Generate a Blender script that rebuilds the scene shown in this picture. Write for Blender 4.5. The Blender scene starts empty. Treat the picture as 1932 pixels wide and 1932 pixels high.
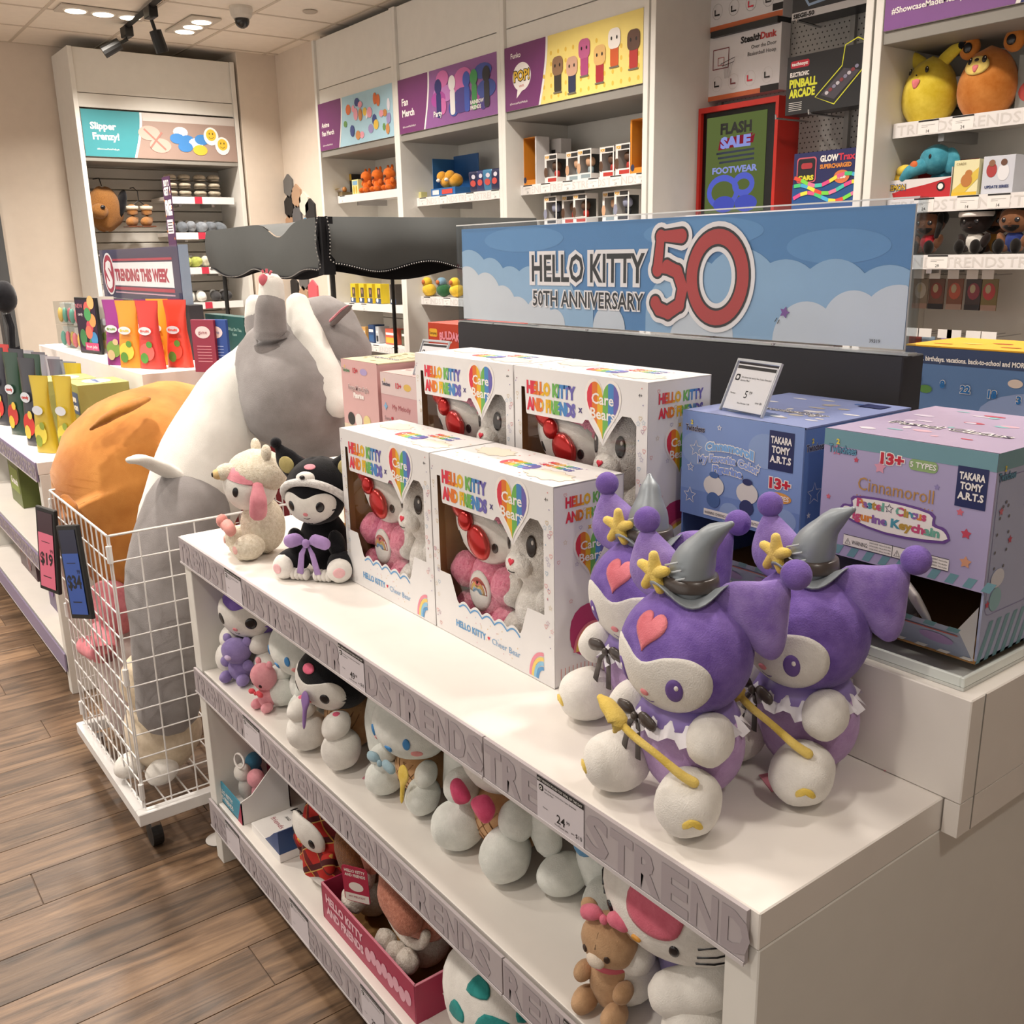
import bpy, math, random
from mathutils import Vector, Matrix, Euler
random.seed(7)
PI = math.pi
scn = bpy.context.scene
COL = scn.collection

# ------------------------------------------------------------------ camera
# the room: X runs to the right wall, Y down the length of the shop, Z up (metres)
F = Vector((0.57597975, 0.77471877, -0.26087958)); F.normalize()
RT = Vector((0.79920774, -0.60073977, -0.01946071)); RT.normalize()
UP = RT.cross(F); UP.normalize()
FPX = 1803.05
CAM = Vector((0, 0, 1.55))
cd = bpy.data.cameras.new('camera'); cam = bpy.data.objects.new('camera', cd); COL.objects.link(cam)
cam.matrix_world = Matrix(((RT.x, UP.x, -F.x, CAM.x), (RT.y, UP.y, -F.y, CAM.y), (RT.z, UP.z, -F.z, CAM.z), (0, 0, 0, 1)))
cd.sensor_width = 36; cd.lens = FPX / 1932 * 36; cd.clip_start = .05; cd.clip_end = 60
scn.camera = cam
vs = scn.view_settings
vs.view_transform = 'Standard'; vs.look = 'None'; vs.gamma = 1; vs.use_curve_mapping = False
vs.exposure = 0.0
# ------------------------------------------------------------------ world: soft light of the mall beyond the open shop front
w = bpy.data.worlds.new('world'); scn.world = w; w.use_nodes = True
w.node_tree.nodes['Background'].inputs[0].default_value = (1.0, .93, .85, 1)
w.node_tree.nodes['Background'].inputs[1].default_value = .95

def lin(c):
    if isinstance(c, str):
        c = c.lstrip('#'); c = tuple(int(c[i:i+2], 16) for i in (0, 2, 4))
    return tuple(((v/255)/12.92 if v/255 <= .04045 else ((v/255+.055)/1.055)**2.4) for v in c) + (1,)

CEIL = 3.2
def area_lamp(x, y, z, size, power, col=(1, .91, .81), aim=None):
    l = bpy.data.lights.new('downlight_or_fill', 'AREA'); l.shape = 'DISK'; l.size = size; l.energy = power; l.color = col
    l.spread = math.radians(130)
    o = bpy.data.objects.new('downlight_or_fill', l); COL.objects.link(o); o.location = (x, y, z)
    if aim: o.rotation_euler = (Vector(aim)-Vector((x, y, z))).to_track_quat('-Z', 'Y').to_euler()
    return o
# recessed ceiling lamps; the last pair are fill lights added for the near end
LAMPS = [(-.7, .9), (-.6, 2.6), (-.6, 4.2), (-.6, 6.0), (.5, 2.0), (.7, 3.6), (1.0, 5.2), (.9, 6.8), (2.6, .9), (2.6, 2.5), (2.6, 4.1), (2.6, 5.8), (2.1, 7.4), (2.74, 7.43), (.5, -.7), (1.75, .6)]
for (x, y) in LAMPS:
    area_lamp(x, y, CEIL-.03, .2, 9 if y < 1 and x > 0 and x < 2 else 10 if y < 3 and 0 < x < 2 else 15 if y < 3.5 and x < 0 else 30 if y < 3.5 else 30 if y > 7 else 42)
# ------------------------------------------------------------------ helpers: pixels of the photograph to points of the room (used to measure positions)
def ray(px, py): return F + RT*((px-966)/FPX) - UP*((py-966)/FPX)
def onX(px, py, X): d = ray(px, py); return CAM + d*((X-CAM.x)/d.x)
def onY(px, py, Y): d = ray(px, py); return CAM + d*((Y-CAM.y)/d.y)
def onZ(px, py, Z): d = ray(px, py); return CAM + d*((Z-CAM.z)/d.z)
def far(px, py, D): return CAM + ray(px, py)*D
# ------------------------------------------------------------------ materials
MC = {}
def nt(name):
    m = bpy.data.materials.new(name); m.use_nodes = True
    return m, m.node_tree.nodes, m.node_tree.links, m.node_tree.nodes['Principled BSDF']
def plain(c, rough=.5, spec=.5, metal=0., emit=0.):
    k = ('p', str(c), rough, spec, metal, emit)
    if k in MC: return MC[k]
    m, N, L, b = nt('paint_%d' % len(MC))
    tc = N.new('ShaderNodeTexCoord'); nz = N.new('ShaderNodeTexNoise'); nz.inputs['Scale'].default_value = 14; nz.inputs['Detail'].default_value = 3
    L.new(tc.outputs['Object'], nz.inputs['Vector'])
    mx = N.new('ShaderNodeMix'); mx.data_type = 'RGBA'; a = lin(c)
    mx.inputs['A'].default_value = tuple(v*.95 for v in a[:3])+(1,); mx.inputs['B'].default_value = tuple(min(1, v*1.04) for v in a[:3])+(1,)
    L.new(nz.outputs['Fac'], mx.inputs['Factor']); L.new(mx.outputs['Result'], b.inputs['Base Color'])
    b.inputs['Roughness'].default_value = rough; b.inputs['Specular IOR Level'].default_value = spec; b.inputs['Metallic'].default_value = metal
    if emit:
        b.inputs['Emission Color'].default_value = a; b.inputs['Emission Strength'].default_value = emit
    MC[k] = m; return m
def plush(c, c2=None, scale=28, bump=.35):
    k = ('f', str(c), str(c2), scale)
    if k in MC: return MC[k]
    m, N, L, b = nt('plush_%d' % len(MC))
    a = lin(c); a2 = lin(c2) if c2 else tuple(min(1, v*1.25+.004) for v in a[:3])+(1,)
    tc = N.new('ShaderNodeTexCoord'); nz = N.new('ShaderNodeTexNoise'); nz.inputs['Scale'].default_value = scale; nz.inputs['Detail'].default_value = 4; nz.inputs['Roughness'].default_value = .6
    L.new(tc.outputs['Object'], nz.inputs['Vector'])
    r = N.new('ShaderNodeValToRGB'); r.color_ramp.elements[0].position = .35; r.color_ramp.elements[1].position = .68
    r.color_ramp.elements[0].color = tuple(v*.88 for v in a[:3])+(1,); r.color_ramp.elements[1].color = a2
    L.new(nz.outputs['Fac'], r.inputs['Fac']); L.new(r.outputs['Color'], b.inputs['Base Color'])
    n2 = N.new('ShaderNodeTexNoise'); n2.inputs['Scale'].default_value = 520; n2.inputs['Detail'].default_value = 2; L.new(tc.outputs['Object'], n2.inputs['Vector'])
    bp = N.new('ShaderNodeBump'); bp.inputs['Strength'].default_value = bump; bp.inputs['Distance'].default_value = .003
    ad = N.new('ShaderNodeMath'); ad.operation = 'ADD'; L.new(n2.outputs['Fac'], ad.inputs[0]); L.new(nz.outputs['Fac'], ad.inputs[1])
    L.new(ad.outputs[0], bp.inputs['Height']); L.new(bp.outputs['Normal'], b.inputs['Normal'])
    b.inputs['Roughness'].default_value = .95; b.inputs['Specular IOR Level'].default_value = .15
    b.inputs['Sheen Weight'].default_value = .18; b.inputs['Sheen Roughness'].default_value = .5
    MC[k] = m; return m
def fleece(c, c2=None): return plush(c, c2, 160, .9)
def acrylic(tint=(.97, .98, 1), gl=.05):
    k = ('a', tint, gl)
    if k in MC: return MC[k]
    m = bpy.data.materials.new('clear_acrylic_%d' % len(MC)); m.use_nodes = True; N = m.node_tree.nodes; L = m.node_tree.links; N.clear()
    o = N.new('ShaderNodeOutputMaterial'); t = N.new('ShaderNodeBsdfTransparent'); t.inputs[0].default_value = tint+(1,)
    g = N.new('ShaderNodeBsdfGlossy'); g.inputs['Roughness'].default_value = .03
    fr = N.new('ShaderNodeFresnel'); fr.inputs['IOR'].default_value = 1.45
    ge = N.new('ShaderNodeNewGeometry'); iv = N.new('ShaderNodeMath'); iv.operation = 'SUBTRACT'; iv.inputs[0].default_value = 1; L.new(ge.outputs['Backfacing'], iv.inputs[1])
    mu = N.new('ShaderNodeMath'); mu.operation = 'MULTIPLY'; L.new(fr.outputs[0], mu.inputs[0]); L.new(iv.outputs[0], mu.inputs[1])
    mx = N.new('ShaderNodeMixShader'); L.new(mu.outputs[0], mx.inputs[0]); L.new(t.outputs[0], mx.inputs[1]); L.new(g.outputs[0], mx.inputs[2]); L.new(mx.outputs[0], o.inputs[0])
    MC[k] = m; return m
def emis(c, s):
    k = ('e', str(c), s)
    if k in MC: return MC[k]
    m = bpy.data.materials.new('glow_%d' % len(MC)); m.use_nodes = True; N = m.node_tree.nodes; L = m.node_tree.links; N.clear()
    o = N.new('ShaderNodeOutputMaterial'); e = N.new('ShaderNodeEmission'); e.inputs[0].default_value = lin(c); e.inputs[1].default_value = s; L.new(e.outputs[0], o.inputs[0])
    MC[k] = m; return m
def wood():
    m, N, L, b = nt('oak_plank')
    tc = N.new('ShaderNodeTexCoord'); oi = N.new('ShaderNodeObjectInfo'); mp = N.new('ShaderNodeMapping'); mp.inputs['Scale'].default_value = (1.1, 9, 1)
    cb = N.new('ShaderNodeVectorMath'); cb.operation = 'ADD'; ml = N.new('ShaderNodeVectorMath'); ml.operation = 'SCALE'; ml.inputs['Scale'].default_value = 37
    cx = N.new('ShaderNodeCombineXYZ'); L.new(oi.outputs['Random'], cx.inputs[0]); L.new(oi.outputs['Random'], cx.inputs[1]); L.new(cx.outputs[0], ml.inputs[0])
    L.new(tc.outputs['Object'], mp.inputs['Vector']); L.new(mp.outputs[0], cb.inputs[0]); L.new(ml.outputs[0], cb.inputs[1])
    n1 = N.new('ShaderNodeTexNoise'); n1.inputs['Scale'].default_value = 2.6; n1.inputs['Detail'].default_value = 7; n1.inputs['Roughness'].default_value = .62; n1.inputs['Distortion'].default_value = .9
    L.new(cb.outputs[0], n1.inputs['Vector'])
    mp2 = N.new('ShaderNodeMapping'); mp2.inputs['Scale'].default_value = (3, 90, 1); L.new(tc.outputs['Object'], mp2.inputs['Vector'])
    n2 = N.new('ShaderNodeTexNoise'); n2.inputs['Scale'].default_value = 1.5; n2.inputs['Detail'].default_value = 4; L.new(mp2.outputs[0], n2.inputs['Vector'])
    r = N.new('ShaderNodeValToRGB'); e = r.color_ramp.elements; e[0].position = .34; e[1].position = .72; e[0].color = lin('#493a2d'); e[1].color = lin('#8f765d')
    x = r.color_ramp.elements.new(.5); x.color = lin('#6e5845')
    L.new(n1.outputs['Fac'], r.inputs['Fac'])
    mx = N.new('ShaderNodeMix'); mx.data_type = 'RGBA'; mx.blend_type = 'MULTIPLY'; mx.inputs['Factor'].default_value = .55
    r2 = N.new('ShaderNodeValToRGB'); r2.color_ramp.elements[0].color = (.5, .48, .46, 1); r2.color_ramp.elements[1].color = (1.2, 1.2, 1.2, 1); L.new(n2.outputs['Fac'], r2.inputs['Fac'])
    L.new(r.outputs['Color'], mx.inputs['A']); L.new(r2.outputs['Color'], mx.inputs['B'])
    m3 = N.new('ShaderNodeMix'); m3.data_type = 'RGBA'; m3.blend_type = 'MULTIPLY'; m3.inputs['Factor'].default_value = 1
    r3 = N.new('ShaderNodeValToRGB'); r3.color_ramp.elements[0].color = (.62, .6, .58, 1); r3.color_ramp.elements[1].color = (1.22, 1.17, 1.1, 1); L.new(oi.outputs['Random'], r3.inputs['Fac'])
    L.new(mx.outputs['Result'], m3.inputs['A']); L.new(r3.outputs['Color'], m3.inputs['B']); L.new(m3.outputs['Result'], b.inputs['Base Color'])
    b.inputs['Roughness'].default_value = .42
    bp = N.new('ShaderNodeBump'); bp.inputs['Strength'].default_value = .25; bp.inputs['Distance'].default_value = .002; L.new(n2.outputs['Fac'], bp.inputs['Height']); L.new(bp.outputs[0], b.inputs['Normal'])
    return m
def plaid():
    m, N, L, b = nt('red_tartan')
    tc = N.new('ShaderNodeTexCoord'); mp = N.new('ShaderNodeMapping'); mp.inputs['Rotation'].default_value = (.5, .6, .3); L.new(tc.outputs['Object'], mp.inputs['Vector'])
    sep = N.new('ShaderNodeSeparateXYZ'); L.new(mp.outputs[0], sep.inputs[0])
    def stripes(sock, freq, lo):
        a = N.new('ShaderNodeMath'); a.operation = 'MULTIPLY'; a.inputs[1].default_value = freq; L.new(sock, a.inputs[0])
        f = N.new('ShaderNodeMath'); f.operation = 'FRACT'; L.new(a.outputs[0], f.inputs[0])
        c = N.new('ShaderNodeMath'); c.operation = 'LESS_THAN'; c.inputs[1].default_value = lo; L.new(f.outputs[0], c.inputs[0]); return c.outputs[0]
    def mixc(prev, fac, col):
        x = N.new('ShaderNodeMix'); x.data_type = 'RGBA'; L.new(fac, x.inputs['Factor']); x.inputs['B'].default_value = lin(col)
        if isinstance(prev, str): x.inputs['A'].default_value = lin(prev)
        else: L.new(prev, x.inputs['A'])
        return x.outputs['Result']
    c = mixc('#b3261f', stripes(sep.outputs[0], 22, .38), '#6d1a1c'); c = mixc(c, stripes(sep.outputs[2], 22, .3), '#4d1519')
    c = mixc(c, stripes(sep.outputs[0], 22, .05), '#b98a3e'); c = mixc(c, stripes(sep.outputs[2], 22, .05), '#c29a55')
    L.new(c, b.inputs['Base Color']); b.inputs['Roughness'].default_value = .9
    return m
WHITE = plain('#e9e4de', .38, .4); WALL = plain('#ded2c4', .85, .2); WALL2 = plain('#d9cfc2', .85, .2)
PANEL = plain('#e2e0da', .45, .4); GREYP = plain('#b9bab6', .5, .3); GREYL = plain('#8f8c86', .5, .3)
BLACK = plain('#141414', .5); DARK = plain('#35353a', .6, .3); STRIP = plain('#b2aaad', .45, .3); LET1 = plain('#a39a9f', .5); LET2 = plain('#c5bec1', .5)
STRIPW = plain('#e6e3e2', .45, .3); LETW = plain('#d3cfcc', .5)
PAPER = plain('#ece9e6', .6); INK = plain('#1b1a1c', .6); CHROME = plain('#b8b8ba', .25, .5, .9); WIRE = plain('#e6e5e4', .35, .5)
CARD = plain('#9a7448', .85, .1); ACR = acrylic()
OAK = wood(); TARTAN = plaid()

# ------------------------------------------------------------------ mesh builder
def frame(o, u, v):
    u = Vector(u); v = Vector(v); n = u.cross(v)
    return Matrix(((u.x, v.x, n.x, o[0]), (u.y, v.y, n.y, o[1]), (u.z, v.z, n.z, o[2]), (0, 0, 0, 1)))
class MB:
    def __init__(s): s.v = []; s.f = []; s.m = []; s.mats = []
    def mi(s, m):
        if m not in s.mats: s.mats.append(m)
        return s.mats.index(m)
    def add(s, vs_, fs, mat=None, M=None):
        k = len(s.v); i = s.mi(mat) if mat else 0
        if M is not None: vs_ = [M @ Vector(p) for p in vs_]
        s.v += [tuple(p) for p in vs_]; s.f += [tuple(a+k for a in f) for f in fs]; s.m += [i]*len(fs); return s
    def box(s, x0, x1, y0, y1, z0, z1, mat=None, b=0, M=None):
        if not b:
            v = [(x0, y0, z0), (x1, y0, z0), (x1, y1, z0), (x0, y1, z0), (x0, y0, z1), (x1, y0, z1), (x1, y1, z1), (x0, y1, z1)]
            return s.add(v, [(0, 3, 2, 1), (4, 5, 6, 7), (0, 1, 5, 4), (1, 2, 6, 5), (2, 3, 7, 6), (3, 0, 4, 7)], mat, M)
        v = []; f = []
        cx, cy, cz = (x0+x1)/2, (y0+y1)/2, (z0+z1)/2; hx, hy, hz = (x1-x0)/2, (y1-y0)/2, (z1-z0)/2
        idx = {}
        for sx in (-1, 1):
            for sy in (-1, 1):
                for sz in (-1, 1):
                    for a in range(3):
                        h = [hx-b, hy-b, hz-b]; h[a] += b
                        idx[(sx, sy, sz, a)] = len(v); v.append((cx+sx*h[0], cy+sy*h[1], cz+sz*h[2]))
        def q(a, *k): f.append(tuple(idx[(c[0], c[1], c[2], a)] for c in k))
        for sg in (-1, 1):
            o = 1 if sg > 0 else -1
            a = [(sg, -1, -1), (sg, 1, -1), (sg, 1, 1), (sg, -1, 1)][::o]; q(0, *a)
            a = [(-1, sg, -1), (-1, sg, 1), (1, sg, 1), (1, sg, -1)][::o]; q(1, *a)
            a = [(-1, -1, sg), (1, -1, sg), (1, 1, sg), (-1, 1, sg)][::o]; q(2, *a)
        for s1 in (-1, 1):
            for s2 in (-1, 1):
                o = s1*s2
                a = [idx[(s1, s2, -1, 0)], idx[(s1, s2, -1, 1)], idx[(s1, s2, 1, 1)], idx[(s1, s2, 1, 0)]]; f.append(tuple(a if o > 0 else a[::-1]))
                a = [idx[(s1, -1, s2, 2)], idx[(s1, 1, s2, 2)], idx[(s1, 1, s2, 0)], idx[(s1, -1, s2, 0)]]; f.append(tuple(a if o < 0 else a[::-1]))
                a = [idx[(-1, s1, s2, 1)], idx[(1, s1, s2, 1)], idx[(1, s1, s2, 2)], idx[(-1, s1, s2, 2)]]; f.append(tuple(a if o < 0 else a[::-1]))
                for s3 in (-1, 1):
                    a = [idx[(s1, s2, s3, 0)], idx[(s1, s2, s3, 1)], idx[(s1, s2, s3, 2)]]; f.append(tuple(a if s1*s2*s3 > 0 else a[::-1]))
        return s.add(v, f, mat, M)
    def ell(s, c, r, rot=(0, 0, 0), mat=None, n=20, m=12, wob=0, seed=0, e=1.0):
        R = Euler([math.radians(a) for a in rot]).to_matrix(); v = []; f = []
        if isinstance(r, (int, float)): r = (r, r, r)
        def pw(x): return math.copysign(abs(x)**e, x)
        for i in range(m+1):
            t = PI*i/m
            for j in range(n):
                p = 2*PI*j/n
                d = Vector((pw(math.sin(t))*pw(math.cos(p)), pw(math.sin(t))*pw(math.sin(p)), pw(math.cos(t))))
                k = 1 + wob*math.sin(3*p+seed)*math.sin(4*t+seed*2) + wob*.6*math.sin(5*p-seed)*math.cos(3*t)
                q = R @ Vector((d.x*r[0]*k, d.y*r[1]*k, d.z*r[2]*k)); v.append((c[0]+q.x, c[1]+q.y, c[2]+q.z))
                if i in (0, m): break
        # indices
        def id(i, j): return 0 if i == 0 else (1+(m-1)*n if i == m else 1+(i-1)*n+j % n)
        for i in range(m):
            for j in range(n):
                a, b_, c_, d_ = id(i, j), id(i+1, j), id(i+1, j+1), id(i, j+1)
                if i == 0: f.append((a, b_, c_))
                elif i == m-1: f.append((a, b_, d_))
                else: f.append((a, b_, c_, d_))
        return s.add(v, f, mat)
    def tube(s, pts, rad, mat=None, n=8, flat=1., cap=True, up=None):
        pts = [Vector(p) for p in pts]
        if isinstance(rad, (int, float)): rad = [rad]*len(pts)
        v = []; f = []; K = len(pts)
        ref = Vector(up) if up else Vector((0, 0, 1))
        for i, p in enumerate(pts):
            t = (pts[min(i+1, K-1)]-pts[max(i-1, 0)]).normalized()
            a = t.cross(ref)
            if a.length < 1e-3: a = t.cross(Vector((1, 0, 0)))
            a.normalize(); b = a.cross(t).normalized()
            for j in range(n):
                q = 2*PI*j/n; v.append(p + a*math.cos(q)*rad[i] + b*math.sin(q)*rad[i]*flat)
        for i in range(K-1):
            for j in range(n):
                f.append((i*n+j, i*n+(j+1) % n, (i+1)*n+(j+1) % n, (i+1)*n+j))
        if cap: f.append(tuple(range(n))[::-1]); f.append(tuple((K-1)*n+j for j in range(n)))
        return s.add(v, f, mat)
    def horn(s, pts, rad, mat=None, n=16, flat=1., up=None, sub=4):
        """smooth fat tube through pts with a rounded start and end"""
        P = [Vector(p) for p in pts]; P2 = []; R2 = []
        K = len(P)
        for i in range(K-1):
            p0 = P[max(i-1, 0)]; p1 = P[i]; p2 = P[i+1]; p3 = P[min(i+2, K-1)]
            for k in range(sub):
                t = k/sub
                P2.append(.5*((2*p1)+(p2-p0)*t+(2*p0-5*p1+4*p2-p3)*t*t+(3*p1-p0-3*p2+p3)*t**3)); u_ = t*t*(3-2*t); R2.append(rad[i]*(1-u_)+rad[i+1]*u_)
        P2.append(P[-1]); R2.append(rad[-1])
        a = (P2[0]-P2[1]).normalized(); b = (P2[-1]-P2[-2]).normalized()
        S = []; SR = []
        for q in (0, .35, .7): S.append(P2[0]+a*R2[0]*math.cos(q*PI/2)); SR.append(max(R2[0]*math.sin(q*PI/2), 1e-4))
        E = []; ER = []
        for q in (.7, .35, 0): E.append(P2[-1]+b*R2[-1]*math.cos(q*PI/2)); ER.append(max(R2[-1]*math.sin(q*PI/2), 1e-4))
        return s.tube(S+P2+E, SR+R2+ER, mat, n, flat, True, up)
    def lathe(s, prof, mat=None, n=20, c=(0, 0, 0), M=None):
        v = []; f = []
        for (r, z) in prof:
            for j in range(n): v.append((c[0]+r*math.cos(2*PI*j/n), c[1]+r*math.sin(2*PI*j/n), c[2]+z))
        for i in range(len(prof)-1):
            for j in range(n): f.append((i*n+j, i*n+(j+1) % n, (i+1)*n+(j+1) % n, (i+1)*n+j))
        f.append(tuple(range(n))[::-1]); f.append(tuple((len(prof)-1)*n+j for j in range(n)))
        return s.add(v, f, mat, M)
    def prism(s, pts, d, M, mat=None):
        """outline in the frame's u,v plane from n=0 to n=-d"""
        k = len(pts); v = [(p[0], p[1], 0) for p in pts]+[(p[0], p[1], -d) for p in pts]
        ar = sum(pts[i][0]*pts[(i+1) % k][1]-pts[(i+1) % k][0]*pts[i][1] for i in range(k))
        o = list(range(k)) if ar > 0 else list(range(k))[::-1]
        f = [tuple(o), tuple(a+k for a in o[::-1])]+[(o[i], o[i]+k, o[(i+1) % k]+k, o[(i+1) % k]) for i in range(k)]
        return s.add(v, f, mat, M)
    def sheet(s, g, mat=None, closed=False):
        """grid of points g[i][j]"""
        a = len(g); b = len(g[0]); v = [p for r in g for p in r]; f = []
        for i in range(a-1):
            for j in range(b-(0 if closed else 1)): f.append((i*b+j, i*b+(j+1) % b, (i+1)*b+(j+1) % b, (i+1)*b+j))
        return s.add(v, f, mat)
    def patch(s, c, r, outl, rot=(0, 0, 0), off=.02, mat=None, rings=5):
        """piece of cloth laid on the ellipsoid (c,r); outline in degrees (to the side, up) with 0,0 at its front"""
        R = Euler([math.radians(a) for a in rot]).to_matrix()
        if isinstance(r, (int, float)): r = (r, r, r)
        ca = sum(p[0] for p in outl)/len(outl); ce = sum(p[1] for p in outl)/len(outl); v = []; f = []; n = len(outl)
        def P(a, e, k):
            a = math.radians(a); e = math.radians(e)
            q = R @ Vector((r[0]*math.sin(a)*math.cos(e)*k, -r[1]*math.cos(a)*math.cos(e)*k, r[2]*math.sin(e)*k)); return (c[0]+q.x, c[1]+q.y, c[2]+q.z)
        v.append(P(ca, ce, 1+off))
        for i in range(1, rings+1):
            t = i/rings
            for (a, e) in outl: v.append(P(ca+(a-ca)*t, ce+(e-ce)*t, 1+off*(1 if i < rings else .75)))
        for (a, e) in outl: v.append(P(a, e, 1-.015))
        for j in range(n): f.append((0, 1+j, 1+(j+1) % n))
        for i in range(rings):
            for j in range(n): f.append((1+i*n+j, 1+(i+1)*n+j, 1+(i+1)*n+(j+1) % n, 1+i*n+(j+1) % n))
        return s.add(v, f, mat)
    def pillow(s, outl, th, M, mat=None, pw=2.4):
        cx = sum(p[0] for p in outl)/len(outl); cy = sum(p[1] for p in outl)/len(outl); n = len(outl); T = (1, .95, .85, .68, .45, .22); v = []; f = []
        for sg in (1, -1):
            for i, t in enumerate(T):
                if sg < 0 and i == 0: continue
                for p in outl: v.append((cx+(p[0]-cx)*t, cy+(p[1]-cy)*t, sg*th*math.sqrt(max(0, 1-t**pw))))
            v.append((cx, cy, sg*th))
        r = lambda sg, i, j: (i*n+j % n) if (sg > 0 or i == 0) else (6*n+1+(i-1)*n+j % n)
        for sg in (1, -1):
            for i in range(5):
                for j in range(n):
                    q = (r(sg, i, j), r(sg, i, j+1), r(sg, i+1, j+1), r(sg, i+1, j)); f.append(q if sg > 0 else q[::-1])
            c = 6*n if sg > 0 else 6*n+1+5*n
            for j in range(n): q = (r(sg, 5, j), r(sg, 5, j+1), c); f.append(q if sg > 0 else q[::-1])
        return s.add(v, f, mat, M)
    def build(s, name, mat=None, parent=None, smooth=False, loc=None):
        me = bpy.data.meshes.new(name); me.from_pydata(s.v, [], s.f)
        ms = s.mats or ([mat] if mat else [WHITE])
        for m in ms: me.materials.append(m)
        if len(ms) > 1: me.polygons.foreach_set('material_index', s.m)
        if smooth: me.polygons.foreach_set('use_smooth', [True]*len(s.f))
        me.update()
        o = bpy.data.objects.new(name, me); COL.objects.link(o)
        if parent: o.parent = parent
        if loc: o.location = loc
        return o
def bx(*a, **k): return MB().box(*a, **k)

# ------------------------------------------------------------------ things
def tag(o, label=None, cat=None, group=None, kind=None):
    if label: o['label'] = label
    if cat: o['category'] = cat
    if group: o['group'] = group
    if kind: o['kind'] = kind
    return o
def thing(name, label, cat, loc=(0, 0, 0), rz=0, group=None, rot=None, sc=1.0):
    o = bpy.data.objects.new(name, None); COL.objects.link(o); o.empty_display_size = .05
    o.location = loc; o.rotation_euler = rot or (0, 0, math.radians(rz)); o.scale = (sc, sc, sc)
    return tag(o, label, cat, group)
KIDS = {}
def dup(root, loc, rz=None, label=None, group=None, sc=None, **k):
    def cp(o, par=None):
        c = o.copy(); COL.objects.link(c)
        if par: c.parent = par
        for ch in list(o.children): cp(ch, c)
        return c
    r = cp(root); r.location = loc
    if rz is not None: r.rotation_euler = (0, 0, math.radians(rz))
    if sc: r.scale = (sc, sc, sc)
    if label: r['label'] = label
    if group: r['group'] = group
    return r
def struct(name, mb, mat=None): o = mb.build(name, mat); o['kind'] = 'structure'; return o

# ------------------------------------------------------------------ flat print
TXT = {}
def glyphs(t, bold):
    k = (t, bold)
    if k not in TXT:
        c = bpy.data.curves.new('t', 'FONT'); c.body = t; c.size = 1; c.offset = bold; c.resolution_u = 2; c.fill_mode = 'FRONT'
        o = bpy.data.objects.new('t', c); me = bpy.data.meshes.new_from_object(o)
        v = [(p.co.x, p.co.y) for p in me.vertices]; f = [tuple(p.vertices) for p in me.polygons]
        bpy.data.objects.remove(o); bpy.data.curves.remove(c); bpy.data.meshes.remove(me)
        if v:
            x0 = min(p[0] for p in v); x1 = max(p[0] for p in v)
        else: x0 = x1 = 0
        TXT[k] = ([(p[0]-x0, p[1]) for p in v], f, max(x1-x0, 1e-3))
    return TXT[k]
def oval(cx, cy, rx, ry, n=24, a0=0): return [(cx+rx*math.cos(2*PI*i/n+a0), cy+ry*math.sin(2*PI*i/n+a0)) for i in range(n)]
def heart(cx, cy, w, h, n=32):
    o = []
    for i in range(n):
        t = 2*PI*i/n; x = 16*math.sin(t)**3; y = 13*math.cos(t)-5*math.cos(2*t)-2*math.cos(3*t)-math.cos(4*t); o.append((cx-x/32*w, cy+(y+2.5)/29*h))
    return o
def star(cx, cy, r, k=5, q=.45, a0=0): return [(cx+(r if i % 2 == 0 else r*q)*math.sin(a0-PI*i/k), cy+(r if i % 2 == 0 else r*q)*math.cos(a0-PI*i/k)) for i in range(2*k)]
def rrect(x0, y0, x1, y1, r, n=4):
    o = []
    for (cx, cy, a) in ((x1-r, y0+r, -90), (x1-r, y1-r, 0), (x0+r, y1-r, 90), (x0+r, y0+r, 180)):
        for i in range(n+1): t = math.radians(a+90*i/n); o.append((cx+r*math.cos(t), cy+r*math.sin(t)))
    return o
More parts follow.
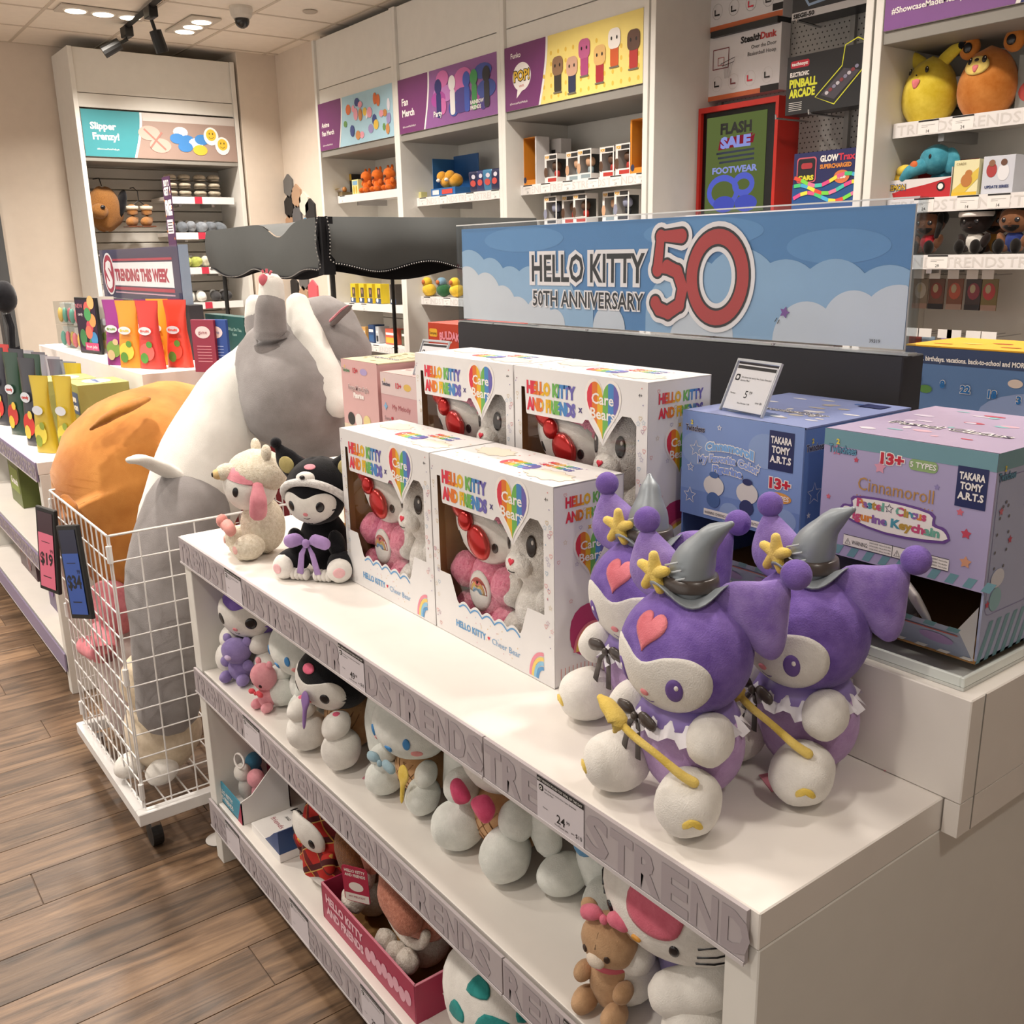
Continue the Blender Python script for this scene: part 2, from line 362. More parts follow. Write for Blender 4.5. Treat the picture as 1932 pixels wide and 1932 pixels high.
class Art:
    """flat print on one face: everything in the face's own u,v metres"""
    def __init__(s, o, u, v, step=.0003): s.M = frame(o, u, v); s.b = MB(); s.st = step; s.k = 0
    def z(s, L): s.k += 1; return L*s.st+(s.k % 40)*s.st*.02
    def poly(s, pts, mat, L=1):
        k = len(pts); ar = sum(pts[i][0]*pts[(i+1) % k][1]-pts[(i+1) % k][0]*pts[i][1] for i in range(k))
        if ar < 0: pts = pts[::-1]
        z_ = s.z(L); s.b.add([(p[0], p[1], z_) for p in pts], [tuple(range(k))], mat, s.M); return s
    def rect(s, x0, y0, x1, y1, mat, L=1): return s.poly([(x0, y0), (x1, y0), (x1, y1), (x0, y1)], mat, L)
    def line(s, pts, w, mat, L=1):
        g = []; z_ = s.z(L)
        for i, p in enumerate(pts):
            cl = len(pts) > 3 and (Vector(pts[0])-Vector(pts[-1])).length < 1e-5; e_ = len(pts)-1
            a = Vector(pts[i-1 if i else (e_-1 if cl else 0)]); b = Vector(pts[i+1 if i < e_ else (1 if cl else e_)]); d = (b-a).normalized(); n = Vector((-d.y, d.x))*w/2
            g.append(((p[0]+n.x, p[1]+n.y, z_), (p[0]-n.x, p[1]-n.y, z_)))
        k = len(g); v = [q for r in g for q in r]; f = [(2*i, 2*i+1, 2*i+3, 2*i+2) for i in range(k-1)]
        s.b.add(v, f, mat, s.M); return s
    def text(s, t, x, y, h, mat, L=2, al='l', w=None, bold=.0, wmax=None, arc=0, rot=0, out=None, outw=.06):
        """h is the capital height; w fits the text to a width"""
        if out is not None: s.text(t, x, y, h, out, L-1, al, w, bold+outw, wmax, arc, rot)
        v, f, W = glyphs(t, bold); sy = h/.73; sx = sy
        W0 = glyphs(t, 0)[2]
        if w: sx = w/W0
        if wmax and W0*sx > wmax: sx = wmax/W0
        tw = W0*sx; ox = x-(0 if al == 'l' else tw/2 if al == 'c' else tw)-(W-W0)*sx/2; cr, sr = math.cos(rot), math.sin(rot); o = []
        for p in v:
            X, Y = p[0]*sx+ox, p[1]*sy
            if arc:
                mid = ox+tw/2; q = (X-mid)/(tw/2); Y -= arc*q*q
            X -= x; o.append((x+X*cr-Y*sr, y+X*sr+Y*cr, L*s.st))
        # letters of one word are separate islands: lift each a hair so that touching ones never share a plane
        par = list(range(len(o)))
        def fd(a):
            while par[a] != a: par[a] = par[par[a]]; a = par[a]
            return a
        for q in f:
            r0 = fd(q[0])
            for z_ in q[1:]: par[fd(z_)] = r0
        ids = {}
        for i in range(len(o)):
            r0 = fd(i)
            if r0 not in ids: ids[r0] = len(ids)
            o[i] = (o[i][0], o[i][1], o[i][2]+ids[r0]*4e-6)
        s.b.add(o, f, mat, s.M); return s
    def rainbow(s, t, x, y, h, cols, L=2, w=None, bold=.03):
        """letters in changing colours"""
        v, f, W = glyphs(t, bold); sy = h/.73; sx = w/W if w else sy
        for c in range(len(cols)):
            ff = [q for q in f if int(min(.999, (sum(v[i][0] for i in q)/len(q))/W)*len(cols)) == c]
            if ff: s.b.add([(x+p[0]*sx, y+p[1]*sy, L*s.st) for p in v], ff, cols[c], s.M)
        return s
    def build(s, parent, name='printed_artwork'): return s.b.build(name, None, parent)
RB = [plain(c, .5) for c in ('#d8344a', '#e0762c', '#e5b52c', '#6fb257', '#4a86c4', '#6a62ae')]
# ================================================================== ROOM
fl = struct('floor', bx(-3, 6, -2, 10, -.06, -.004, plain('#5a4637', .6)))
pm = {}
row = 0; y = .35
while y < 8.6:
    wd = .155; x = -1.55+random.uniform(-.9, 0)
    xmax = 1.7 if y < 3.6 or y > 5.4 else .9
    while x < xmax:
        L_ = 1.22
        k = 'a'
        if k not in pm:
            o = bx(-L_/2+.0012, L_/2-.0012, -wd/2+.001, wd/2-.001, -.004, 0, OAK, .0006).build('plank', None, fl); pm[k] = o
        else:
            o = bpy.data.objects.new('plank', pm[k].data); COL.objects.link(o); o.parent = fl
        o.location = (x+L_/2, y+wd/2, random.uniform(-.0004, 0))
        x += L_
    y += wd; row += 1
# ceiling: slab above, a mineral-fibre tile grid where the photograph shows it
ce = struct('ceiling', bx(-3, 6, -2, 10, CEIL+.03, CEIL+.1, plain('#cfc4b4', .9)))
TILE = plain('#f6eee2', .9, .1); tm = None
tx = [1.155+.611*i for i in range(-6, 8)]; ty = [8.74-.611*i for i in range(0, 17)]
cnt = 0
holes = [(2.1, 7.4), (2.74, 7.43)]
for i in range(len(tx)-1):
    for j in range(len(ty)-1):
        x0 = tx[i]; y1 = ty[j]
        if x0 < -.2 and y1 < 6: continue
        if tm is None: tm = bx(.006, .605, -.605, -.006, 0, .02, TILE, .002).build('ceiling_tile', None, ce); o = tm
        else: o = bpy.data.objects.new('ceiling_tile', tm.data); COL.objects.link(o); o.parent = ce
        o.location = (x0, y1, CEIL); cnt += 1
g = MB()
for x in tx: g.box(x-.011, x+.011, ty[-1], ty[0], CEIL-.004, CEIL+.006, plain('#d2c7b8', .7))
for q in ty: g.box(tx[0], tx[-1], q-.011, q+.011, CEIL-.0035, CEIL+.0055)
g.build('ceiling_grid', None, ce)
struct('wall_back', bx(-3, 5, 8.75, 8.9, 0, CEIL+.03, WALL))
struct('wall_right', bx(4.12, 4.25, -2, 8.75, 0, CEIL+.03, WALL2))
struct('light_block_wall', bx(-3, 5, -1.75, -1.6, 0, CEIL+.03, plain('#b5afa8', .8)))  # unseen wall, added behind the camera to cut world light on near sides
struct('trim_1', bx(3.36, 4.12, 8.2, 8.75, 0, CEIL+.03, WALL, .003))       # pier between the slipper bay and the corner
struct('trim_2', bx(3.7, 4.12, 7.34, 8.2, 0, CEIL+.03, WALL, .003))       # wall face beside the first bay
struct('baseboard_back', bx(-3, 2.0, 8.73, 8.75, 0, .12, plain('#8d857b', .6)))
# dark metal frame of the glazed door at the far left
d = struct('door_1', MB().box(1.40, 1.5, 8.62, 8.75, 0, 2.2, plain('#4d4f51', .4, .5), .004).box(.3, 1.40, 8.62, 8.75, 2.1, 2.2).box(.3, .38, 8.62, 8.75, 0, 2.1))
bx(.38, 1.4, 8.68, 8.69, .05, 2.1, ACR).build('pane', None, d)
bx(.38, 1.4, 8.62, 8.7, .0, .06, plain('#4d4f51', .4)).build('sill', None, d)
bx(1.3, 1.33, 8.56, 8.6, .9, 1.3, CHROME, .006).build('door_handle', None, d)

# ------------------------------------------------------------------ ceiling fixtures
def lampbox(x, y, rz, label):
    t = thing('recessed_downlight', label, 'ceiling light', (x, y, CEIL-.004), rz, 'triple recessed downlights')
    b = MB().box(-.29, .29, -.11, .11, -.012, .0, plain('#cfc7bb', .6), .003); b.build('trim_plate', None, t)
    for k in (-1, 0, 1):
        r = MB().lathe([(.074, -.018), (.08, -.013), (.08, -.01)], plain('#f4efe6', .5), 24, (k*.178, 0, 0)).build('lamp_ring', None, t)
        MB().lathe([(.001, -.024), (.066, -.0195), (.066, -.015)], emis('#ffeccb', 9), 24, (k*.178, 0, 0)).build('lamp_lens', None, r)
lampbox(2.11, 7.40, 0, 'triple round downlight in a pale plate, left of the black track')
lampbox(2.745, 7.45, 90, 'triple round downlight in a pale plate, right of the black track')
a = onZ(335, -30, CEIL-.03); b = onZ(236, 54, CEIL-.03)
t = thing('track_light', 'black ceiling track with two dark adjustable spot heads', 'ceiling light', (a.x, a.y, CEIL-.005))
dv = (b-a); dv.z = 0
MB().tube([(0, 0, -.02), (dv.x, dv.y, -.02)], .022, BLACK, 4).build('track_rail', None, t)
for (fr, aim) in ((.48, (.25, .1, -.8)), (.97, (-.6, .2, -.35))):
    q = dv*fr
    h = MB().box(q.x-.03, q.x+.03, q.y-.06, q.y+.06, -.09, -.02, BLACK, .005).build('adapter', None, t)
    e_ = Vector(aim).normalized(); p = Vector((q.x, q.y, -.1))
    MB().tube([p, p+e_*.06, p+e_*.065, p+e_*.2], [.012, .012, .04, .043], BLACK, 12).build('spot_head', None, t)
p = onZ(455, 22, CEIL-.03)
t = thing('security_camera', 'small white ceiling camera with a smoked dome', 'camera', (p.x, p.y, CEIL))
MB().lathe([(.075, 0), (.078, -.02), (.07, -.055), (.055, -.075)], plain('#d4cec4', .5), 24).build('housing', None, t)
MB().ell((0, 0, -.085), (.05, .05, .05), (0, 0, 0), plain('#2b2a2a', .15), 20, 12).build('dome', None, t, True)
p = onZ(585, 20, CEIL)
tag(MB().lathe([(.05, 0), (.052, -.006), (.04, -.012), (.035, -.009)], plain('#bfb4a6', .5), 20).build('smoke_detector', None, None, False, (p.x, p.y, CEIL-.003)), 'flat round detector ring on the ceiling near the dark gap', 'detector')

# ================================================================== WALL BAYS
def bay(name, label, w, rz, loc, shelves, sign=True, top=3.15, depth=.5, slat=0, peg=False, lipz=2.305):
    """wall unit: local x across, y into the wall, front at y=0"""
    t = thing(name, label, 'display unit', loc, rz)
    T = .035
    for s in (-1, 1):
        x = s*(w/2-T/2); bx(x-T/2, x+T/2, 0, depth, 0, top, PANEL, .002).build('side_panel', None, t)
    if not peg: bx(-w/2+T, w/2-T, .02, .04, 2.695, 2.795, PANEL, .002).build('rail_panel', None, t); bx(-w/2+T, w/2-T, .02, .04, 2.80, top, PANEL, .002).build('upper_panel', None, t)
    else: bx(-w/2+T, w/2-T, .02, .04, 2.955, top, PANEL, .002).build('upper_panel', None, t)
    bx(-w/2+T, w/2-T, .012, depth, lipz, lipz+.045, GREYL, .002).build('canopy_shelf', None, t)
    if not peg:
        if slat:
            z = .0
            while z < lipz-.01:
                bx(-w/2+T, w/2-T, depth-.02, depth-.002, z+.008, min(z+slat, lipz), plain('#c9c6bf', .5), .003).build('slat', None, t); z += slat
        else:
            for (a_, b_) in ((.0, 1.05), (1.055, 2.1), (2.105, lipz)): bx(-w/2+T, w/2-T, depth-.02, depth, a_, b_, PANEL, .002).build('back_panel', None, t)
    for (z, y, x0, x1, tags, lett) in shelves:
        s = bx(x0, x1, y+.006, depth-.02, z-.03, z-.002, WHITE, .001).build('shelf', None, t)
        bx(x0, x1, y-.002, y+.004, z-.056, z, STRIPW).build('price_strip', None, s)
        A = Art((x0, y-.002, z-.056), (1, 0, 0), (0, 0, 1), .0006); L_ = x1-x0
        if lett:
            u = .02; k = 0; wd = 'TRENDSTRENDSTRENDS'
            while u < L_-.25: A.text('TRENDS', u, .008, .04, LETW, 1, 'l', .24, .01); u += .25
        for q in tags:
            A.rect(q, .003, q+.085, .053, PAPER, 2); A.rect(q, .049, q+.085, .055, INK, 3)
            A.line([(q+.014, .036), (q+.07, .036)], .0015, plain('#a9a7a6', .6), 3); A.line([(q+.014, .03), (q+.04, .03)], .0015, plain('#a9a7a6', .6), 3)
            A.text(random.choice(['14', '19', '29', '9', '24']), q+.035, .008, .012, INK, 3)
        if tags or lett: A.build(s, 'price_labels')
        for xx in (x0+.15, x1-.15): bx(xx-.012, xx+.012, y+.1, depth-.02, z-.075, z-.03, CHROME).build('bracket', None, s)
    return t
TAG = [.04, .3, .62, .9]
X0 = 3.6
W = 1.215
bay1 = bay('display_bay', 'white wall bay under the Anime Fan Merch sign', W, -90, (X0, 6.69, 0),
    [(2.02, .12, -.57, .57, [.05], 0), (1.69, .12, -.57, .57, [], 0), (1.19, .12, -.57, .57, [.1, .3], 0), (.88, .1, -.57, .57, [.2, .5, .8], 1)])
bay2 = bay('display_bay', 'white wall bay under the Fan Merch sign', W, -90, (X0, 5.475, 0),
    [(1.94, .12, -.575, .57, TAG, 1), (1.60, .12, -.575, .57, TAG, 1), (1.265, .12, -.575, .57, TAG, 1), (.9, .12, -.575, .57, TAG, 1)])
bay3 = bay('display_bay', 'white wall bay of boxed vinyl figures under the yellow sign', W, -90, (X0, 4.26, 0),
    [(1.945, .11, -.575, .57, [.03, .2, .4, .62, .8, 1.0], 1), (1.712, .11, -.575, .57, [.03, .2, .4, .62, .8, 1.0], 1), (1.35, .11, -.575, .57, TAG, 1)])
bay4 = bay('display_bay', 'wall bay with grey pegboard, boxed games and the red framed screen', 1.22, -90, (X0, 3.03, 0), [(1.72, .16, -.575, .57, [], 0), (1.2, .16, -.575, .57, [], 0)], peg=True, lipz=2.9)
bay5 = bay('display_bay', 'right-hand wall bay with plush toys under the purple hashtag sign', 1.22, -90, (X0, 1.80, 0),
    [(2.025, .12, -.57, .57, [.11, .25, .8], 1), (1.733, .12, -.57, .57, [.12, .3, .42, .8], 1), (1.513, .12, -.57, .57, [.2, .8], 1)], slat=.0)
# signs
def artbase(t, W_, banner=(2.352, 2.692), cols=('#74386e', '#a9cfe0'), split=.3):
    b = bx(-W_/2+.04, W_/2-.04, .004, .018, banner[0], banner[1], PAPER).build('sign_board', None, t)
    A = Art((-W_/2+.04, .004, banner[0]), (1, 0, 0), (0, 0, 1), .0008); w = W_-.08; h = banner[1]-banner[0]
    A.rect(0, 0, w, h, plain(cols[1], .45), 1)
    A.poly([(0, 0), (w*split, 0)]+[(w*(split-.012+.06*math.sin(k/12*PI/2)), h*k/12) for k in range(13)]+[(0, h)], PAPER, 2)
    A.poly([(0, 0), (w*(split-.012), 0)]+[(w*(split-.027+.06*math.sin(k/12*PI/2)), h*k/12) for k in range(13)]+[(0, h)], plain(cols[0], .5), 3)
    return A, w, h
WP = plain('#f1ece8', .6)
A, w, h = artbase(bay1, W)
A.text('Anime', .045, .165, .035, WP, 4, bold=.03, wmax=.2); A.text('Fan Merch', .045, .105, .035, WP, 4, bold=.03, wmax=.27)
A.text('#ShowcaseMadeMeBuyIt', .045, .03, .012, WP, 4, wmax=.2)
rc = random.Random(3)
for k in range(26):
    c = rc.choice(['#c98a50', '#e6c04c', '#6c9a58', '#9a8fc0', '#e8e4ee', '#3c4c8a', '#d8703c', '#8fb6d8', '#e8a0b0'])
    A.poly(oval(rc.uniform(.42, w-.05), rc.uniform(.05, h-.05), rc.uniform(.018, .04), rc.uniform(.02, .045), 9, rc.random()), plain(c, .5), 4+k % 3)
A.build(bay1)
A, w, h = artbase(bay2, W, cols=('#74386e', '#8d5a96'))
A.text('Fan', .045, .175, .045, WP, 4, bold=.03); A.text('Merch', .045, .105, .045, WP, 4, bold=.03); A.text('#ShowcaseMadeMeBuyIt', .045, .035, .012, WP, 4, wmax=.2)
for k in range(16):
    c = rc.choice(['#4b3f86', '#a8489a', '#c76aa6', '#6f4a9c', '#3c4f9a', '#b878b8'])
    A.poly(oval(rc.uniform(.48, w-.1), rc.uniform(.06, h-.06), rc.uniform(.04, .1), rc.uniform(.03, .055), 14), plain(c, .5), 4)
for (u, c) in ((.5, '#2c2d6a'), (.66, '#e6e2e2'), (.82, '#3b53ad'), (.9, '#3f8f50'), (1.03, '#2b2b33')):
    A.poly(rrect(u-.025, .05, u+.03, .2, .02), plain(c, .5), 5); A.poly(oval(u, .235, .04, .045, 16), plain(c, .5), 6)
A.text('Party', .44, .06, .035, WP, 6, bold=.02, wmax=.12); A.text('RAINBOW', .86, .085, .022, WP, 7, bold=.03); A.text('FRIENDS', .86, .055, .022, WP, 7, bold=.03)
A.build(bay2)
A, w, h = artbase(bay3, W, cols=('#74386e', '#ecd77e'))
for k in range(60): A.poly(oval(.36+.062*(k % 13), .03+.055*(k//13), .009, .012, 8), plain('#dfb94a', .5), 1.5)
A.poly(oval(.16, .17, .085, .075, 30), WP, 4); A.poly([(.12, .11), (.17, .1), (.11, .06)], WP, 4)
A.text('POP!', .16, .15, .055, plain('#e0b53a', .5), 6, 'c', .14, .03, out=INK); A.text('Funko', .06, .275, .028, WP, 4, bold=.02); A.text('VINYL', .16, .115, .013, plain('#c8483c'), 6, 'c'); A.text('#ShowcaseMadeMeBuyIt', .045, .03, .012, WP, 4, wmax=.19)
for (u, c1, c2, z) in ((.48, '#8a6a50', '#3a342e', 0), (.6, '#c9a088', '#2d3350', -.02), (.7, '#b65c88', '#a8487a', .05), (.82, '#d9b070', '#a32a34', 0), (.93, '#e8e2dc', '#c65a2c', .06), (1.07, '#5c4034', '#b0322e', .03)):
    A.poly(rrect(u-.03, .045+z, u+.03, .16+z, .015), plain(c2, .5), 4); A.poly(rrect(u-.045, .13+z, u+.045, .225+z, .03), plain(c1, .5), 5)
    A.poly(oval(u-.02, .18+z, .006, .009, 10), INK, 6); A.poly(oval(u+.02, .18+z, .006, .009, 10), INK, 6); A.rect(u-.035, .04+z, u+.035, .048+z, plain('#6e6a5c'), 6)
A.build(bay3)
A, w, h = artbase(bay5, 1.22, cols=('#7d4f8e', '#252a63'), split=.47)
A.text('#ShowcaseMadeMeBuyIt', .03, .055, .022, WP, 5, bold=.02, wmax=.33)
for k, c in enumerate(('#1b1a1c', '#2f5ba8', '#c8507a')): A.poly(rrect(.395+.045*k, .05, .425+.045*k, .08, .008), plain(c), 5)
A.build(bay5)
# pegboard of bay 4
t = bay4
pg = bx(-.575, .575, .46, .475, .3, 2.9, plain('#9d9c99', .5)).build('pegboard', None, t)
A = Art((-.575, .46, .3), (1, 0, 0), (0, 0, 1), .0006)
q = MB()
for i in range(44):
    for j in range(52):
        u = -.56+i*.0256+(.0128 if j % 2 else 0); z = 1.72+j*.0225
        q.add([(u-.0045, .4594, z), (u, .4594, z-.0045), (u+.0045, .4594, z), (u, .4594, z+.0045)], [(0, 1, 2, 3)], INK)
q = q.build('peg_holes', None, t); q['kind'] = 'stuff'
bx(-.56, -.535, .44, .46, .3, 2.9, plain('#8c8c8a', .4)).build('upright', None, t); bx(.2, .225, .44, .46, .3, 2.9, plain('#8c8c8a', .4)).build('upright', None, t)

# slipper bay on the back wall
sb = bay('display_bay', 'white back-wall bay under the teal Slipper Frenzy! sign', 1.29, 0, (2.69, 8.2, 0),
    [(2.06, .1, .0, .58, [], 0), (1.775, .1, .02, .58, [], 0), (1.49, .1, .04, .58, [], 0), (1.2, .1, .04, .58, [], 0)], slat=.085, top=3.115)
A, w, h = artbase(sb, 1.29, banner=(2.34, 2.68), cols=('#3b8f99', '#a08a80'), split=.33)
A.rect(w*.38, h-.06, w, h, plain('#c9c2bd', .5), 1.5)
A.text('Slipper', .06, .2, .05, WP, 4, bold=.035); A.text('Frenzy!', .07, .125, .05, WP, 4, bold=.035); A.text('#ShowcaseMadeMeBuyIt', .09, .05, .012, WP, 4, wmax=.2)
for (cx, cy) in ((.5, .19), (.58, .1)): A.poly(oval(cx, cy, .085, .055, 20), plain('#d9a79c', .6), 4)
A.line([(.46, .22), (.62, .07)], .014, plain('#b2766c'), 5); A.line([(.6, .2), (.5, .08)], .014, plain('#b2766c'), 5)
for (cx, cy, c) in ((.75, .21, '#e8e8ea'), (.8, .15, '#3d7fc0'), (.87, .13, '#e8e8ea'), (.92, .16, '#3d7fc0'), (.72, .16, '#3d7fc0'), (.78, .1, '#3d7fc0'), (.9, .08, '#e0b53a')): A.poly(oval(cx, cy, .06, .04, 14), plain(c, .6), 4.5)
for (cx, cy) in ((1.0, .19), (1.09, .12)):
    A.poly(oval(cx, cy, .062, .07, 20), WP, 5); A.poly(oval(cx, cy+.01, .042, .045, 20), plain('#e3b93a', .5), 6)
    for s in (-1, 1): A.poly(oval(cx+s*.014, cy+.02, .004, .009, 8), INK, 7)
    A.line([(cx-.02+.04*k/6, cy-.005-.012*math.sin(PI*k/6)) for k in range(7)], .003, INK, 7)
A.build(sb)
for z in (2.06, 1.775, 1.49, 1.2):
    o = bx(.24, .3, .09, .098, z-.054, z, plain('#c2334a', .5)).build('sale_tag', None, sb)

# ================================================================== THE WHITE DISPLAY TABLE
TX, TY0, TY1, TZ = .69, .518, 2.288, .90
def table(name, label, X, Y0, Y1, Z, riser, XR, flip=None, z2=.555, z3=.18, deep=1.42, ro=.34):
    t = thing(name, label, 'display table', (X, Y0, 0)); L_ = Y1-Y0
    Xe = deep
    for (a_, b_) in ((0, .045), (L_-.045, L_)): bx(0, Xe, a_, b_, 0, Z-.046, PANEL, .0015).build('end_panel', None, t)
    bx(-.002, Xe+.002, 0, L_, Z-.045, Z, WHITE, .0015).build('table_top', None, t)
    bx(.004, Xe/2, .046, L_-.046, z2-.04, z2, WHITE, .001).build('shelf', None, t)
    bx(.004, Xe-.004, .046, L_-.046, z3-.08, z3, WHITE, .001).build('shelf', None, t)
    bx(Xe/2-.01, Xe/2+.01, .046, L_-.046, z3, Z-.046, PANEL).build('centre_panel', None, t)
    bx(.06, Xe-.06, .05, L_-.05, 0, z3-.081, plain('#6f6a68', .6)).build('plinth', None, t)
    # riser
    r0 = -.022 if not flip else .03
    rs = bx(ro, Xe-ro, r0, L_, Z+.0005, riser, WHITE, .0015).build('riser', None, t)
    if not flip: bx(ro, Xe-ro+.0, r0, r0+.0195, Z-.045, Z, WHITE).build('riser_foot', None, t); bx(ro+.03, ro+.032, r0-.0006, r0, Z-.044, riser, GREYL).build('joint_line', None, t)
    # dark spine that carries the sign
    bx(.71, .77, .325 if not flip else .38, .325+1.26, riser+.0005, 1.382 if not flip else 1.373, DARK, .002).build('spine_panel', None, t)
    return t
tb = table('display_table', 'long white display table with shelves and a raised middle, in the foreground', TX, TY0, TY1, TZ, 1.037, None)
def strips(t, X, segs):
    for (z, y0, y1, nm) in segs: pass
def strip(parent, y0, y1, z, tags, word='TRENDS', h=.066, c0=0, start=0, letters=True, col=STRIP):
    """shelf-edge ticket strip facing the aisle; y falls to the right of the photograph"""
    s = bx(-.008, -.0025, y0, y1, z-h, z-.001, col).build('price_strip', None, parent)
    bx(-.010, -.009, y0, y1, z-h-.0015, z-h+.0035, plain('#c9c4c6', .3)).build('clear_lip', None, s)
    A = Art((-.008, y1, z-h), (0, -1, 0), (0, 0, 1), .0004); L_ = y1-y0
    if letters:
        u = .005-start
        step = .258
        while u < L_-.02:
            for k, ch in enumerate('TRENDS'):
                uu = u+step*k/6
                if uu > 0 and uu < L_-.028: A.text(ch, uu, .008, .05, LET1, 2, 'l', .034, .04)
            u += step
    for (q, pr, sv) in tags:
        A.rect(q, .001, q+.092, h-.001, plain('#cfc9cf', .5), 3); A.rect(q, h-.009, q+.092, h-.001, INK, 4)
        A.text('BEST FRIENDS PLUSH TOY DEAL OF THE DAY', q+.002, h-.0068, .0035, PAPER, 5, 'l', .088)
        A.poly(rrect(q+.004, h-.021, q+.013, h-.012, .003), INK, 4); A.poly(oval(q+.0085, h-.0165, .0028, .0028, 12), PAPER, 5); A.poly(oval(q+.0085, h-.0165, .0014, .0014, 10), INK, 6)
        A.text('Ask about our worry free 3-year Extended', q+.0155, h-.0165, .0026, INK, 4, wmax=.072); A.text('Service Plan!', q+.0155, h-.021, .0026, INK, 4)
        A.text('Member', q+.012, .022, .0022, INK, 4)
        if pr:
            A.text(pr, q+.04, .014, .0125, INK, 4, bold=.01); A.text('99', q+.040+.0095*len(pr), .0205, .005, INK, 4)
            A.text('Non-Member '+str(int(pr)+5)+'99', q+.036, .009, .0025, INK, 4)
            if sv: A.text('save', q+.068, .012, .0028, INK, 4); A.text('$'+sv, q+.077, .011, .006, INK, 4)
    A.build(s, 'printed_strip')
    return s
# local y of the table runs from its near end (0) to its far end (1.77); strip art starts at the far end
LT = TY1-TY0
strip(tb, .480, LT-.002, TZ, [(.31, '', ''), (.852, '49', '10')], start=.0)
strip(tb, .012, .477, TZ, [(.122, '24', '10')], start=0)
strip(tb, .447, LT-.004, .555, [(.33, '', '')], start=.0)
strip(tb, .01, .444, .555, [(.14, '34', '5')], start=.04)
strip(tb, .60, LT-.004, .18, [(.12, '', ''), (.51, '', ''), (.84, '29', '5')], h=.08, start=.02)
strip(tb, .01, .597, .18, [], h=.08, start=.1)
# reflections aside: clear edge tray on the riser
t = thing('acrylic_tray', 'shallow clear-edged tray under the two boxes at the near end of the riser', 'tray', (1.045, .515, 1.0375))
GT = plain('#dfe6e2', .1, .6)
MB().box(0, .34, 0, .56, 0, .004, plain('#cfd2ce', .2)).build('tray_floor', None, t)
for (a_) in ((0, .34, 0, .005), (0, .34, .555, .56), (0, .005, .005, .555), (.335, .34, .005, .555)): bx(*a_, .004, .017, GT, .001).build('rim', None, t)

# ------------------------------------------------------------------ sign on the spine
t = thing('header_sign', 'wide clear acrylic sign holder with a blue sky print and a big red 50', 'sign', (1.405, .845, 1.3835))
BW, BH = 1.245, .232
ins = bx(.004, .008, .004, BW-.006, .008, BH-.004, PAPER).build('sign_print', None, t)
A = Art((.004, BW-.006, .008), (0, -1, 0), (0, 0, 1), .0004); w = BW-.010; h = BH-.012
A.rect(0, 0, w, h, plain('#4f86b8', .4), 1)
for (cx, cy, rx, ry) in ((.25, .21, .3, .06), (.8, .2, .3, .05), (1.1, .16, .2, .06)): A.poly(oval(cx, min(cy, h-.03), rx*.5, .028, 30), plain('#5e93c2', .4), 2)
def clouds(lst, c, L):
    for (u, r, y) in lst:
        p = [(u+r*math.cos(a_), y+r*math.sin(a_)) for a_ in [PI*k/20 for k in range(21)]]
        p = [(min(max(q[0], 0), w), min(max(q[1], 0), h)) for q in p]
        p = p+[(p[-1][0], 0), (p[0][0], 0)]
        A.poly(p, plain(c, .4), L)
clouds([(.03, .1, .07), (.12, .07, .08), (.2, .07, .06), (.28, .08, .05), (.37, .07, .05), (.45, .05, .03)], '#93b7d3', 3)
clouds([(.75, .09, .03), (.8, .08, .06), (.9, .1, .06), (1.0, .09, .05), (1.1, .08, .06), (1.2, .08, .05)], '#8fb4d2', 3)
clouds([(.02, .07, .06), (.1, .065, .05), (.17, .055, .03), (.23, .06, .0), (.31, .05, .01), (.37, .035, .0)], '#cfd6da', 4)
clouds([(.55, .05, .0), (.78, .05, -.01), (.84, .05, 0), (1.05, .07, .0), (1.14, .06, .03), (1.22, .07, .03)], '#cdd5db', 4)
INKP = plain('#151515', .4)
A.text('HELLO KITTY', .290, .097, .060, INKP, 7, 'l', .365, .02, out=WP, outw=.1)
A.text('50TH ANNIVERSARY', .292, .042, .035, INKP, 8, 'l', .362, .012, out=WP, outw=.07)
# big 5 and 0
for (o_, wd_, c, L) in ((0, .054, WP, 9), (0, .036, INKP, 10), (0, .027, plain('#b5322e', .4), 11)):
    five = [(.757, .185), (.702, .185), (.694, .122), (.72, .128), (.748, .118), (.763, .088), (.755, .056), (.725, .040), (.70, .046), (.69, .058)]
    A.line(five, wd_, c, L)
    for e_ in (five[0], five[-1]): A.poly(oval(e_[0], e_[1], wd_/2, wd_/2, 20), c, L)
    for e_ in five[1:-1]: A.poly(oval(e_[0], e_[1], wd_/2, wd_/2, 20), c, L+.01)
    ring = [(.848+.062*math.cos(2*PI*k/40), .108+.074*math.sin(2*PI*k/40)) for k in range(41)]
    A.line(ring, wd_, c, L+.02)
A.poly(star(1.005, .05, .011, 5, .5, .3), plain('#7d4f98'), 9)
A.line([(.99, .04), (.985, .033)], .0015, INKP, 9); A.line([(.995, .037), (.991, .03)], .0015, INKP, 9)
A.text('39319', w-.06, .008, .006, INKP, 9)
A.build(t)
for (x0, x1) in ((-.004, -.001), (.014, .017)): bx(x0, x1, -.006, BW+.006, -.004, BH+.006, ACR).build('acrylic_sheet', None, t)
bx(-.006, .02, -.01, BW+.008, -.0005, .003, plain('#aab0b2', .1, .8, .3)).build('acrylic_foot', None, t)
for y_ in (-.008, BW+.004): bx(-.004, .017, y_, y_+.004, -.0004, BH+.006, acrylic((.8, .84, .86), 0)).build('acrylic_end', None, t)
for y_ in (.25, .75, 1.1): MB().lathe([(.001, 0), (.004, .001), (.004, .004)], CHROME, 10, (-.005, y_, 0)).build('clip', None, t)
bx(-.0042, -.0036, -.006, BW+.006, BH+.004, BH+.0065, plain('#dfe3e4', .2)).build('top_edge', None, t)
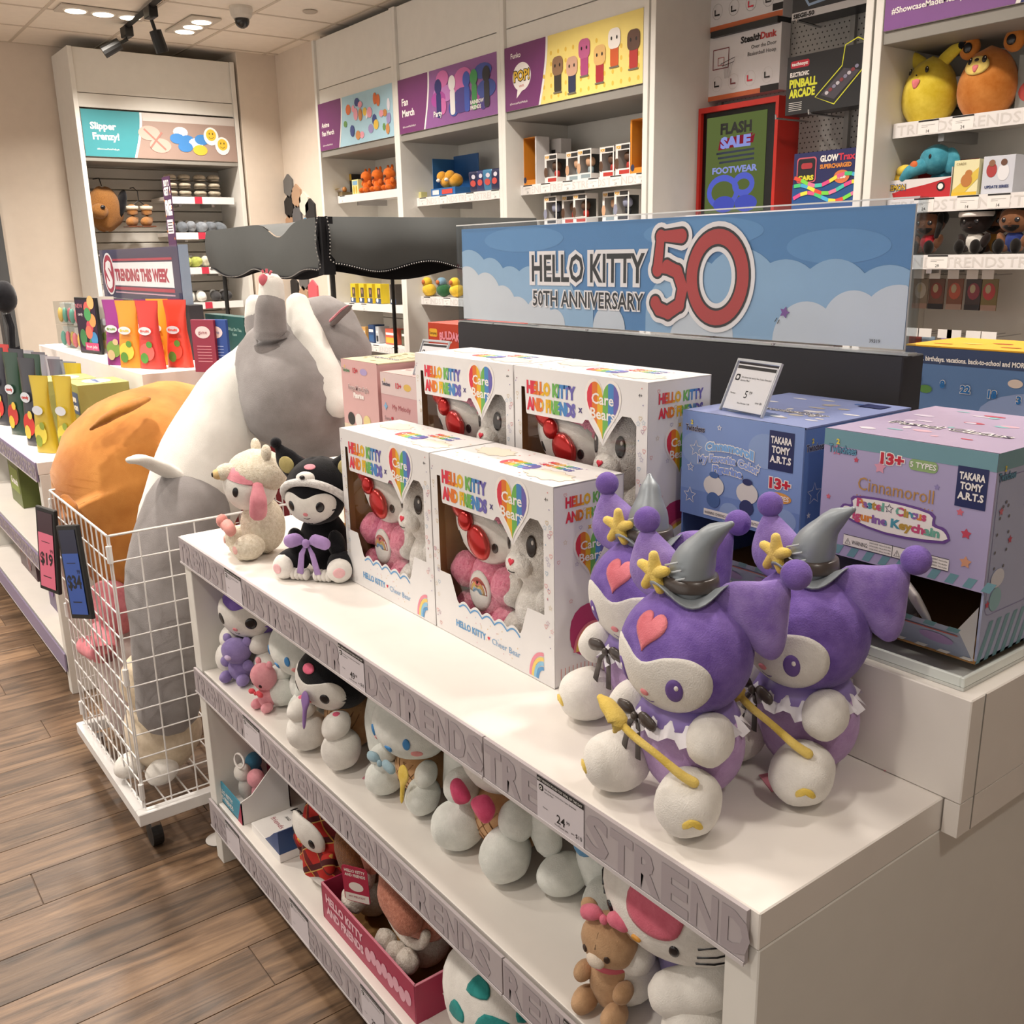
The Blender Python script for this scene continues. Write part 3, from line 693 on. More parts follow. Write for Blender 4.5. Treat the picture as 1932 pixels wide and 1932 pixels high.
# ================================================================== SOFT TOYS (plain, unbranded shapes in the photograph's colours and poses)
PW = plush('#e6e2dc', '#efece6', 20); PCR = fleece('#e8dcc4', '#f1e9d8'); PPUR = plush('#6b50a4', '#8a70bf', 22); PLIL = plush('#b391c4', '#c3a6d2', 22); PEAR = plush('#8468b8', '#a08acb', 24)
PBLK = plush('#0e0e12', '#18181d', 30); PPNK = plush('#e08b98', '#eda3ae', 25); PHOT = plush('#e0607f', '#ec7c96'); PYEL = plush('#e4c455', '#edd27a', 30); PTAN = plush('#c99a6c', '#d6ac80', 22)
PGREY = plush('#8f8a8a', '#9d9897', 12); PORG = plush('#c0762c', '#d08a3c', 9); PBRN = plush('#5a3524', '#6d432f'); SATG = plain('#8f979e', .42, .5, .25); SATB = plain('#4a423f', .3, .6)
PEMB = plain('#6a4f98', .6); BLKE = plain('#17151a', .25, .6); PNKE = plain('#e08a90', .6); PRED = plain('#cf5560', .6); BLUE = plain('#3d86c4', .5); SATL = plain('#8f7cc0', .35)

def disc(a, e, ra, re, rot=0, n=20):
    r = math.radians(rot); o = []
    for i in range(n):
        t = 2*PI*i/n; x = ra*math.cos(t); y = re*math.sin(t); o.append((a+x*math.cos(r)-y*math.sin(r), e+x*math.sin(r)+y*math.cos(r)))
    return o
def smooth(pts, k=4):
    o = []; n = len(pts)
    for i in range(n):
        p0, p1, p2, p3 = (Vector(pts[(i+j-1) % n]) for j in range(4))
        for q in range(k):
            t = q/k; v = .5*((2*p1)+(p2-p0)*t+(2*p0-5*p1+4*p2-p3)*t*t+(3*p1-p0-3*p2+p3)*t**3); o.append((v.x, v.y))
    return o
def el(t, name, c, r, mat, rot=(0, 0, 0), n=22, m=14, wob=.02, e=1.0, par=None):
    return MB().ell(c, r, rot, None, n, m, wob, c[0]*50+c[2]*20, e).build(name, mat, par or t, True)
def hn(t, name, pts, rad, mat, flat=1., n=14, up=None, sub=4): return MB().horn(pts, rad, None, n, flat, up, sub).build(name, mat, t, True)
def pt(t, name, c, r, outl, mat, off=.02, rot=(0, 0, 0), rings=5): return MB().patch(c, r, outl, rot, off, None, rings).build(name, mat, t, True)
def eyes(t, c, r, mat, a=26, e=-12, ra=6, re=9, rot=(0, 0, 0), off=.035, shine=True, sides=(-1, 1)):
    for s in sides:
        pt(t, 'eye', c, r, disc(s*a, e, ra, re), mat, off, rot, 3)
        if shine: pt(t, 'eye_highlight', c, r, disc(s*a+ra*.25, e+re*.35, ra*.25, re*.22, n=10), WP, off+.012, rot, 2)
def smile(t, c, r, mat, a=0, e=-28, w=6, rot=(0, 0, 0), off=.03, th=1.0):
    up = [(a-w+2*w*k/8, e-3.*math.sin(PI*k/8)) for k in range(9)]; dn = [(p[0], p[1]-th) for p in up[::-1]]
    pt(t, 'mouth', c, r, up+dn, mat, off, rot, 1)
def bow(t, c, s, mat, rz=0, droop=.5, tails=True, knot=None, puff=.5):
    """two padded loops, a knot and tails; faces -y"""
    q = math.radians(rz); cx, sx = math.cos(q), math.sin(q)
    def P(x, y, z): return (c[0]+x*cx-z*sx, c[1]+y, c[2]+x*sx+z*cx)
    b = MB()
    for d in (-1, 1):
        b.horn([P(d*.1*s, 0, 0), P(d*.45*s, -.08*s, .12*s), P(d*.8*s, -.05*s, .02*s)], [.1*s, .3*s, .3*s], None, 12, puff, (0, 1, 0))
    o = b.build('bow', mat, t, True)
    MB().ell(P(0, -.14*s, 0), (.17*s, .14*s, .2*s)).build('knot', knot or mat, o, True)
    if tails:
        for d in (-1, 1):
            MB().tube([P(d*.05*s, -.05*s, -.1*s), P(d*.25*s, -.1*s, -.5*s), P(d*.42*s, -.06*s, -droop*2*s)], [.06*s, .13*s, .16*s], None, 8, .25, True, (0, 1, 0)).build('bow_tail', mat, o, True)
    return o

# ---- hooded purple toy with a silver pointed hat
def imp(label, loc, rz, wand=True, hatlean=1, group=None):
    t = thing('plush_toy', label, 'plush toy', loc, rz, group)
    el(t, 'body', (0, .0, .075), (.07, .06, .075), PLIL, n=28, m=18)
    for s in (-1, 1):
        el(t, 'leg', (s*.06, -.066, .0385), (.037, .043, .0375), PW, (0, 0, s*18), e=.92)
        pt(t, 'sole_badge', (s*.06, -.066, .0385), (.037, .043, .0375), smooth([(-16, -4), (-4, 6), (12, 2), (20, -10), (14, -14), (6, -7), (-6, -4), (-14, -14)], 3), PYEL, .04, (0, 0, s*18+(-12 if s < 0 else 30)), 2)
        el(t, 'arm', (s*.062, -.035, .108), (.027, .034, .029), PW, (20, 0, s*25))
    # collar: satin cape and ruffle
    MB().lathe([(.036, .140), (.05, .133), (.063, .113), (.060, .110)], SATL, 28, (0, -.006, 0)).build('cape', None, t, True)
    g = []
    for i, (r_, z_) in enumerate(((.048, .128), (.064, .114), (.073, .104))):
        g.append([((r_+.004*math.sin(k*PI*2/3*1.0)*i)*math.cos(2*PI*k/60), (r_+.003*math.sin(k*2.1)*i)*math.sin(2*PI*k/60)*.95-.008, z_+.0035*math.sin(k*1.57)*i) for k in range(60)])
    MB().sheet(g, None, True).build('ruffle', plain('#e9e6ee', .6), t, True)
    hc, hr = (0, -.012, .193), (.082, .075, .076)
    el(t, 'hood', hc, hr, PPUR, n=36, m=24, wob=.008)
    face = smooth([(0, 4), (-22, 13), (-44, 14), (-60, 2), (-62, -20), (-48, -42), (-20, -58), (0, -61), (20, -58), (48, -42), (62, -20), (60, 2), (44, 14), (22, 13)], 4)
    pt(t, 'face', hc, hr, face, PW, .014, (0, 0, 0), 8)
    pt(t, 'forehead_patch', hc, hr, heart(0, 31, 38, 36, 32), plush('#dd7480', '#e88a94'), .028, (0, 0, 0), 4)
    eyes(t, hc, hr, PEMB, 31, -16, 7.5, 12, off=.03)
    pt(t, 'nose', hc, hr, disc(0, -27, 4.5, 3.4), PNKE, .045, (0, 0, 0), 3)
    smile(t, hc, hr, PEMB, 0, -37, 7, off=.022)
    # horns of the hood with pompoms
    o1 = smooth([(-.085, .322), (-.073, .322), (-.022, .29), (-.010, .258), (-.03, .232), (-.083, .24), (-.103, .262), (-.099, .292)], 4)
    h1 = MB().pillow(o1, .019, frame((0, .004, 0), (1, .06, 0), (0, 0, 1))).build('hood_horn', PEAR, t, True)
    MB().ell((-.080, -.001, .333), .0165).build('pompom', PPUR, h1, True)
    dx, dy = .8, .6
    o2 = smooth([(.02, .255), (.034, .281), (.07, .286), (.102, .288), (.105, .25), (.102, .208), (.09, .192), (.072, .2), (.045, .225)], 4)
    h2 = MB().pillow(o2, .02, frame((.012, -.012, 0), (dx, dy, 0), (0, 0, 1))).build('hood_horn', PEAR, t, True)
    MB().ell(((.012+.11*dx), -.012+.11*dy, .297), .0175).build('pompom', PPUR, h2, True)
    # hat
    g = []
    for r_ in (.016, .03, .046, .0475, .046, .03):
        i = len(g); g.append([(r_*math.cos(2*PI*k/40)*1.05, -.012+r_*math.sin(2*PI*k/40)*.9, .268+(r_/.046)**2*(.010*math.sin(3*2*PI*k/40+.8)+.004)-(.003 if i > 3 else 0)) for k in range(40)])
    hat = MB().sheet(g, None, True).build('hat_brim', SATG, t, True)
    MB().horn([(0, -.01, .268), (.004*hatlean, -.008, .3), (.02*hatlean, 0, .333), (.043*hatlean, .008, .352)], [.031, .027, .015, .004], None, 18, .95).build('hat_cone', SATG, hat, True)
    MB().lathe([(.034, .272), (.0345, .274), (.0325, .286), (.03, .287)], SATB, 24, (.001, -.01, 0)).build('hat_band', None, hat, True)
    for k in range(3): MB().tube([(-.012+.006*k, -.038, .300-.008*k), (.008+.006*k, -.040, .308-.008*k)], .0014, plain('#b9c0c6', .3), 6).build('hat_stitch', None, hat, True)
    bw = MB()
    for k in range(5):
        a_ = PI/2+k*2*PI/5; bw.horn([(-.026, -.040, .288), (-.026+.02*math.cos(a_), -.043, .288+.021*math.sin(a_))], [.0095, .006], None, 10)
    bw.build('hat_star', PYEL, hat, True)
    # dark satin bow
    bw = bow(t, (-.02, -.072, .118), .03, SATB, -8, .9)
    if wand:
        wd = MB().horn([(-.02, -.108, .128), (.012, -.108, .116), (.04, -.1, .103), (.066, -.088, .085), (.078, -.078, .076)], [.004, .0048, .0045, .0055, .006], None, 10).build('wand', PYEL, t, True)
        MB().horn([(-.048, -.104, .140), (-.030, -.108, .137), (-.012, -.110, .126), (-.014, -.112, .114)], [.005, .0105, .0125, .004], None, 12, .8).build('wand_tip', PYEL, wd, True)
    tg = MB().box(-.02, .02, -.0005, .0005, 0, .05, plain('#d98a98', .5), 0, Matrix.Translation((.05, .085, .001)) @ Euler((-1.5, 0, -.5)).to_matrix().to_4x4()).build('hang_tag', None, t)
    el(t, 'tail', (0, .055, .05), (.012, .02, .012), PPUR)
    return t
i1 = imp('purple hooded plush in a silver hat, nearest, holding a wand at the table front', (.802, .722, TZ+.0008), -90)
i2 = imp('purple hooded plush in a silver hat, furthest left, pressed against the white toy boxes', (.905, .895, TZ+.0008), -82, wand=False, hatlean=-.3)
i3 = imp('purple hooded plush in a silver hat, back right, leaning on the white riser', (.962, .672, TZ+.0008), -97, wand=True)
for o in (i1, i2, i3): o['group'] = 'purple plush toys in silver hats'

# ---- cream toy wearing a bear hood, in profile
t = thing('plush_toy', 'cream plush with bear-snout hood and pink ear flap, far left on the table top', 'plush toy', (.785, 2.02, TZ+.001), -98)
el(t, 'body', (0, .01, .065), (.05, .05, .066), PCR)
for s in (-1, 1):
    el(t, 'leg', (s*.042, -.035, .030), (.028, .036, .029), PCR, (0, 0, s*12)); pt(t, 'paw_pad', (s*.042, -.035, .030), (.028, .036, .029), disc(0, 0, 22, 18), plush('#e6b3ac'), .05, (0, 0, s*12))
    for k in range(3): el(t, 'paw', (s*.022+(k-1)*.013, -.052, .012), (.009, .012, .012), PCR, n=12, m=8)
hc, hr = (0, -.01, .165), (.066, .06, .062)
el(t, 'head', hc, hr, PW, n=30, m=20)
pt(t, 'hood_lining', hc, hr, smooth([(-88, 8), (-50, 14), (0, 26), (50, 14), (88, 8), (88, 36), (0, 46), (-88, 36)], 3), PPNK, .02, rings=6)
el(t, 'bear_hood', (0, .008, .188), (.07, .066, .052), PCR, n=30, m=20)
sn = el(t, 'hood_snout', (0, -.058, .196), (.022, .026, .02), PCR); el(t, 'snout_tip', (0, -.078, .194), (.013, .013, .012), plush('#d9bb85'), par=sn); el(t, 'nose', (0, -.09, .194), (.0045, .003, .0055), BLKE, par=sn, n=12, m=8)
for s in (-1, 1):
    el(t, 'hood_ear', (s*.045, .02, .238), (.016, .011, .019), PCR, (0, s*15, 0))
    pt(t, 'eye', hc, hr, disc(s*42, -6, 6.5, 11, s*-15), BLKE, .03)
hn(t, 'ear_flap', [(.066, -.01, .17), (.076, -.014, .14), (.074, -.016, .115)], [.012, .019, .02], PPNK, .6, up=(1, 0, 0))
hn(t, 'ear_flap', [(-.066, -.01, .17), (-.076, -.014, .14), (-.074, -.016, .115)], [.012, .019, .02], PPNK, .6, up=(1, 0, 0))
bow(t, (0, -.07, .075), .052, plush('#e89a92', '#f0aca4'), 0, tails=False, puff=.8)

# ---- black toy with trimmed hood
t = thing('plush_toy', 'black plush with a white-trimmed hood and lilac bow, beside the left white toy box', 'plush toy', (.835, 1.80, TZ+.001), -52)
el(t, 'body', (0, .01, .068), (.052, .045, .068), PBLK, n=26, m=16)
for s in (-1, 1):
    el(t, 'leg', (s*.056, -.03, .030), (.03, .04, .029), PBLK, (0, 0, s*22)); el(t, 'foot', (s*.064, -.058, .026), (.026, .018, .026), PW, (0, 0, s*22)); pt(t, 'paw_pad', (s*.064, -.058, .026), (.026, .018, .026), disc(0, 0, 28, 24), plush('#eab8bc'), .05, (0, 0, s*22))
    el(t, 'arm', (s*.046, -.025, .07), (.018, .02, .036), PBLK, (20, 0, 0))
    for k in range(4): el(t, 'paw', (s*.026+(k-1.5)*.0095, -.058, .013), (.0075, .013, .013), PW, n=12, m=8)
hc, hr = (0, -.012, .168), (.064, .056, .058)
el(t, 'head', hc, hr, PBLK, n=30, m=20)
pt(t, 'face', hc, hr, smooth([(0, 9), (-24, 18), (-46, 18), (-62, 4), (-60, -20), (-42, -42), (0, -58), (42, -42), (60, -20), (62, 4), (46, 18), (24, 18)], 4), PW, .02, rings=7)
eyes(t, hc, hr, BLKE, 30, -8, 8, 11, off=.035, shine=False); pt(t, 'nose', hc, hr, disc(0, -24, 5, 4), PNKE, .05); smile(t, hc, hr, BLKE, 0, -33, 8, off=.03, th=1.6)
# hood with fur rim
el(t, 'hood', (0, .008, .193), (.07, .06, .056), PBLK, n=30, m=20)
rim = [(.068*math.sin(math.radians(a)), -.05+.05*(1-math.cos(math.radians(a)))*.75-.012*math.cos(math.radians(a)), .165+.046*math.cos(math.radians(a))) for a in range(-125, 126, 14)]
hn(t, 'fur_rim', rim, [.0085]*len(rim), fleece('#e6e4e2', '#f2f0ee'), 1, 10, sub=2)
sn = el(t, 'hood_muzzle', (0, -.052, .218), (.02, .014, .013), PW); el(t, 'nose', (0, -.066, .222), (.006, .004, .0045), BLKE, par=sn, n=12, m=8)
pt(t, 'hood_patch', (0, .008, .193), (.07, .06, .056), disc(0, 50, 16, 7), PPNK, .03)
for s in (-1, 1):
    h = hn(t, 'hood_ear', [(s*.045, .01, .215), (s*.072, .01, .24), (s*.092, .012, .268)], [.032, .026, .009], PBLK, .5, up=(0, 1, 0))
    MB().ell((s*.067, -.003, .232), (.017, .005, .019), (0, s*35, 0)).build('ear_lining', plush('#b3a468', '#c0b27a'), h, True)
    MB().ell((s*.096, .012, .275), .012).build('pompom', PBLK, h, True)
bow(t, (0, -.066, .085), .048, plush('#a98bc6', '#b89ad2'), 0, .7, True, puff=.55)

# ---- brown tray behind them and the toys in it
t = thing('cardboard_tray', 'brown cardboard counter tray behind the black plush', 'box', (.965, 1.745, TZ+.001))
MB().prism([(0, 0), (.26, 0), (.26, .13), (.14, .13)], .003, frame((.03, 0, 0), (0, 1, 0), (0, 0, 1)), CARD).build('side', None, t)
MB().box(0, .055, 0, .26, 0, .004, CARD).build('base', None, t); MB().box(0, .003, 0, .26, .004, .05, CARD).build('front_lip', None, t); MB().box(.0525, .0555, 0, .26, .004, .13, CARD).build('back', None, t)
t = thing('plush_toy', 'brown round-eared plush lying behind the black plush', 'plush toy', (.985, 1.84, TZ+.006), -100)
el(t, 'head', (0, 0, .128), (.066, .022, .036), PBRN); el(t, 'body', (0, .0, .05), (.05, .02, .05), PBRN)
for s in (-1, 1): e_ = el(t, 'ear', (s*.066, -.002, .152), (.02, .009, .017), PBRN, (0, s*20, 0)); MB().ell((s*.064, -.011, .152), (.008, .003, .009)).build('ear_lining', PW, e_, True)
t = thing('plush_toy', 'mustard plush peeping out between the brown plush and the spotted bow', 'plush toy', (.952, 1.80, TZ+.001), -95)
el(t, 'head', (0, 0, .105), (.034, .014, .03), plush('#d99c45', '#e3ad5c')); el(t, 'body', (0, 0, .04), (.03, .014, .04), plush('#d99c45', '#e3ad5c'))
for s in (-1, 1): el(t, 'ear', (s*.02, 0, .137), (.013, .008, .012), plush('#d99c45', '#e3ad5c'), (0, s*30, 0))
t = thing('plush_toy', 'pink plush with white polka dots left of the nearer white box, mostly hidden', 'plush toy', (.935, 1.752, TZ+.001), -95)
el(t, 'body', (0, 0, .035), (.025, .014, .034), PHOT)
for s in (-1, 1):
    c, r = (s*.022, 0, .11), (.027, .014, .026); b_ = el(t, 'bow_loop', c, r, PHOT)
    for (a, e) in ((-30, 20), (10, 45), (25, -10), (-15, -35)): pt(t, 'white_dot', c, r, disc(a, e, 14, 13, n=12), WP, .03, rings=2)
el(t, 'knot', (0, -.006, .105), (.01, .012, .012), PHOT)

# ================================================================== WHITE WINDOW BOXES
BXW, BXD, BXH = .336, .14, .32
CW = plain('#e8e6e6', .35, .5)
def topprof(u):   # underside of the printed plate above the window, as height
    P = [(.02, .285), (.03, .285), (.033, .242), (.035, .238), (.185, .238), (.192, .246), (.2, .246), (.235, .208), (.27, .252), (.28, .262), (.3, .262), (.312, .25)]
    for a, b in zip(P, P[1:]):
        if a[0] <= u <= b[0]: return a[1]+(b[1]-a[1])*(u-a[0])/(b[0]-a[0])
    return P[-1][1]
def botprof(u):
    base = .112 if u < .052 else .112-.045*min(1, (u-.052)/.02) if u < .075 else .067-.0*(u)
    if u > .25: base = max(base, .06+.055*min(1, (u-.25)/.02))
    elif u > .075: base = .064+.009*abs(math.sin((u-.075)*PI/.035))
    return base
def windowbox(label, loc):
    t = thing('window_box', label, 'toy box', loc, -90, 'white window boxes of paired plush toys')
    W_, D_, H_ = BXW, BXD, BXH; x0 = -W_/2
    b = MB()
    b.box(x0, x0+.002, 0, D_, 0, H_, CW).box(-x0-.002, -x0, 0, D_, 0, H_, CW).box(x0, -x0, 0, D_, H_-.002, H_, CW).box(x0, -x0, 0, D_, 0, .002, CW).box(x0, -x0, D_-.002, D_, 0, H_, CW)
    body = b.build('carton', None, t)
    # front card with the die-cut window
    us = sorted(set([.02+.292*k/92 for k in range(93)]+[.03, .033, .035, .185, .2, .235, .27]))
    f = MB()
    for y in (-.0008,):
        f.add([(x0, y, 0), (x0+.02, y, 0), (x0+.02, y, H_), (x0, y, H_)], [(0, 1, 2, 3)], CW)
        f.add([(x0+.312, y, 0), (-x0, y, 0), (-x0, y, H_), (x0+.312, y, H_)], [(0, 1, 2, 3)], CW)
        for a, c in zip(us, us[1:]):
            f.add([(x0+a, y, topprof(a)), (x0+c, y, topprof(c)), (x0+c, y, H_), (x0+a, y, H_)], [(0, 1, 2, 3)], CW)
            f.add([(x0+a, y, 0), (x0+c, y, 0), (x0+c, y, botprof(c)), (x0+a, y, botprof(a))], [(0, 1, 2, 3)], CW)
    f.build('front_card', None, body)
    MB().add([(x0+.003, .006, .003), (-x0-.003, .006, .003), (-x0-.003, .006, H_-.003), (x0+.003, .006, H_-.003)], [(0, 1, 2, 3)], acrylic((.98, .98, .98))).build('window_film', None, t)
    MB().box(x0+.004, x0+.006, .008, D_-.004, .003, H_-.004, CARD).box(-x0-.006, -x0-.004, .008, D_-.004, .003, H_-.004, CARD).box(x0+.006, -x0-.006, D_-.006, D_-.004, .003, H_-.004, CARD).box(x0+.006, -x0-.006, .008, D_-.006, .003, .005, CARD).build('cardboard_insert', None, t)
    # print: front
    A = Art((x0, -.001, 0), (1, 0, 0), (0, 0, 1), .0002)
    A.rainbow('HELLO KITTY', .036, .276, .021, RB, 2, .132, .07); A.rainbow('AND FRIENDS', .036, .247, .021, RB, 2, .132, .07)
    A.text('x', .176, .256, .012, plain('#4a3f7a'), 2, bold=.03)
    def hrt(A, cx, cy, s_, L=3):
        A.poly(heart(cx, cy, .068*s_, .082*s_), WP, L-1)
        H = heart(cx, cy+.001, .06*s_, .072*s_, 60)
        for k, c in enumerate(RB):
            lo = cx-.03*s_+.06*s_*k/6-.002*s_; hi = lo+.01*s_+.002*s_
            # clip the heart into coloured bands
            seg = []
            ys = [(p[0], p[1]) for p in H]
            def yy(x, top):
                c_ = []
                for a_, b_ in zip(ys, ys[1:]+ys[:1]):
                    if (a_[0]-x)*(b_[0]-x) <= 0 and a_[0] != b_[0]: c_.append(a_[1]+(b_[1]-a_[1])*(x-a_[0])/(b_[0]-a_[0]))
                return (max(c_) if top else min(c_)) if c_ else None
            up = []; dn = []
            for q in range(5):
                x = lo+.002*s_+(hi-lo-.002*s_)*q/4; x = min(max(x, cx-.0295*s_), cx+.0295*s_); a_ = yy(x, True); b_ = yy(x, False)
                if a_ is not None: up.append((x, a_)); dn.append((x, b_))
            if len(up) > 1: A.poly(dn+up[::-1], c, L)
        A.text('Care', cx, cy+.009*s_, .014*s_, WP, L+2, 'c', .04*s_, .02); A.text('Bears', cx, cy-.010*s_, .014*s_, WP, L+2, 'c', .045*s_, .02)
    hrt(A, .235, .264, 1.28)
    BL = plain('#5b9bd0', .5)
    A.line([(.075+.175*k/60, botprof(.075+.175*k/60)-.006) for k in range(61)], .0028, BL, 2)
    A.text('HELLO KITTY', .066, .022, .0125, BL, 2, 'l', .088, .03, rot=.0); A.poly(heart(.163, .028, .007, .007), RB[0], 2); A.text('Cheer Bear', .172, .022, .011, plain('#7aa6cf'), 2, 'l', .078)
    # rainbow corner
    for k, c in enumerate(('#e88fa0', '#f0d070', '#8cc4e4', '#5b9bd0')): A.line([(.31-(.034-.006*k)*math.cos(PI/2*q/10)*1.0, .004+(.034-.006*k)*math.sin(PI/2*q/10)*1.3) for q in range(11)], .006, plain(c, .5), 2)
    rr = random.Random(5)
    for k in range(46):
        u, v = (rr.uniform(.004, .016), rr.uniform(.01, .31)) if k % 2 else (rr.uniform(.316, .332), rr.uniform(.05, .31))
        c = plain(rr.choice(['#8c86b0', '#d98a8a', '#8fb0c8', '#c9b48a', '#a0628a']), .5)
        if k % 3 == 0: h_ = heart(u, v, .007, .007, 16); A.line(h_+h_[:1], .0007, c, 2)
        elif k % 3 == 1: h_ = star(u, v, .0045); A.line(h_+h_[:1], .0006, c, 2)
        else: A.poly(oval(u, v, .0012, .0012, 8), c, 2)
    for k in range(26): u = rr.uniform(.08, .25); v = rr.uniform(.006, .055); A.poly(star(u, v, .002, 4, .3), plain(rr.choice(['#9fc4e0', '#e3c490', '#d9a9b5']), .5), 2)
    A.text('4+', .316, .296, .006, INK, 2)
    A.build(body, 'printed_front')
    # print: near side
    A = Art((-x0, 0, 0), (0, 1, 0), (0, 0, 1), .0003)
    A.rainbow('HELLO KITTY', .022, .285, .016, RB, 2, .1, .05); A.rainbow('AND FRIENDS', .022, .262, .016, RB, 2, .1, .05); A.text('x', .07, .245, .008, RB[2], 2, 'c', bold=.04)
    hrt(A, .071, .205, 1.0)
    MG = plain('#b8386c', .5)
    A.poly(rrect(.03, .04, .115, .125, .035), MG, 1)
    for k, c in enumerate(('#e07a8a', '#eabf5a', '#eee060', '#8cc46c', '#6aaad8')): A.line([(.075+(.036-.005*k)*math.cos(PI*q/14), .05+(.042-.005*k)*math.sin(PI*q/14)) for q in range(15)], .005, plain(c, .5), 3)
    for k in range(16): A.line([(.012+.008*k, .003), (.012+.008*k, .03)], .0012, plain('#d9877a'), 2)
    for k in range(22):
        u, v = rr.uniform(.008, .132), rr.uniform(.13, .31); c = plain(rr.choice(['#8c86b0', '#d98a8a', '#c9b48a']), .5)
        h_ = heart(u, v, .006, .006, 14) if k % 2 else star(u, v, .004); A.line(h_+h_[:1], .0006, c, 1)
    A.build(body, 'printed_side')
    # print: top
    A = Art((x0, 0, H_), (1, 0, 0), (0, 1, 0), .0003)
    for (u, v, a_, b_) in ((.07, .09, .045, .026), (.27, .045, .05, .026)):
        cl = [(u+a_*(1+.12*math.sin(q*1.9))*math.cos(2*PI*q/30), v+b_*(1+.16*math.sin(q*1.9))*math.sin(2*PI*q/30)) for q in range(30)]; A.poly(cl, plain('#e3dccb', .5), 1); A.line(cl+cl[:1], .0008, plain('#b9a890'), 2)
    for k in range(6): A.poly(oval(.148+.012*k, .06, .012, .018, 14), RB[k], 1.5)
    A.text('Care Bears', .178, .055, .01, WP, 4, 'c', .06, .02)
    A.rainbow('HELLO KITTY', .2, .10, .011, RB, 2, .075, .05); A.rainbow('AND FRIENDS', .2, .083, .011, RB, 2, .075, .05)
    for k in range(40): A.poly(star(rr.uniform(.01, .325), rr.uniform(.008, .132), .003), plain(rr.choice(['#e3c490', '#d98a8a', '#8fb0c8', '#c7a0c0']), .5), .5)
    A.build(body, 'printed_top')
    return t
FUZ = fleece('#ee7f9e', '#f8a2ba'); FUW = fleece('#f2ede6', '#faf7f2'); FOIL = plain('#b8201f', .22, .8, .55)
def boxpink(label, loc):
    t = thing('plush_toy', label, 'plush toy', loc, -90, 'pink plush toys inside the white boxes')
    el(t, 'body', (0, .0, .07), (.052, .036, .066), FUZ, wob=.05)
    for s in (-1, 1):
        el(t, 'leg', (s*.05, -.012, .03), (.03, .03, .029), FUZ, wob=.06); el(t, 'arm', (s*.055, -.018, .095), (.028, .024, .03), FUZ, wob=.06)
    hc, hr = (0, .0, .188), (.084, .043, .076)
    el(t, 'hood', hc, hr, FUZ, n=30, m=20, wob=.03)
    pt(t, 'face', hc, hr, smooth([(-5, 16), (-50, 10), (-72, -18), (-52, -48), (0, -62), (52, -50), (70, -22), (45, 8)], 4), PW, .03, (0, 0, 0), 7)
    eyes(t, hc, hr, BLKE, 36, -24, 5, 7, off=.05, shine=False); pt(t, 'nose', hc, hr, disc(0, -32, 4, 3), PYEL, .06)
    pt(t, 'hood_muzzle', hc, hr, disc(-38, 36, 15, 15), PW, .035); pt(t, 'hood_nose', hc, hr, disc(-38, 42, 4, 4, n=12), RB[0], .06, rings=2); pt(t, 'hood_eye', hc, hr, disc(6, 52, 7, 7), BLKE, .04)
    for s in (-1, 1): el(t, 'hood_ear', (s*.052, .008, .248), (.02, .012, .02), FUZ)
    b = MB().ell((-.030, -.044, .222), (.026, .011, .034), (0, -28, 0)).ell((.022, -.046, .163), (.024, .011, .03), (0, -48, 0)).build('foil_bow', FOIL, t, True)
    MB().ell((-.006, -.05, .193), (.016, .010, .017)).build('knot', FOIL, b, True)
    MB().patch((0, 0, .07), (.052, .036, .066), disc(0, 5, 34, 30), (0, 0, 0), .03).build('tummy', PW, t, True)
    for k, c in enumerate(('#c9605a', '#d9b05a', '#7fa8c8')):
        o_ = [(math.cos(math.radians(a))*(26-6*k), 2+math.sin(math.radians(a))*(22-6*k)) for a in range(0, 181, 15)]; i_ = [(math.cos(math.radians(a))*(21-6*k), 2+math.sin(math.radians(a))*(17-6*k)) for a in range(180, -1, -15)]
        MB().patch((0, 0, .07), (.052, .036, .066), o_+i_, (0, 0, 0), .05, None, 1).build('rainbow_stripe', plain(c, .6), t, True)
    return t
def boxwhite(label, loc):
    t = thing('plush_toy', label, 'plush toy', loc, -90, 'white plush toys inside the white boxes')
    el(t, 'body', (0, .0, .06), (.042, .034, .058), FUW, wob=.05)
    for s in (-1, 1):
        el(t, 'leg', (s*.036, -.014, .028), (.026, .028, .027), FUW, wob=.06); el(t, 'arm', (s*.042, -.016, .088), (.02, .022, .028), FUW, wob=.06)
    hc, hr = (0, .0, .17), (.052, .042, .075)
    el(t, 'head', hc, hr, FUW, n=28, m=20)
    el(t, 'muzzle', (0, -.038, .142), (.026, .016, .02), FUW, n=16, m=10)
    for s in (-1, 1): el(t, 'ear', (s*.036, .0, .225), (.016, .01, .026), FUW, (0, s*10, 0)); pt(t, 'foot_heart', (s*.036, -.014, .028), (.026, .028, .027), heart(0, 0, 30, 30, 16), RB[0], .06, rings=2)
    eyes(t, hc, hr, BLKE, 30, 3, 9, 12, off=.04); pt(t, 'heart_nose', (0, -.038, .142), (.026, .016, .02), heart(0, 18, 32, 30, 16), RB[0], .06, rings=2)
    smile(t, (0, -.038, .142), (.026, .016, .02), BLKE, 0, -20, 18, off=.05, th=3)
    return t
wpos = [('front right of the four white window boxes, beside the purple plush toys', (.855, 1.2155, TZ+.0008)), ('front left of the four white window boxes, beside the black plush', (.855, 1.555, TZ+.0008)),
        ('back left of the four white window boxes, on the riser', (1.03, 1.541, 1.038)), ('back right of the four white window boxes, on the riser', (1.03, 1.201, 1.038))]
w0 = windowbox(*wpos[0]); p0_ = boxpink('x', (0, 0, 0)); q0_ = boxwhite('x', (0, 0, 0)); p0_.scale = (1.09,)*3; q0_.scale = (1.14,)*3
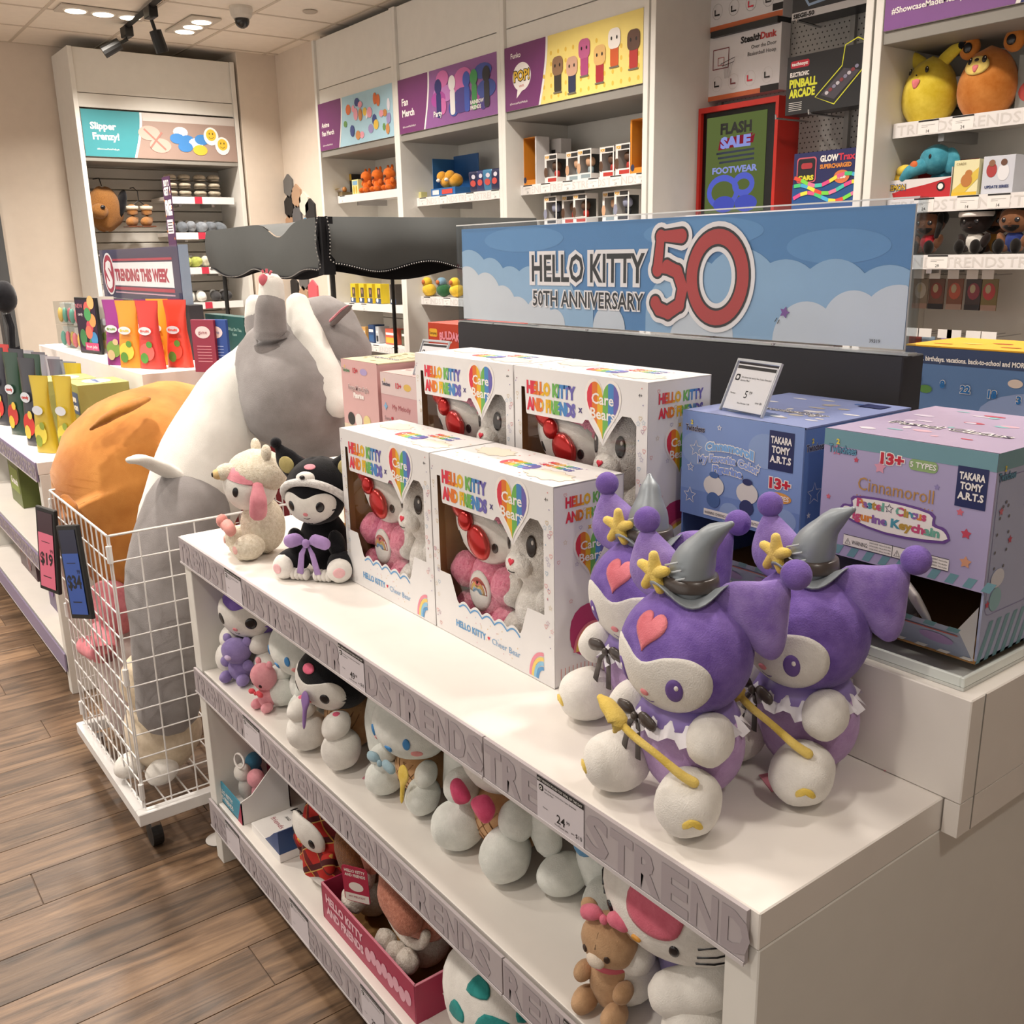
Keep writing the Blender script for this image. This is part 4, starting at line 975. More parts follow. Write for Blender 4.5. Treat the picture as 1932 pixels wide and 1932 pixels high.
for i, (lb, lc) in enumerate(wpos):
    o = w0 if i == 0 else dup(w0, lc, -90, lb)
    side = lb.split(' of ')[0]
    a = (lc[0]+.062, lc[1]+.070, lc[2]+.0065); b = (lc[0]+.066, lc[1]-.052, lc[2]+.0065)
    lp = 'pink bear-hooded plush with a foil bow in the %s window box' % side; lw = 'white plush beside the pink one in the %s window box' % side
    if i == 0: p0_.location = a; p0_['label'] = lp; q0_.location = b; q0_['label'] = lw
    else: dup(p0_, a, -90, lp); dup(q0_, b, -90, lw)
    if i == 3:
        pass
# ================================================================== RISER: BLIND-BOX DISPENSERS
def dispenser(label, loc, w, h, d, col, side, topc, open_h, art, sideart=None, tray=True, filler=True):
    """display carton: printed front above, tear-open hopper below"""
    t = thing('display_carton', label, 'display box', loc, -90)
    x0 = -w/2; P_ = plain(col, .35, .5); S_ = plain(side, .35, .5); T_ = plain(topc, .3, .5); th = .003
    MB().box(x0, -x0, 0, th, open_h, h, P_).build('front_panel', None, t)
    MB().box(x0, x0+th, .0032, d, 0, h-.003, S_).build('side_panel', None, t); MB().box(-x0-th, -x0, .0032, d, 0, h-.003, S_).build('side_panel', None, t)
    MB().box(x0, -x0, .0005, d, h-.0025, h, T_).build('top_panel', None, t); MB().box(x0, -x0, d-th, d, 0, h-.003, CARD).build('back_panel', None, t); MB().box(x0, -x0, 0.0, d, 0, .003, CARD).build('bottom_panel', None, t)
    if tray:
        hp = MB(); y_, z_ = -.045, open_h*.62
        hp.add([(x0+.003, 0, .003), (-x0-.003, 0, .003), (-x0-.003, y_, z_), (x0+.003, y_, z_)], [(0, 1, 2, 3)], plain('#9aa2b8', .4))
        for s in (-1, 1): hp.add([(s*(x0+.003), 0, .003), (s*(x0+.003), y_, z_), (s*(x0+.003), .0, open_h*.8)], [(0, 1, 2)], plain('#d5d9e2', .5))
        o = hp.build('hopper', None, t)
        if w > .2:
            A = Art((x0+.003, 0, .003), (1, 0, 0), Vector((0, y_, z_-.003)).normalized(), .0005); L_ = math.hypot(y_, z_); TE = plain('#5f8f98', .4)
            for k in range(8): A.poly([(.03*k, L_-.012), (.03*k+.014, L_-.012), (.03*k+.022, L_), (.03*k+.008, L_)], TE, 1); A.poly([(.03*k, 0), (.03*k+.014, 0), (.03*k+.022, .008), (.03*k+.008, .008)], WP, 1)
            A.line([(0, L_-.018+.0), (w-.01, L_-.018)], .003, plain('#b0584e'), 2)
            for (u_, v_) in ((.05, .04), (.12, .03), (.19, .035)): A.poly(oval(u_, v_, .022, .012), plain('#a48ab8', .4), 1)
            A.build(o, 'printed_hopper')
    A = Art((x0, 0, 0), (1, 0, 0), (0, 0, 1), .0003); art(A, w, h); A.build(t, 'printed_front')
    if sideart: A = Art((-x0, 0, 0), (0, 1, 0), (0, 0, 1), .0003); sideart(A, d, h); A.build(t, 'printed_side')
    if filler: pass
    return t
NAVY = plain('#1d2658', .4); R13 = plain('#c22036', .4); TEAL = plain('#6f9aa6', .4); TWB = plain('#2a2a4a', .4); GLD = plain('#b98b4e', .45)
def takara(A, x, y, s):
    A.rect(x, y, x+.034*s, y+.045*s, NAVY, 2)
    for k, q in enumerate(('TAKARA', 'TOMY', 'A.R.T.S')): A.text(q, x+.017*s, y+(.031-.011*k)*s, .008*s, WP, 4, 'c', .028*s if k != 1 else .024*s, .04)
def twin(A, x, y, s, c=TWB, o=None): A.text('Twinchees', x, y, .009*s, c, 3, 'l', .036*s, .03, out=o or WP, outw=.03); A.text('2', x+.010*s, y+.010*s, .006*s, plain('#e8d24a'), 4, bold=.05)
def lavfront(A, w, h):
    A.rect(0, h-.022, w, h, TEAL, 1)
    for k in range(11): A.poly([(.023*k, .094), (.023*k+.011, .094), (.023*k+.018, .107), (.023*k+.007, .107)], TEAL, 1)
    twin(A, .008, h-.03, 1.15, plain('#5c93b0'), TWB)
    A.text('13+', .086, h-.034, .014, R13, 3, 'l', .03, .05, out=WP); A.poly(rrect(.124, h-.036, .162, h-.022, .006), plain('#8fae74'), 2); A.text('5 TYPES', .143, h-.032, .007, WP, 4, 'c', .034, .02)
    takara(A, w-.046, h-.07, 1.1)
    A.text('Cinnamoroll', .108, h-.074, .018, GLD, 3, 'c', .105, .0)
    for k in range(22): A.poly(oval(.055+.005*k, h-.082, .0009, .0009, 6), GLD, 2)
    A.poly(smooth([(.035, .148), (.035, .164), (.048, .166), (.05, .178), (.1, .182), (.16, .178), (.165, .164), (.18, .16), (.18, .142), (.1, .136)], 3), plain('#6d4b92', .4), 2)
    A.poly(smooth([(.038, .15), (.038, .162), (.051, .163), (.053, .175), (.1, .179), (.157, .175), (.162, .161), (.177, .157), (.177, .145), (.1, .139)], 3), WP, 3)
    CC = [plain(c, .4) for c in ('#c8507a', '#d9883c', '#8c64a8', '#4d94a8', '#b89440', '#c8507a', '#6fae9a')]
    A.rainbow('Pastel', .056, .166, .011, CC, 5, .04, .05); h_ = star(.103, .171, .006); A.line(h_+h_[:1], .001, TWB, 5); A.rainbow('Circus', .112, .165, .011, CC[::-1], 5, .042, .05)
    A.rainbow('Figurine Keychain', .043, .148, .011, CC, 5, .13, .05)
    A.rect(.04, .1085, .188, .1235, WP, 3); b_ = [(.04, .1085), (.188, .1085), (.188, .1235), (.04, .1235), (.04, .1085)]; A.line(b_, .0007, INK, 4); A.line([(.112, .1085), (.112, .1235)], .0007, INK, 4)
    for x in (.043, .115): tr = [(x, .111), (x+.008, .111), (x+.004, .119), (x, .111)]; A.line(tr, .0009, INK, 5); A.text('!', x+.0034, .1122, .0045, INK, 5)
    A.text('WARNING:', .053, .112, .006, INK, 4, 'l', .024); A.text('ATTENTION:', .125, .112, .006, INK, 4, 'l', .03)
    for k in range(3): A.text('CHOKING HAZARD - Small parts. Not for children', .079, .119-.004*k, .0022, INK, 4, 'l', .031); A.text('RISQUE ETOUFFEMENT - Pieces de petites', .157, .119-.004*k, .0022, INK, 4, 'l', .029)
    for (x, y, c, r_) in ((.02, .235, '#c87a98', .008), (.085, .222, '#d99ab0', .009), (.05, .226, '#c2485e', .004), (.163, .21, '#8f86b8', .004), (.195, .185, '#d06a7a', .005), (.012, .17, '#d06a7a', .004), (.205, .16, '#c2485e', .007), (.208, .125, '#d49a7a', .008), (.02, .13, '#8f86b8', .004)):
        A.poly(star(x, y, r_, 5, .55), plain(c, .4), 2)
def lavside(A, d, h):
    A.rect(0, h-.022, d, h, TEAL, 1); twin(A, .006, h-.034, 1.1, plain('#5c93b0'), TWB)
    for k in range(16): A.poly([(.02*k, 0), (.02*k+.01, 0), (.02*k+.034, .05), (.02*k+.024, .05)], TEAL, 1)
    b_ = rrect(.008, .06, d-.01, h-.03, .012); A.line(b_+b_[:1], .001, plain('#8c88b4'), 1)
    ch = [(.03+.014*math.sin(k*.45), .15+.05*math.cos(k*.45)) for k in range(15)]
    for p in ch: A.poly(oval(p[0], p[1], .0022, .0022, 8), plain('#6d6a72'), 2)
    A.poly(oval(.03, .105, .016, .012), plain('#d9d9e2'), 2); A.poly(oval(.03, .078, .014, .015), plain('#8fb8c0'), 2)
    for (x, y, c) in ((.05, .15, '#c2485e'), (.02, .19, '#d06a7a'), (.012, .075, '#c2485e')): A.poly(star(x, y, .006), plain(c), 2)
lav = dispenser('lavender and teal counter dispenser box with an open hopper, nearest on the riser', (1.09, .6435, 1.0553), .233, .262, .27, '#aca3c8', '#a9b0cf', '#b5a6c4', .092, lavfront, lavside)
bag = [((1.072, .665, 1.122), (70, 10, 20)), ((1.07, .60, 1.125), (60, -8, 50)), ((1.12, .64, 1.075), (85, 0, 0))]
for i, (l_, r_) in enumerate(bag):
    o = MB().pillow(rrect(-.032, -.026, .032, .026, .006), .006, frame((0, 0, 0), (1, 0, 0), (0, 1, 0))).build('foil_sachet', plain(('#c9c7c4', '#b8b4b2', '#8a8a92')[i], .3, .6), None, True)
    o.location = l_; o.rotation_euler = [math.radians(a) for a in r_]
    tag(o, ('pale foil sachet with a barcode in the dispenser mouth, left', 'pale foil sachet in the dispenser mouth, right', 'dark foil sachet deep in the dispenser mouth')[i], 'sachet', 'foil sachets in the lavender dispenser')
    A = Art((0, 0, .0062), (1, 0, 0), (0, 1, 0), .0003)
    if i == 0:
        for k in range(14): A.rect(-.02+.0022*k, -.012, -.0192+.0022*k+.0006*(k % 2), .01, INK, 1)
    elif i == 1: A.text('Sanrio', 0, 0, .006, INK, 1, 'c')
    else: A.text('Twinchees', 0, 0, .006, WP, 1, 'c')
    A.build(o, 'printed_label')
def bluefront(A, w, h):
    for (u, v, r_) in ((.03, .2, .03), (.16, .215, .03), (.2, .12, .02), (.1, .11, .02)): A.poly(oval(u, v, r_, r_*.85), plain('#8ba3cf', .4), 1)
    A.rect(0, .094, w, .135, plain('#6d88c2', .4), .5)
    twin(A, .008, h-.03, 1.05)
    A.text('Cinnamoroll', .095, h-.052, .013, plain('#7fb0e4', .4), 4, 'c', .09, .05, arc=.006, out=WP, outw=.07); A.text('My Favorite Color', .093, h-.07, .011, plain('#8fa6e0', .4), 4, 'c', .115, .05, arc=.008, out=WP, outw=.07); A.text('Figurine', .093, h-.086, .011, plain('#7f98d8', .4), 4, 'c', .055, .05, arc=.002, out=WP, outw=.07)
    takara(A, w-.058, h-.066, 1.25); A.text('13+', w-.036, h-.092, .015, R13, 3, 'c', .034, .05, out=WP); A.poly(oval(w-.036, h-.105, .021, .008), plain('#d99a4a', .4), 2); A.text('5 TYPES', w-.036, h-.108, .007, WP, 4, 'c', .034, .02)
    for (x, y, r_) in ((.03, .2, .013), (.02, .17, .007), (.15, .19, .005), (.075, .238, .004), (.2, .11, .005), (.02, .125, .013)): h_ = star(x, y, r_); A.line(h_+h_[:1], .0012, WP, 3)
    # two small generic white figures
    for (x, c) in ((.068, '#47659c'), (.132, '#2c3364')):
        A.poly(oval(x, .148, .02, .016), plain('#d7d3d0', .4), 4); A.poly(oval(x, .126, .013, .012), plain(c, .4), 4); A.poly(oval(x, .165, .009, .005), plain(c, .4), 5)
    A.rect(.05, .1, .205, .11, WP, 4); A.text('WARNING: CHOKING HAZARD - Small parts.   ATTENTION: RISQUE ETOUFFEMENT', .052, .1025, .0045, INK, 5, 'l', .15)
def blueside(A, d, h):
    twin(A, .006, h-.034, 1.1); h_ = star(.03, .16, .016); A.line(h_+h_[:1], .0012, WP, 1); A.poly(star(.02, .13, .005), WP, 1)
blu = dispenser('blue counter dispenser box under the 5.99 price holder, left of the lavender one', (1.09, .905, 1.0553), .225, .257, .26, '#7d97cc', '#6282bd', '#8b97c6', .094, bluefront, blueside)
def toppr(t, w, d, h, cols, txt):
    A = Art((-w/2, 0, h), (1, 0, 0), (0, 1, 0), .0003); rr = random.Random(w*1000)
    for k in range(26): A.poly(oval(rr.uniform(.02, w-.02), rr.uniform(.03, d-.02), rr.uniform(.004, .016), rr.uniform(.003, .008), 12), plain(rr.choice(cols), .3), 1)
    A.text(txt, w/2, d*.35, .018, WP, 3, 'c', w*.7, .06); A.text(txt, w/2, d*.35, .018, TWB, 4, 'c', w*.7, .0)
    A.rect(w-.06, d-.05, w-.02, d-.02, NAVY, 3); A.build(t, 'printed_top')
toppr(lav, .233, .27, .262, ['#e2b4c4', '#d9d0e6', '#c2485e', '#8fc0c8', '#e9dfe9'], 'Pastel Circus'); toppr(blu, .225, .26, .257, ['#e6e4e8', '#b8b0a8', '#5a76b4', '#dfd9d2'], 'My Favorite Color')
PK = '#d3a9a8'
def pinkA(A, w, h):
    twin(A, .008, h-.03, 1.0, plain('#4f7a52')); A.text('13+', .062, h-.03, .012, R13, 3, 'l', .024, .04); A.poly(oval(.115, h-.025, .018, .008), plain('#a99ac8'), 2)
    A.text('Funya-Maru Style', .085, h-.072, .012, WP, 4, 'c', .1, .06); A.text('Funya-Maru Style', .085, h-.072, .012, plain('#a0767a'), 5, 'c', .1, .01); A.text('Figurine', .085, h-.09, .012, WP, 4, 'c', .05, .06)
    for (x, c) in ((.04, '#33302f'), (.078, '#e4e0dc'), (.12, '#e0cf92')): A.poly(oval(x, .125, .018, .016), plain(c), 3)
    A.rect(0, .094, w, .11, plain('#dccdb4'), 1); A.text('WARNING: CHOKING HAZARD', .03, .098, .006, plain('#8c8078'), 2, 'l', .1)
def pinkB(A, w, h):
    A.rect(0, h-.05, w, h, plain('#d8c3c2'), 1); twin(A, .008, h-.03, 1.0); A.text('13+', .07, h-.032, .012, R13, 3, 'l', .024, .04); A.poly(oval(.12, h-.027, .016, .008), plain('#d9b45a'), 2)
    A.text('My Melody', .09, h-.082, .012, plain('#a8505a'), 3, 'c', .08); A.text('Sweet    Lolita Keychain', .012, h-.11, .010, plain('#8c7478'), 3, 'l', .15); A.poly(heart(.048, h-.105, .009, .01), R13, 4); A.poly(star(.02, h-.078, .01, 4, .5), plain('#7fb0d4'), 3)
pa = dispenser('pink and cream counter dispenser box at the far left of the riser', (1.09, 2.075, 1.038), .18, .27, .2, PK, '#cfa5a3', '#dfd3b2', .11, pinkA, None, False)
pb = dispenser('pink counter dispenser box with 13+ print behind the back left window box', (1.085, 1.86, 1.038), .2, .255, .2, '#cda2a4', '#cda2a4', '#d9b9b4', .11, pinkB, None, False)
toppr(pa, .18, .2, .27, ['#8f8a5a', '#c9b48a', '#e9dfc9'], 'Figurine'); toppr(pb, .2, .2, .255, ['#e9d9d9', '#8c6a70', '#f0e8e8'], 'Sweet')
# price holders
def holder(label, loc, rz, pr):
    t = thing('price_holder', label, 'price holder', loc, rz)
    M = Matrix.Rotation(math.radians(-24), 4, 'X')
    MB().box(-.043, .043, -.0005, .0005, .004, .075, PAPER, 0, M).build('price_card', None, t)
    MB().box(-.047, .047, -.0025, -.0012, 0, .082, ACR, 0, M).box(-.047, .047, .0012, .0025, 0, .082, ACR, 0, M).build('acrylic_front', None, t)
    MB().box(-.047, .047, -.002, .035, 0, .0018, acrylic((.85, .88, .9))).build('acrylic_foot', None, t)
    MB().box(-.047, .047, -.0022, .0022, .079, .083, plain('#c2c6ca', .15, .8), 0, M).box(-.048, -.046, -.0022, .0022, 0, .083, None, 0, M).box(.046, .048, -.0022, .0022, 0, .083, None, 0, M).build('acrylic_edge', None, t)
    v = (M @ Vector((0, 0, 1, 0))).to_3d(); A = Art(M @ Vector((-.043, -.0006, .004)), (1, 0, 0), v, .0002)
    A.rect(.001, .064, .085, .069, INK, 1); A.poly(rrect(.004, .045, .014, .055, .003), INK, 1); A.poly(oval(.009, .05, .003, .003, 12), PAPER, 2)
    A.text('Ask about our worry free 3-year Extended', .017, .05, .003, INK, 1, wmax=.065); A.text('Service Plan!', .017, .045, .003, INK, 1)
    A.text('Member', .005, .024, .0026, INK, 1); A.text(pr, .037, .02, .012, INK, 1); A.text('99', .046, .0265, .005, INK, 1); A.text('Non-Member 7 99', .028, .01, .0026, INK, 1); A.text('save $6', .066, .014, .0035, INK, 1)
    A.build(t, 'printed_price'); return t
holder('acrylic price holder reading 5.99 on the blue dispenser box', (1.12, .93, 1.3128), -100, '5')
holder('acrylic price holder behind the back left window box', (1.11, 1.80, 1.2936), -85, '9')

# other half of the table: boxes whose tops show past the spine
t = thing('advent_box', 'blue countdown calendar box with numbered doors, right of the black spine', 'display box', (1.80, .87, 1.0378), -90)
MB().box(-.21, .24, 0, .2, 0, .318, plain('#5f7fae', .4)).build('carton', None, t)
YL = plain('#dba52a', .4); MB().box(-.21, .24, 0, .2, .3185, .3215, YL).build('top_panel', None, t)
MB().box(.2405, .243, 0, .2, 0, .3215, YL).build('side_panel', None, t)
A = Art((-.21, 0, 0), (1, 0, 0), (0, 0, 1), .0006)
A.poly(oval(.3, .2, .14, .05), plain('#8c9fca', .4), 1); A.poly(oval(.12, .12, .1, .03), plain('#6f8cba', .4), 1); A.rect(0, .286, .45, .318, plain('#3c4a6c', .4), 1)
A.text('christmas. birthdays. vacations. back-to-school and MORE!', -.0+.0, .292, .0095, WP, 3, 'l', .245+.0, .03)
BN = plain('#2a6db0', .4)
for (u, v, s_) in ((.035, .245, '5'), (.085, .242, '8'), (.132, .236, '22'), (.185, .232, '18'), (.235, .226, '3'), (.035, .18, '12'), (.085, .175, '1'), (.132, .17, '16'), (.18, .165, '4'), (.228, .16, '14'), (.29, .22, '7'), (.34, .215, '9')): A.text(s_, u, v, .014, BN, 4, 'c', None, .05, out=WP, outw=.05)
for (u, v, c) in ((.215, .172, '#d99aa0'), (.228, .172, '#e0a8ac'), (.2, .17, '#5c8a4a'), (.05, .236, '#5c8a4a'), (.225, .262, '#d9c9c0')): A.poly(oval(u, v, .014, .008), plain(c, .4), 2)
A.build(t)
A = Art((-.21, 0, .3216), (1, 0, 0), (0, 1, 0), .0006)
for k in range(9): A.poly(oval(.05+.045*k, .05+.03*(k % 3), .02, .008), plain(('#c9722c', '#e8c46a', '#b8542c')[k % 3], .4), 1)
A.build(t, 'printed_top')
t = thing('snack_box', 'red carton with pink lettering standing left of the black spine', 'display box', (1.50, 2.27, 1.0378), -90)
MB().box(-.14, .13, 0, .16, 0, .325, plain('#b23a22', .4), .001).build('carton', None, t)
A = Art((-.14, 0, 0), (1, 0, 0), (0, 0, 1), .0006); A.poly(rrect(.008, .285, .05, .308, .006), plain('#dba52a'), 1); A.text('Samyang', .011, .292, .008, INK, 2, 'l', .036)
A.text('BULDAK', .115, .282, .022, plain('#e08a98'), 2, 'c', .1, .05, arc=.006); A.text('SOUP', .115, .27, .007, WP, 2, 'c')
for k in range(3):
    for j in range(7): A.line([(.014+.05*k, .24-.011*j), (.05+.05*k, .24-.011*j)], .003, plain('#cf7a52'), 1)
A.build(t)

# ================================================================== MIDDLE SHELF
Z2 = .5555
# 1 purple-eared white toy with a small lilac bear
t = thing('plush_toy', 'white plush with a purple hood cuddling a small lilac bear, left end of middle shelf', 'plush toy', (.815, 2.155, Z2), -62)
el(t, 'body', (0, .01, .07), (.058, .05, .07), PW)
for s in (-1, 1): el(t, 'leg', (s*.058, -.045, .043), (.036, .04, .042), PW, (0, 0, s*20)); el(t, 'arm', (s*.05, -.045, .1), (.028, .04, .026), PW, (15, 0, s*-20))
hc, hr = (0, -.02, .168), (.085, .07, .07)
el(t, 'hood', hc, hr, PPUR, n=30, m=20)
pt(t, 'face', hc, hr, smooth([(0, 16), (-24, 24), (-48, 30), (-64, 4), (-62, -22), (-44, -46), (0, -60), (44, -46), (62, -22), (64, 4), (48, 30), (24, 24)], 4), PW, .02, rings=7)
eyes(t, hc, hr, BLKE, 32, -8, 10, 12, off=.035, shine=False); pt(t, 'nose', hc, hr, disc(0, -24, 5, 4), PNKE, .05); smile(t, hc, hr, BLKE, 0, -34, 5, th=1.5)
MB().lathe([(.03, .13), (.058, .117), (.062, .11)], PPUR, 20).build('collar', None, t, True)
for s in (-1, 1): el(t, 'collar_pompom', (s*.045, -.05, .108), (.01, .01, .01), PHOT)
for s in (-1, 1): hn(t, 'hood_horn', [(s*.05, 0, .2), (s*.075, 0, .225), (s*.088, 0, .243)], [.03, .022, .008], PPUR, .5, up=(0, 1, 0))
t = thing('plush_toy', 'small lilac bear held by the white plush at the left end of the middle shelf', 'plush toy', (.745, 2.125, Z2), -62)
LB = plush('#8877b0', '#9c8cc2'); el(t, 'body', (0, 0, .035), (.03, .024, .034), LB); el(t, 'head', (0, -.006, .082), (.038, .032, .032), LB); el(t, 'muzzle', (0, -.036, .076), (.01, .006, .007), plush('#cbb8dc'))
for s in (-1, 1): el(t, 'ear', (s*.03, 0, .108), (.012, .008, .012), LB); el(t, 'arm', (s*.034, -.008, .05), (.014, .012, .014), LB); el(t, 'leg', (s*.026, -.022, .016), (.014, .018, .015), LB)
# 2 long-eared white toy with a small pink one
WB = plush('#dfe2dc', '#e9ebe6')
def longear(label, loc, rz, cone=None, closed=False, side=-1):
    t = thing('plush_toy', label, 'plush toy', loc, rz)
    el(t, 'body', (0, .0, .055), (.058, .056, .054), cone or WB)
    for s in (-1, 1): el(t, 'leg', (s*.052, -.055, .036), (.032, .04, .035), WB, (0, 0, s*22)); el(t, 'arm', (s*.058, -.05, .08), (.02, .03, .022), WB, (10, 0, s*25))
    hc, hr = (0, -.025, .155), (.085, .068, .066)
    el(t, 'head', hc, hr, WB, n=30, m=20)
    for s in (-1, 1): hn(t, 'long_ear', [(s*.06, .005, .2), (s*.1, .0, .175), (s*.11, -.008, .12), (s*.104, -.015, .066)], [.022, .034, .038, .032], WB, .72, 16, up=(0, 1, 0))
    if closed: 
        for s in (-1, 1): pt(t, 'eye', hc, hr, [(s*30-7+14*k/6, -8-4*math.sin(PI*k/6)) for k in range(7)]+[(s*30+7-14*k/6, -10-4*math.sin(PI*k/6)) for k in range(7)], BLUE, .03, rings=1)
    else: eyes(t, hc, hr, BLUE, 32, -6, 5, 10, off=.03, shine=False)
    for s in (-1, 1): pt(t, 'cheek', hc, hr, disc(s*46, -24, 9, 6), plush('#e39a98'), .03)
    pt(t, 'mouth', hc, hr, smooth([(-6, -22), (6, -22), (3, -32), (-3, -32)], 3), BLUE, .03, rings=2)
    if cone: waffle(t, (0, .0, .055), (.058, .056, .054))
    return t
WAF = plain('#8a6440', .8)
def waffle(t, c, r):
    b = MB()
    for k in range(-2, 3):
        for (a0, e0, a1, e1) in ((-40+k*18, 30, 10+k*18, -30), (40+k*18, 30, -10+k*18, -30)):
            p = []
            for q in range(9):
                f_ = q/8; p.append((a0+(a1-a0)*f_, e0+(e1-e0)*f_))
            b.patch(c, r, [(x+.9, y) for x, y in p]+[(x-.9, y) for x, y in p[::-1]], (0, 0, 0), .012, None, 1)
    b.build('waffle_stitching', WAF, t)
longear('white long-eared plush with its blue eye half hidden, second on the middle shelf', (.83, 1.885, Z2), -88)
t = thing('plush_toy', 'small pink bear with a red bow beside the second plush on the middle shelf', 'plush toy', (.738, 1.945, Z2), -75)
SP = plush('#e295a0', '#edaab3'); el(t, 'body', (0, 0, .03), (.022, .02, .03), SP); el(t, 'head', (0, -.004, .08), (.03, .028, .034), SP, (20, 0, 0)); bow(t, (0, -.028, .048), .022, plush('#d9505a'), tails=False, puff=.8)
for s in (-1, 1): el(t, 'ear', (s*.02, 0, .112), (.008, .006, .009), SP); el(t, 'leg', (s*.018, -.016, .012), (.012, .015, .012), SP); pt(t, 'eye', (0, -.004, .08), (.03, .028, .034), disc(s*28, -8, 7, 8), BLKE, .05, (20, 0, 0))
# 3 black hooded cone toy
t = thing('plush_toy', 'black-hooded plush with a waffle-cone body and purple spoon on the middle shelf', 'plush toy', (.80, 1.665, Z2), -80)
el(t, 'body', (0, .01, .068), (.058, .055, .067), PTAN); waffle(t, (0, .01, .068), (.058, .055, .067))
for s in (-1, 1): el(t, 'leg', (s*.058, -.062, .044), (.039, .044, .043), PW, (0, 0, s*20)); el(t, 'arm', (s*.058, -.07, .098), (.028, .034, .024), PW, (25, 0, s*15)); 
hc, hr = (0, -.022, .172), (.088, .075, .068)
el(t, 'hood', hc, hr, PBLK, n=30, m=20)
pt(t, 'face', hc, hr, smooth([(0, 6), (-22, 14), (-50, 26), (-64, 0), (-62, -22), (-44, -48), (0, -62), (44, -48), (62, -22), (60, 4), (44, 16), (22, 12)], 4), PW, .02, rings=7)
eyes(t, hc, hr, BLKE, 32, -14, 7, 10, off=.035, shine=False); pt(t, 'nose', hc, hr, disc(0, -28, 4.5, 4), PNKE, .05); pt(t, 'forehead_patch', hc, hr, disc(0, 32, 13, 9), PHOT, .03); smile(t, hc, hr, BLKE, 0, -38, 5, th=1.4)
for s in (-1, 1): el(t, 'collar_pompom', (s*.058, -.068, .115), (.0105,)*3, PHOT)
o = MB().pillow(smooth([(0, .03), (.012, .022), (.014, .008), (.005, -.012), (.003, -.045), (-.003, -.045), (-.005, -.012), (-.014, .008), (-.012, .022)], 3), .004, frame((.012, -.108, .14), (1, -.1, 0), (0, .15, 1))).build('spoon', plain('#8a6aa6', .7), t, True)
tag(MB().box(-.03, .03, -.02, .02, 0, .0008, plain('#cf8a98', .5)).box(-.03, .03, -.026, -.0205, 0, .0008, PAPER).build('swing_tag', None, None, False, (.795, 1.535, Z2)), 'pink cardboard swing tag on the middle shelf beside the black-hooded plush', 'tag').rotation_euler = (0, 0, .6)
# 4 white cone toy with blue bow
t = longear('white long-eared plush with waffle-cone body, pale blue bow and yellow spoon', (.835, 1.42, Z2), -78, PTAN)
bow(t, (-.02, -.088, .092), .034, plush('#9dbccb', '#aecad6'), -8, tails=False, puff=.7)
MB().pillow(smooth([(0, .03), (.012, .022), (.014, .008), (.005, -.012), (.003, -.04), (-.003, -.04), (-.005, -.012), (-.014, .008), (-.012, .022)], 3), .004, frame((.045, -.095, .082), (1, -.1, 0), (0, .15, 1))).build('spoon', PYEL, t, True)
o = MB().box(-.035, .035, -.02, .02, 0, .0008, PAPER).build('swing_tag', None, None, False, (.83, 1.315, Z2)); tag(o, 'white card care tag with small print on the middle shelf', 'tag'); o.rotation_euler = (0, 0, .8)
A = Art((-.035, -.02, .0008), (1, 0, 0), (0, 1, 0), .0002)
for k in range(7): A.line([(.005, .005+.0045*k), (.062-.01*(k % 3), .005+.0045*k)], .0012, plain('#8c8a88'), 1)
A.build(o, 'small_print')
# 5 cone toy with pink bow
t = thing('plush_toy', 'white-headed plush with a waffle-cone body and hot pink bow, middle of the middle shelf', 'plush toy', (.86, 1.175, Z2), -84)
el(t, 'body', (0, .0, .065), (.072, .066, .064), PTAN, n=26, m=18); waffle(t, (0, 0, .065), (.072, .066, .064))
for s in (-1, 1): el(t, 'leg', (s*.06, -.07, .046), (.042, .05, .045), WB, (0, 0, s*20)); el(t, 'arm', (s*.07, -.05, .105), (.032, .034, .036), WB, (20, 0, s*20))
el(t, 'head', (0, -.015, .18), (.085, .07, .06), PW)
for s in (-1, 1): el(t, 'ear', (s*.055, -.01, .235), (.02, .014, .018), PW)
o = MB().pillow(smooth([(0, 0), (-.03, .026), (-.045, .01), (-.03, -.02)], 4), .012, frame((-.01, -.085, .122), (1, 0, 0), (0, 0, 1))).pillow(smooth([(0, 0), (.034, .026), (.055, .006), (.034, -.026)], 4), .012, frame((-.004, -.085, .122), (1, 0, 0), (0, 0, 1))).build('bow', plush('#d0406a', '#dc5a80'), t, True)
# 6 white floppy toy with blue neckerchief
t = thing('plush_toy', 'floppy white plush with a blue neckerchief behind the 24.99 ticket', 'plush toy', (.90, .98, Z2), -85)
el(t, 'body', (0, 0, .06), (.05, .045, .06), WB); el(t, 'head', (.02, -.02, .165), (.07, .06, .06), WB)
for s in (-1, 1): el(t, 'leg', (s*.045, -.05, .036), (.034, .045, .035), WB, (0, 0, s*20))
for s in (-1, 1): hn(t, 'long_ear', [(s*.05+.01, -.01, .2), (s*.085+.01, -.025, .16), (s*.09, -.045, .11), (s*.08, -.05, .08)], [.02, .032, .034, .028], WB, .75, up=(0, 1, 0))
MB().pillow(smooth([(-.02, 0), (.0, .03), (.025, .04), (.02, .0), (-.005, -.015)], 3), .006, frame((.01, -.062, .115), (1, 0, 0), (0, 0, 1))).build('neckerchief', plush('#5f93bd'), t, True)
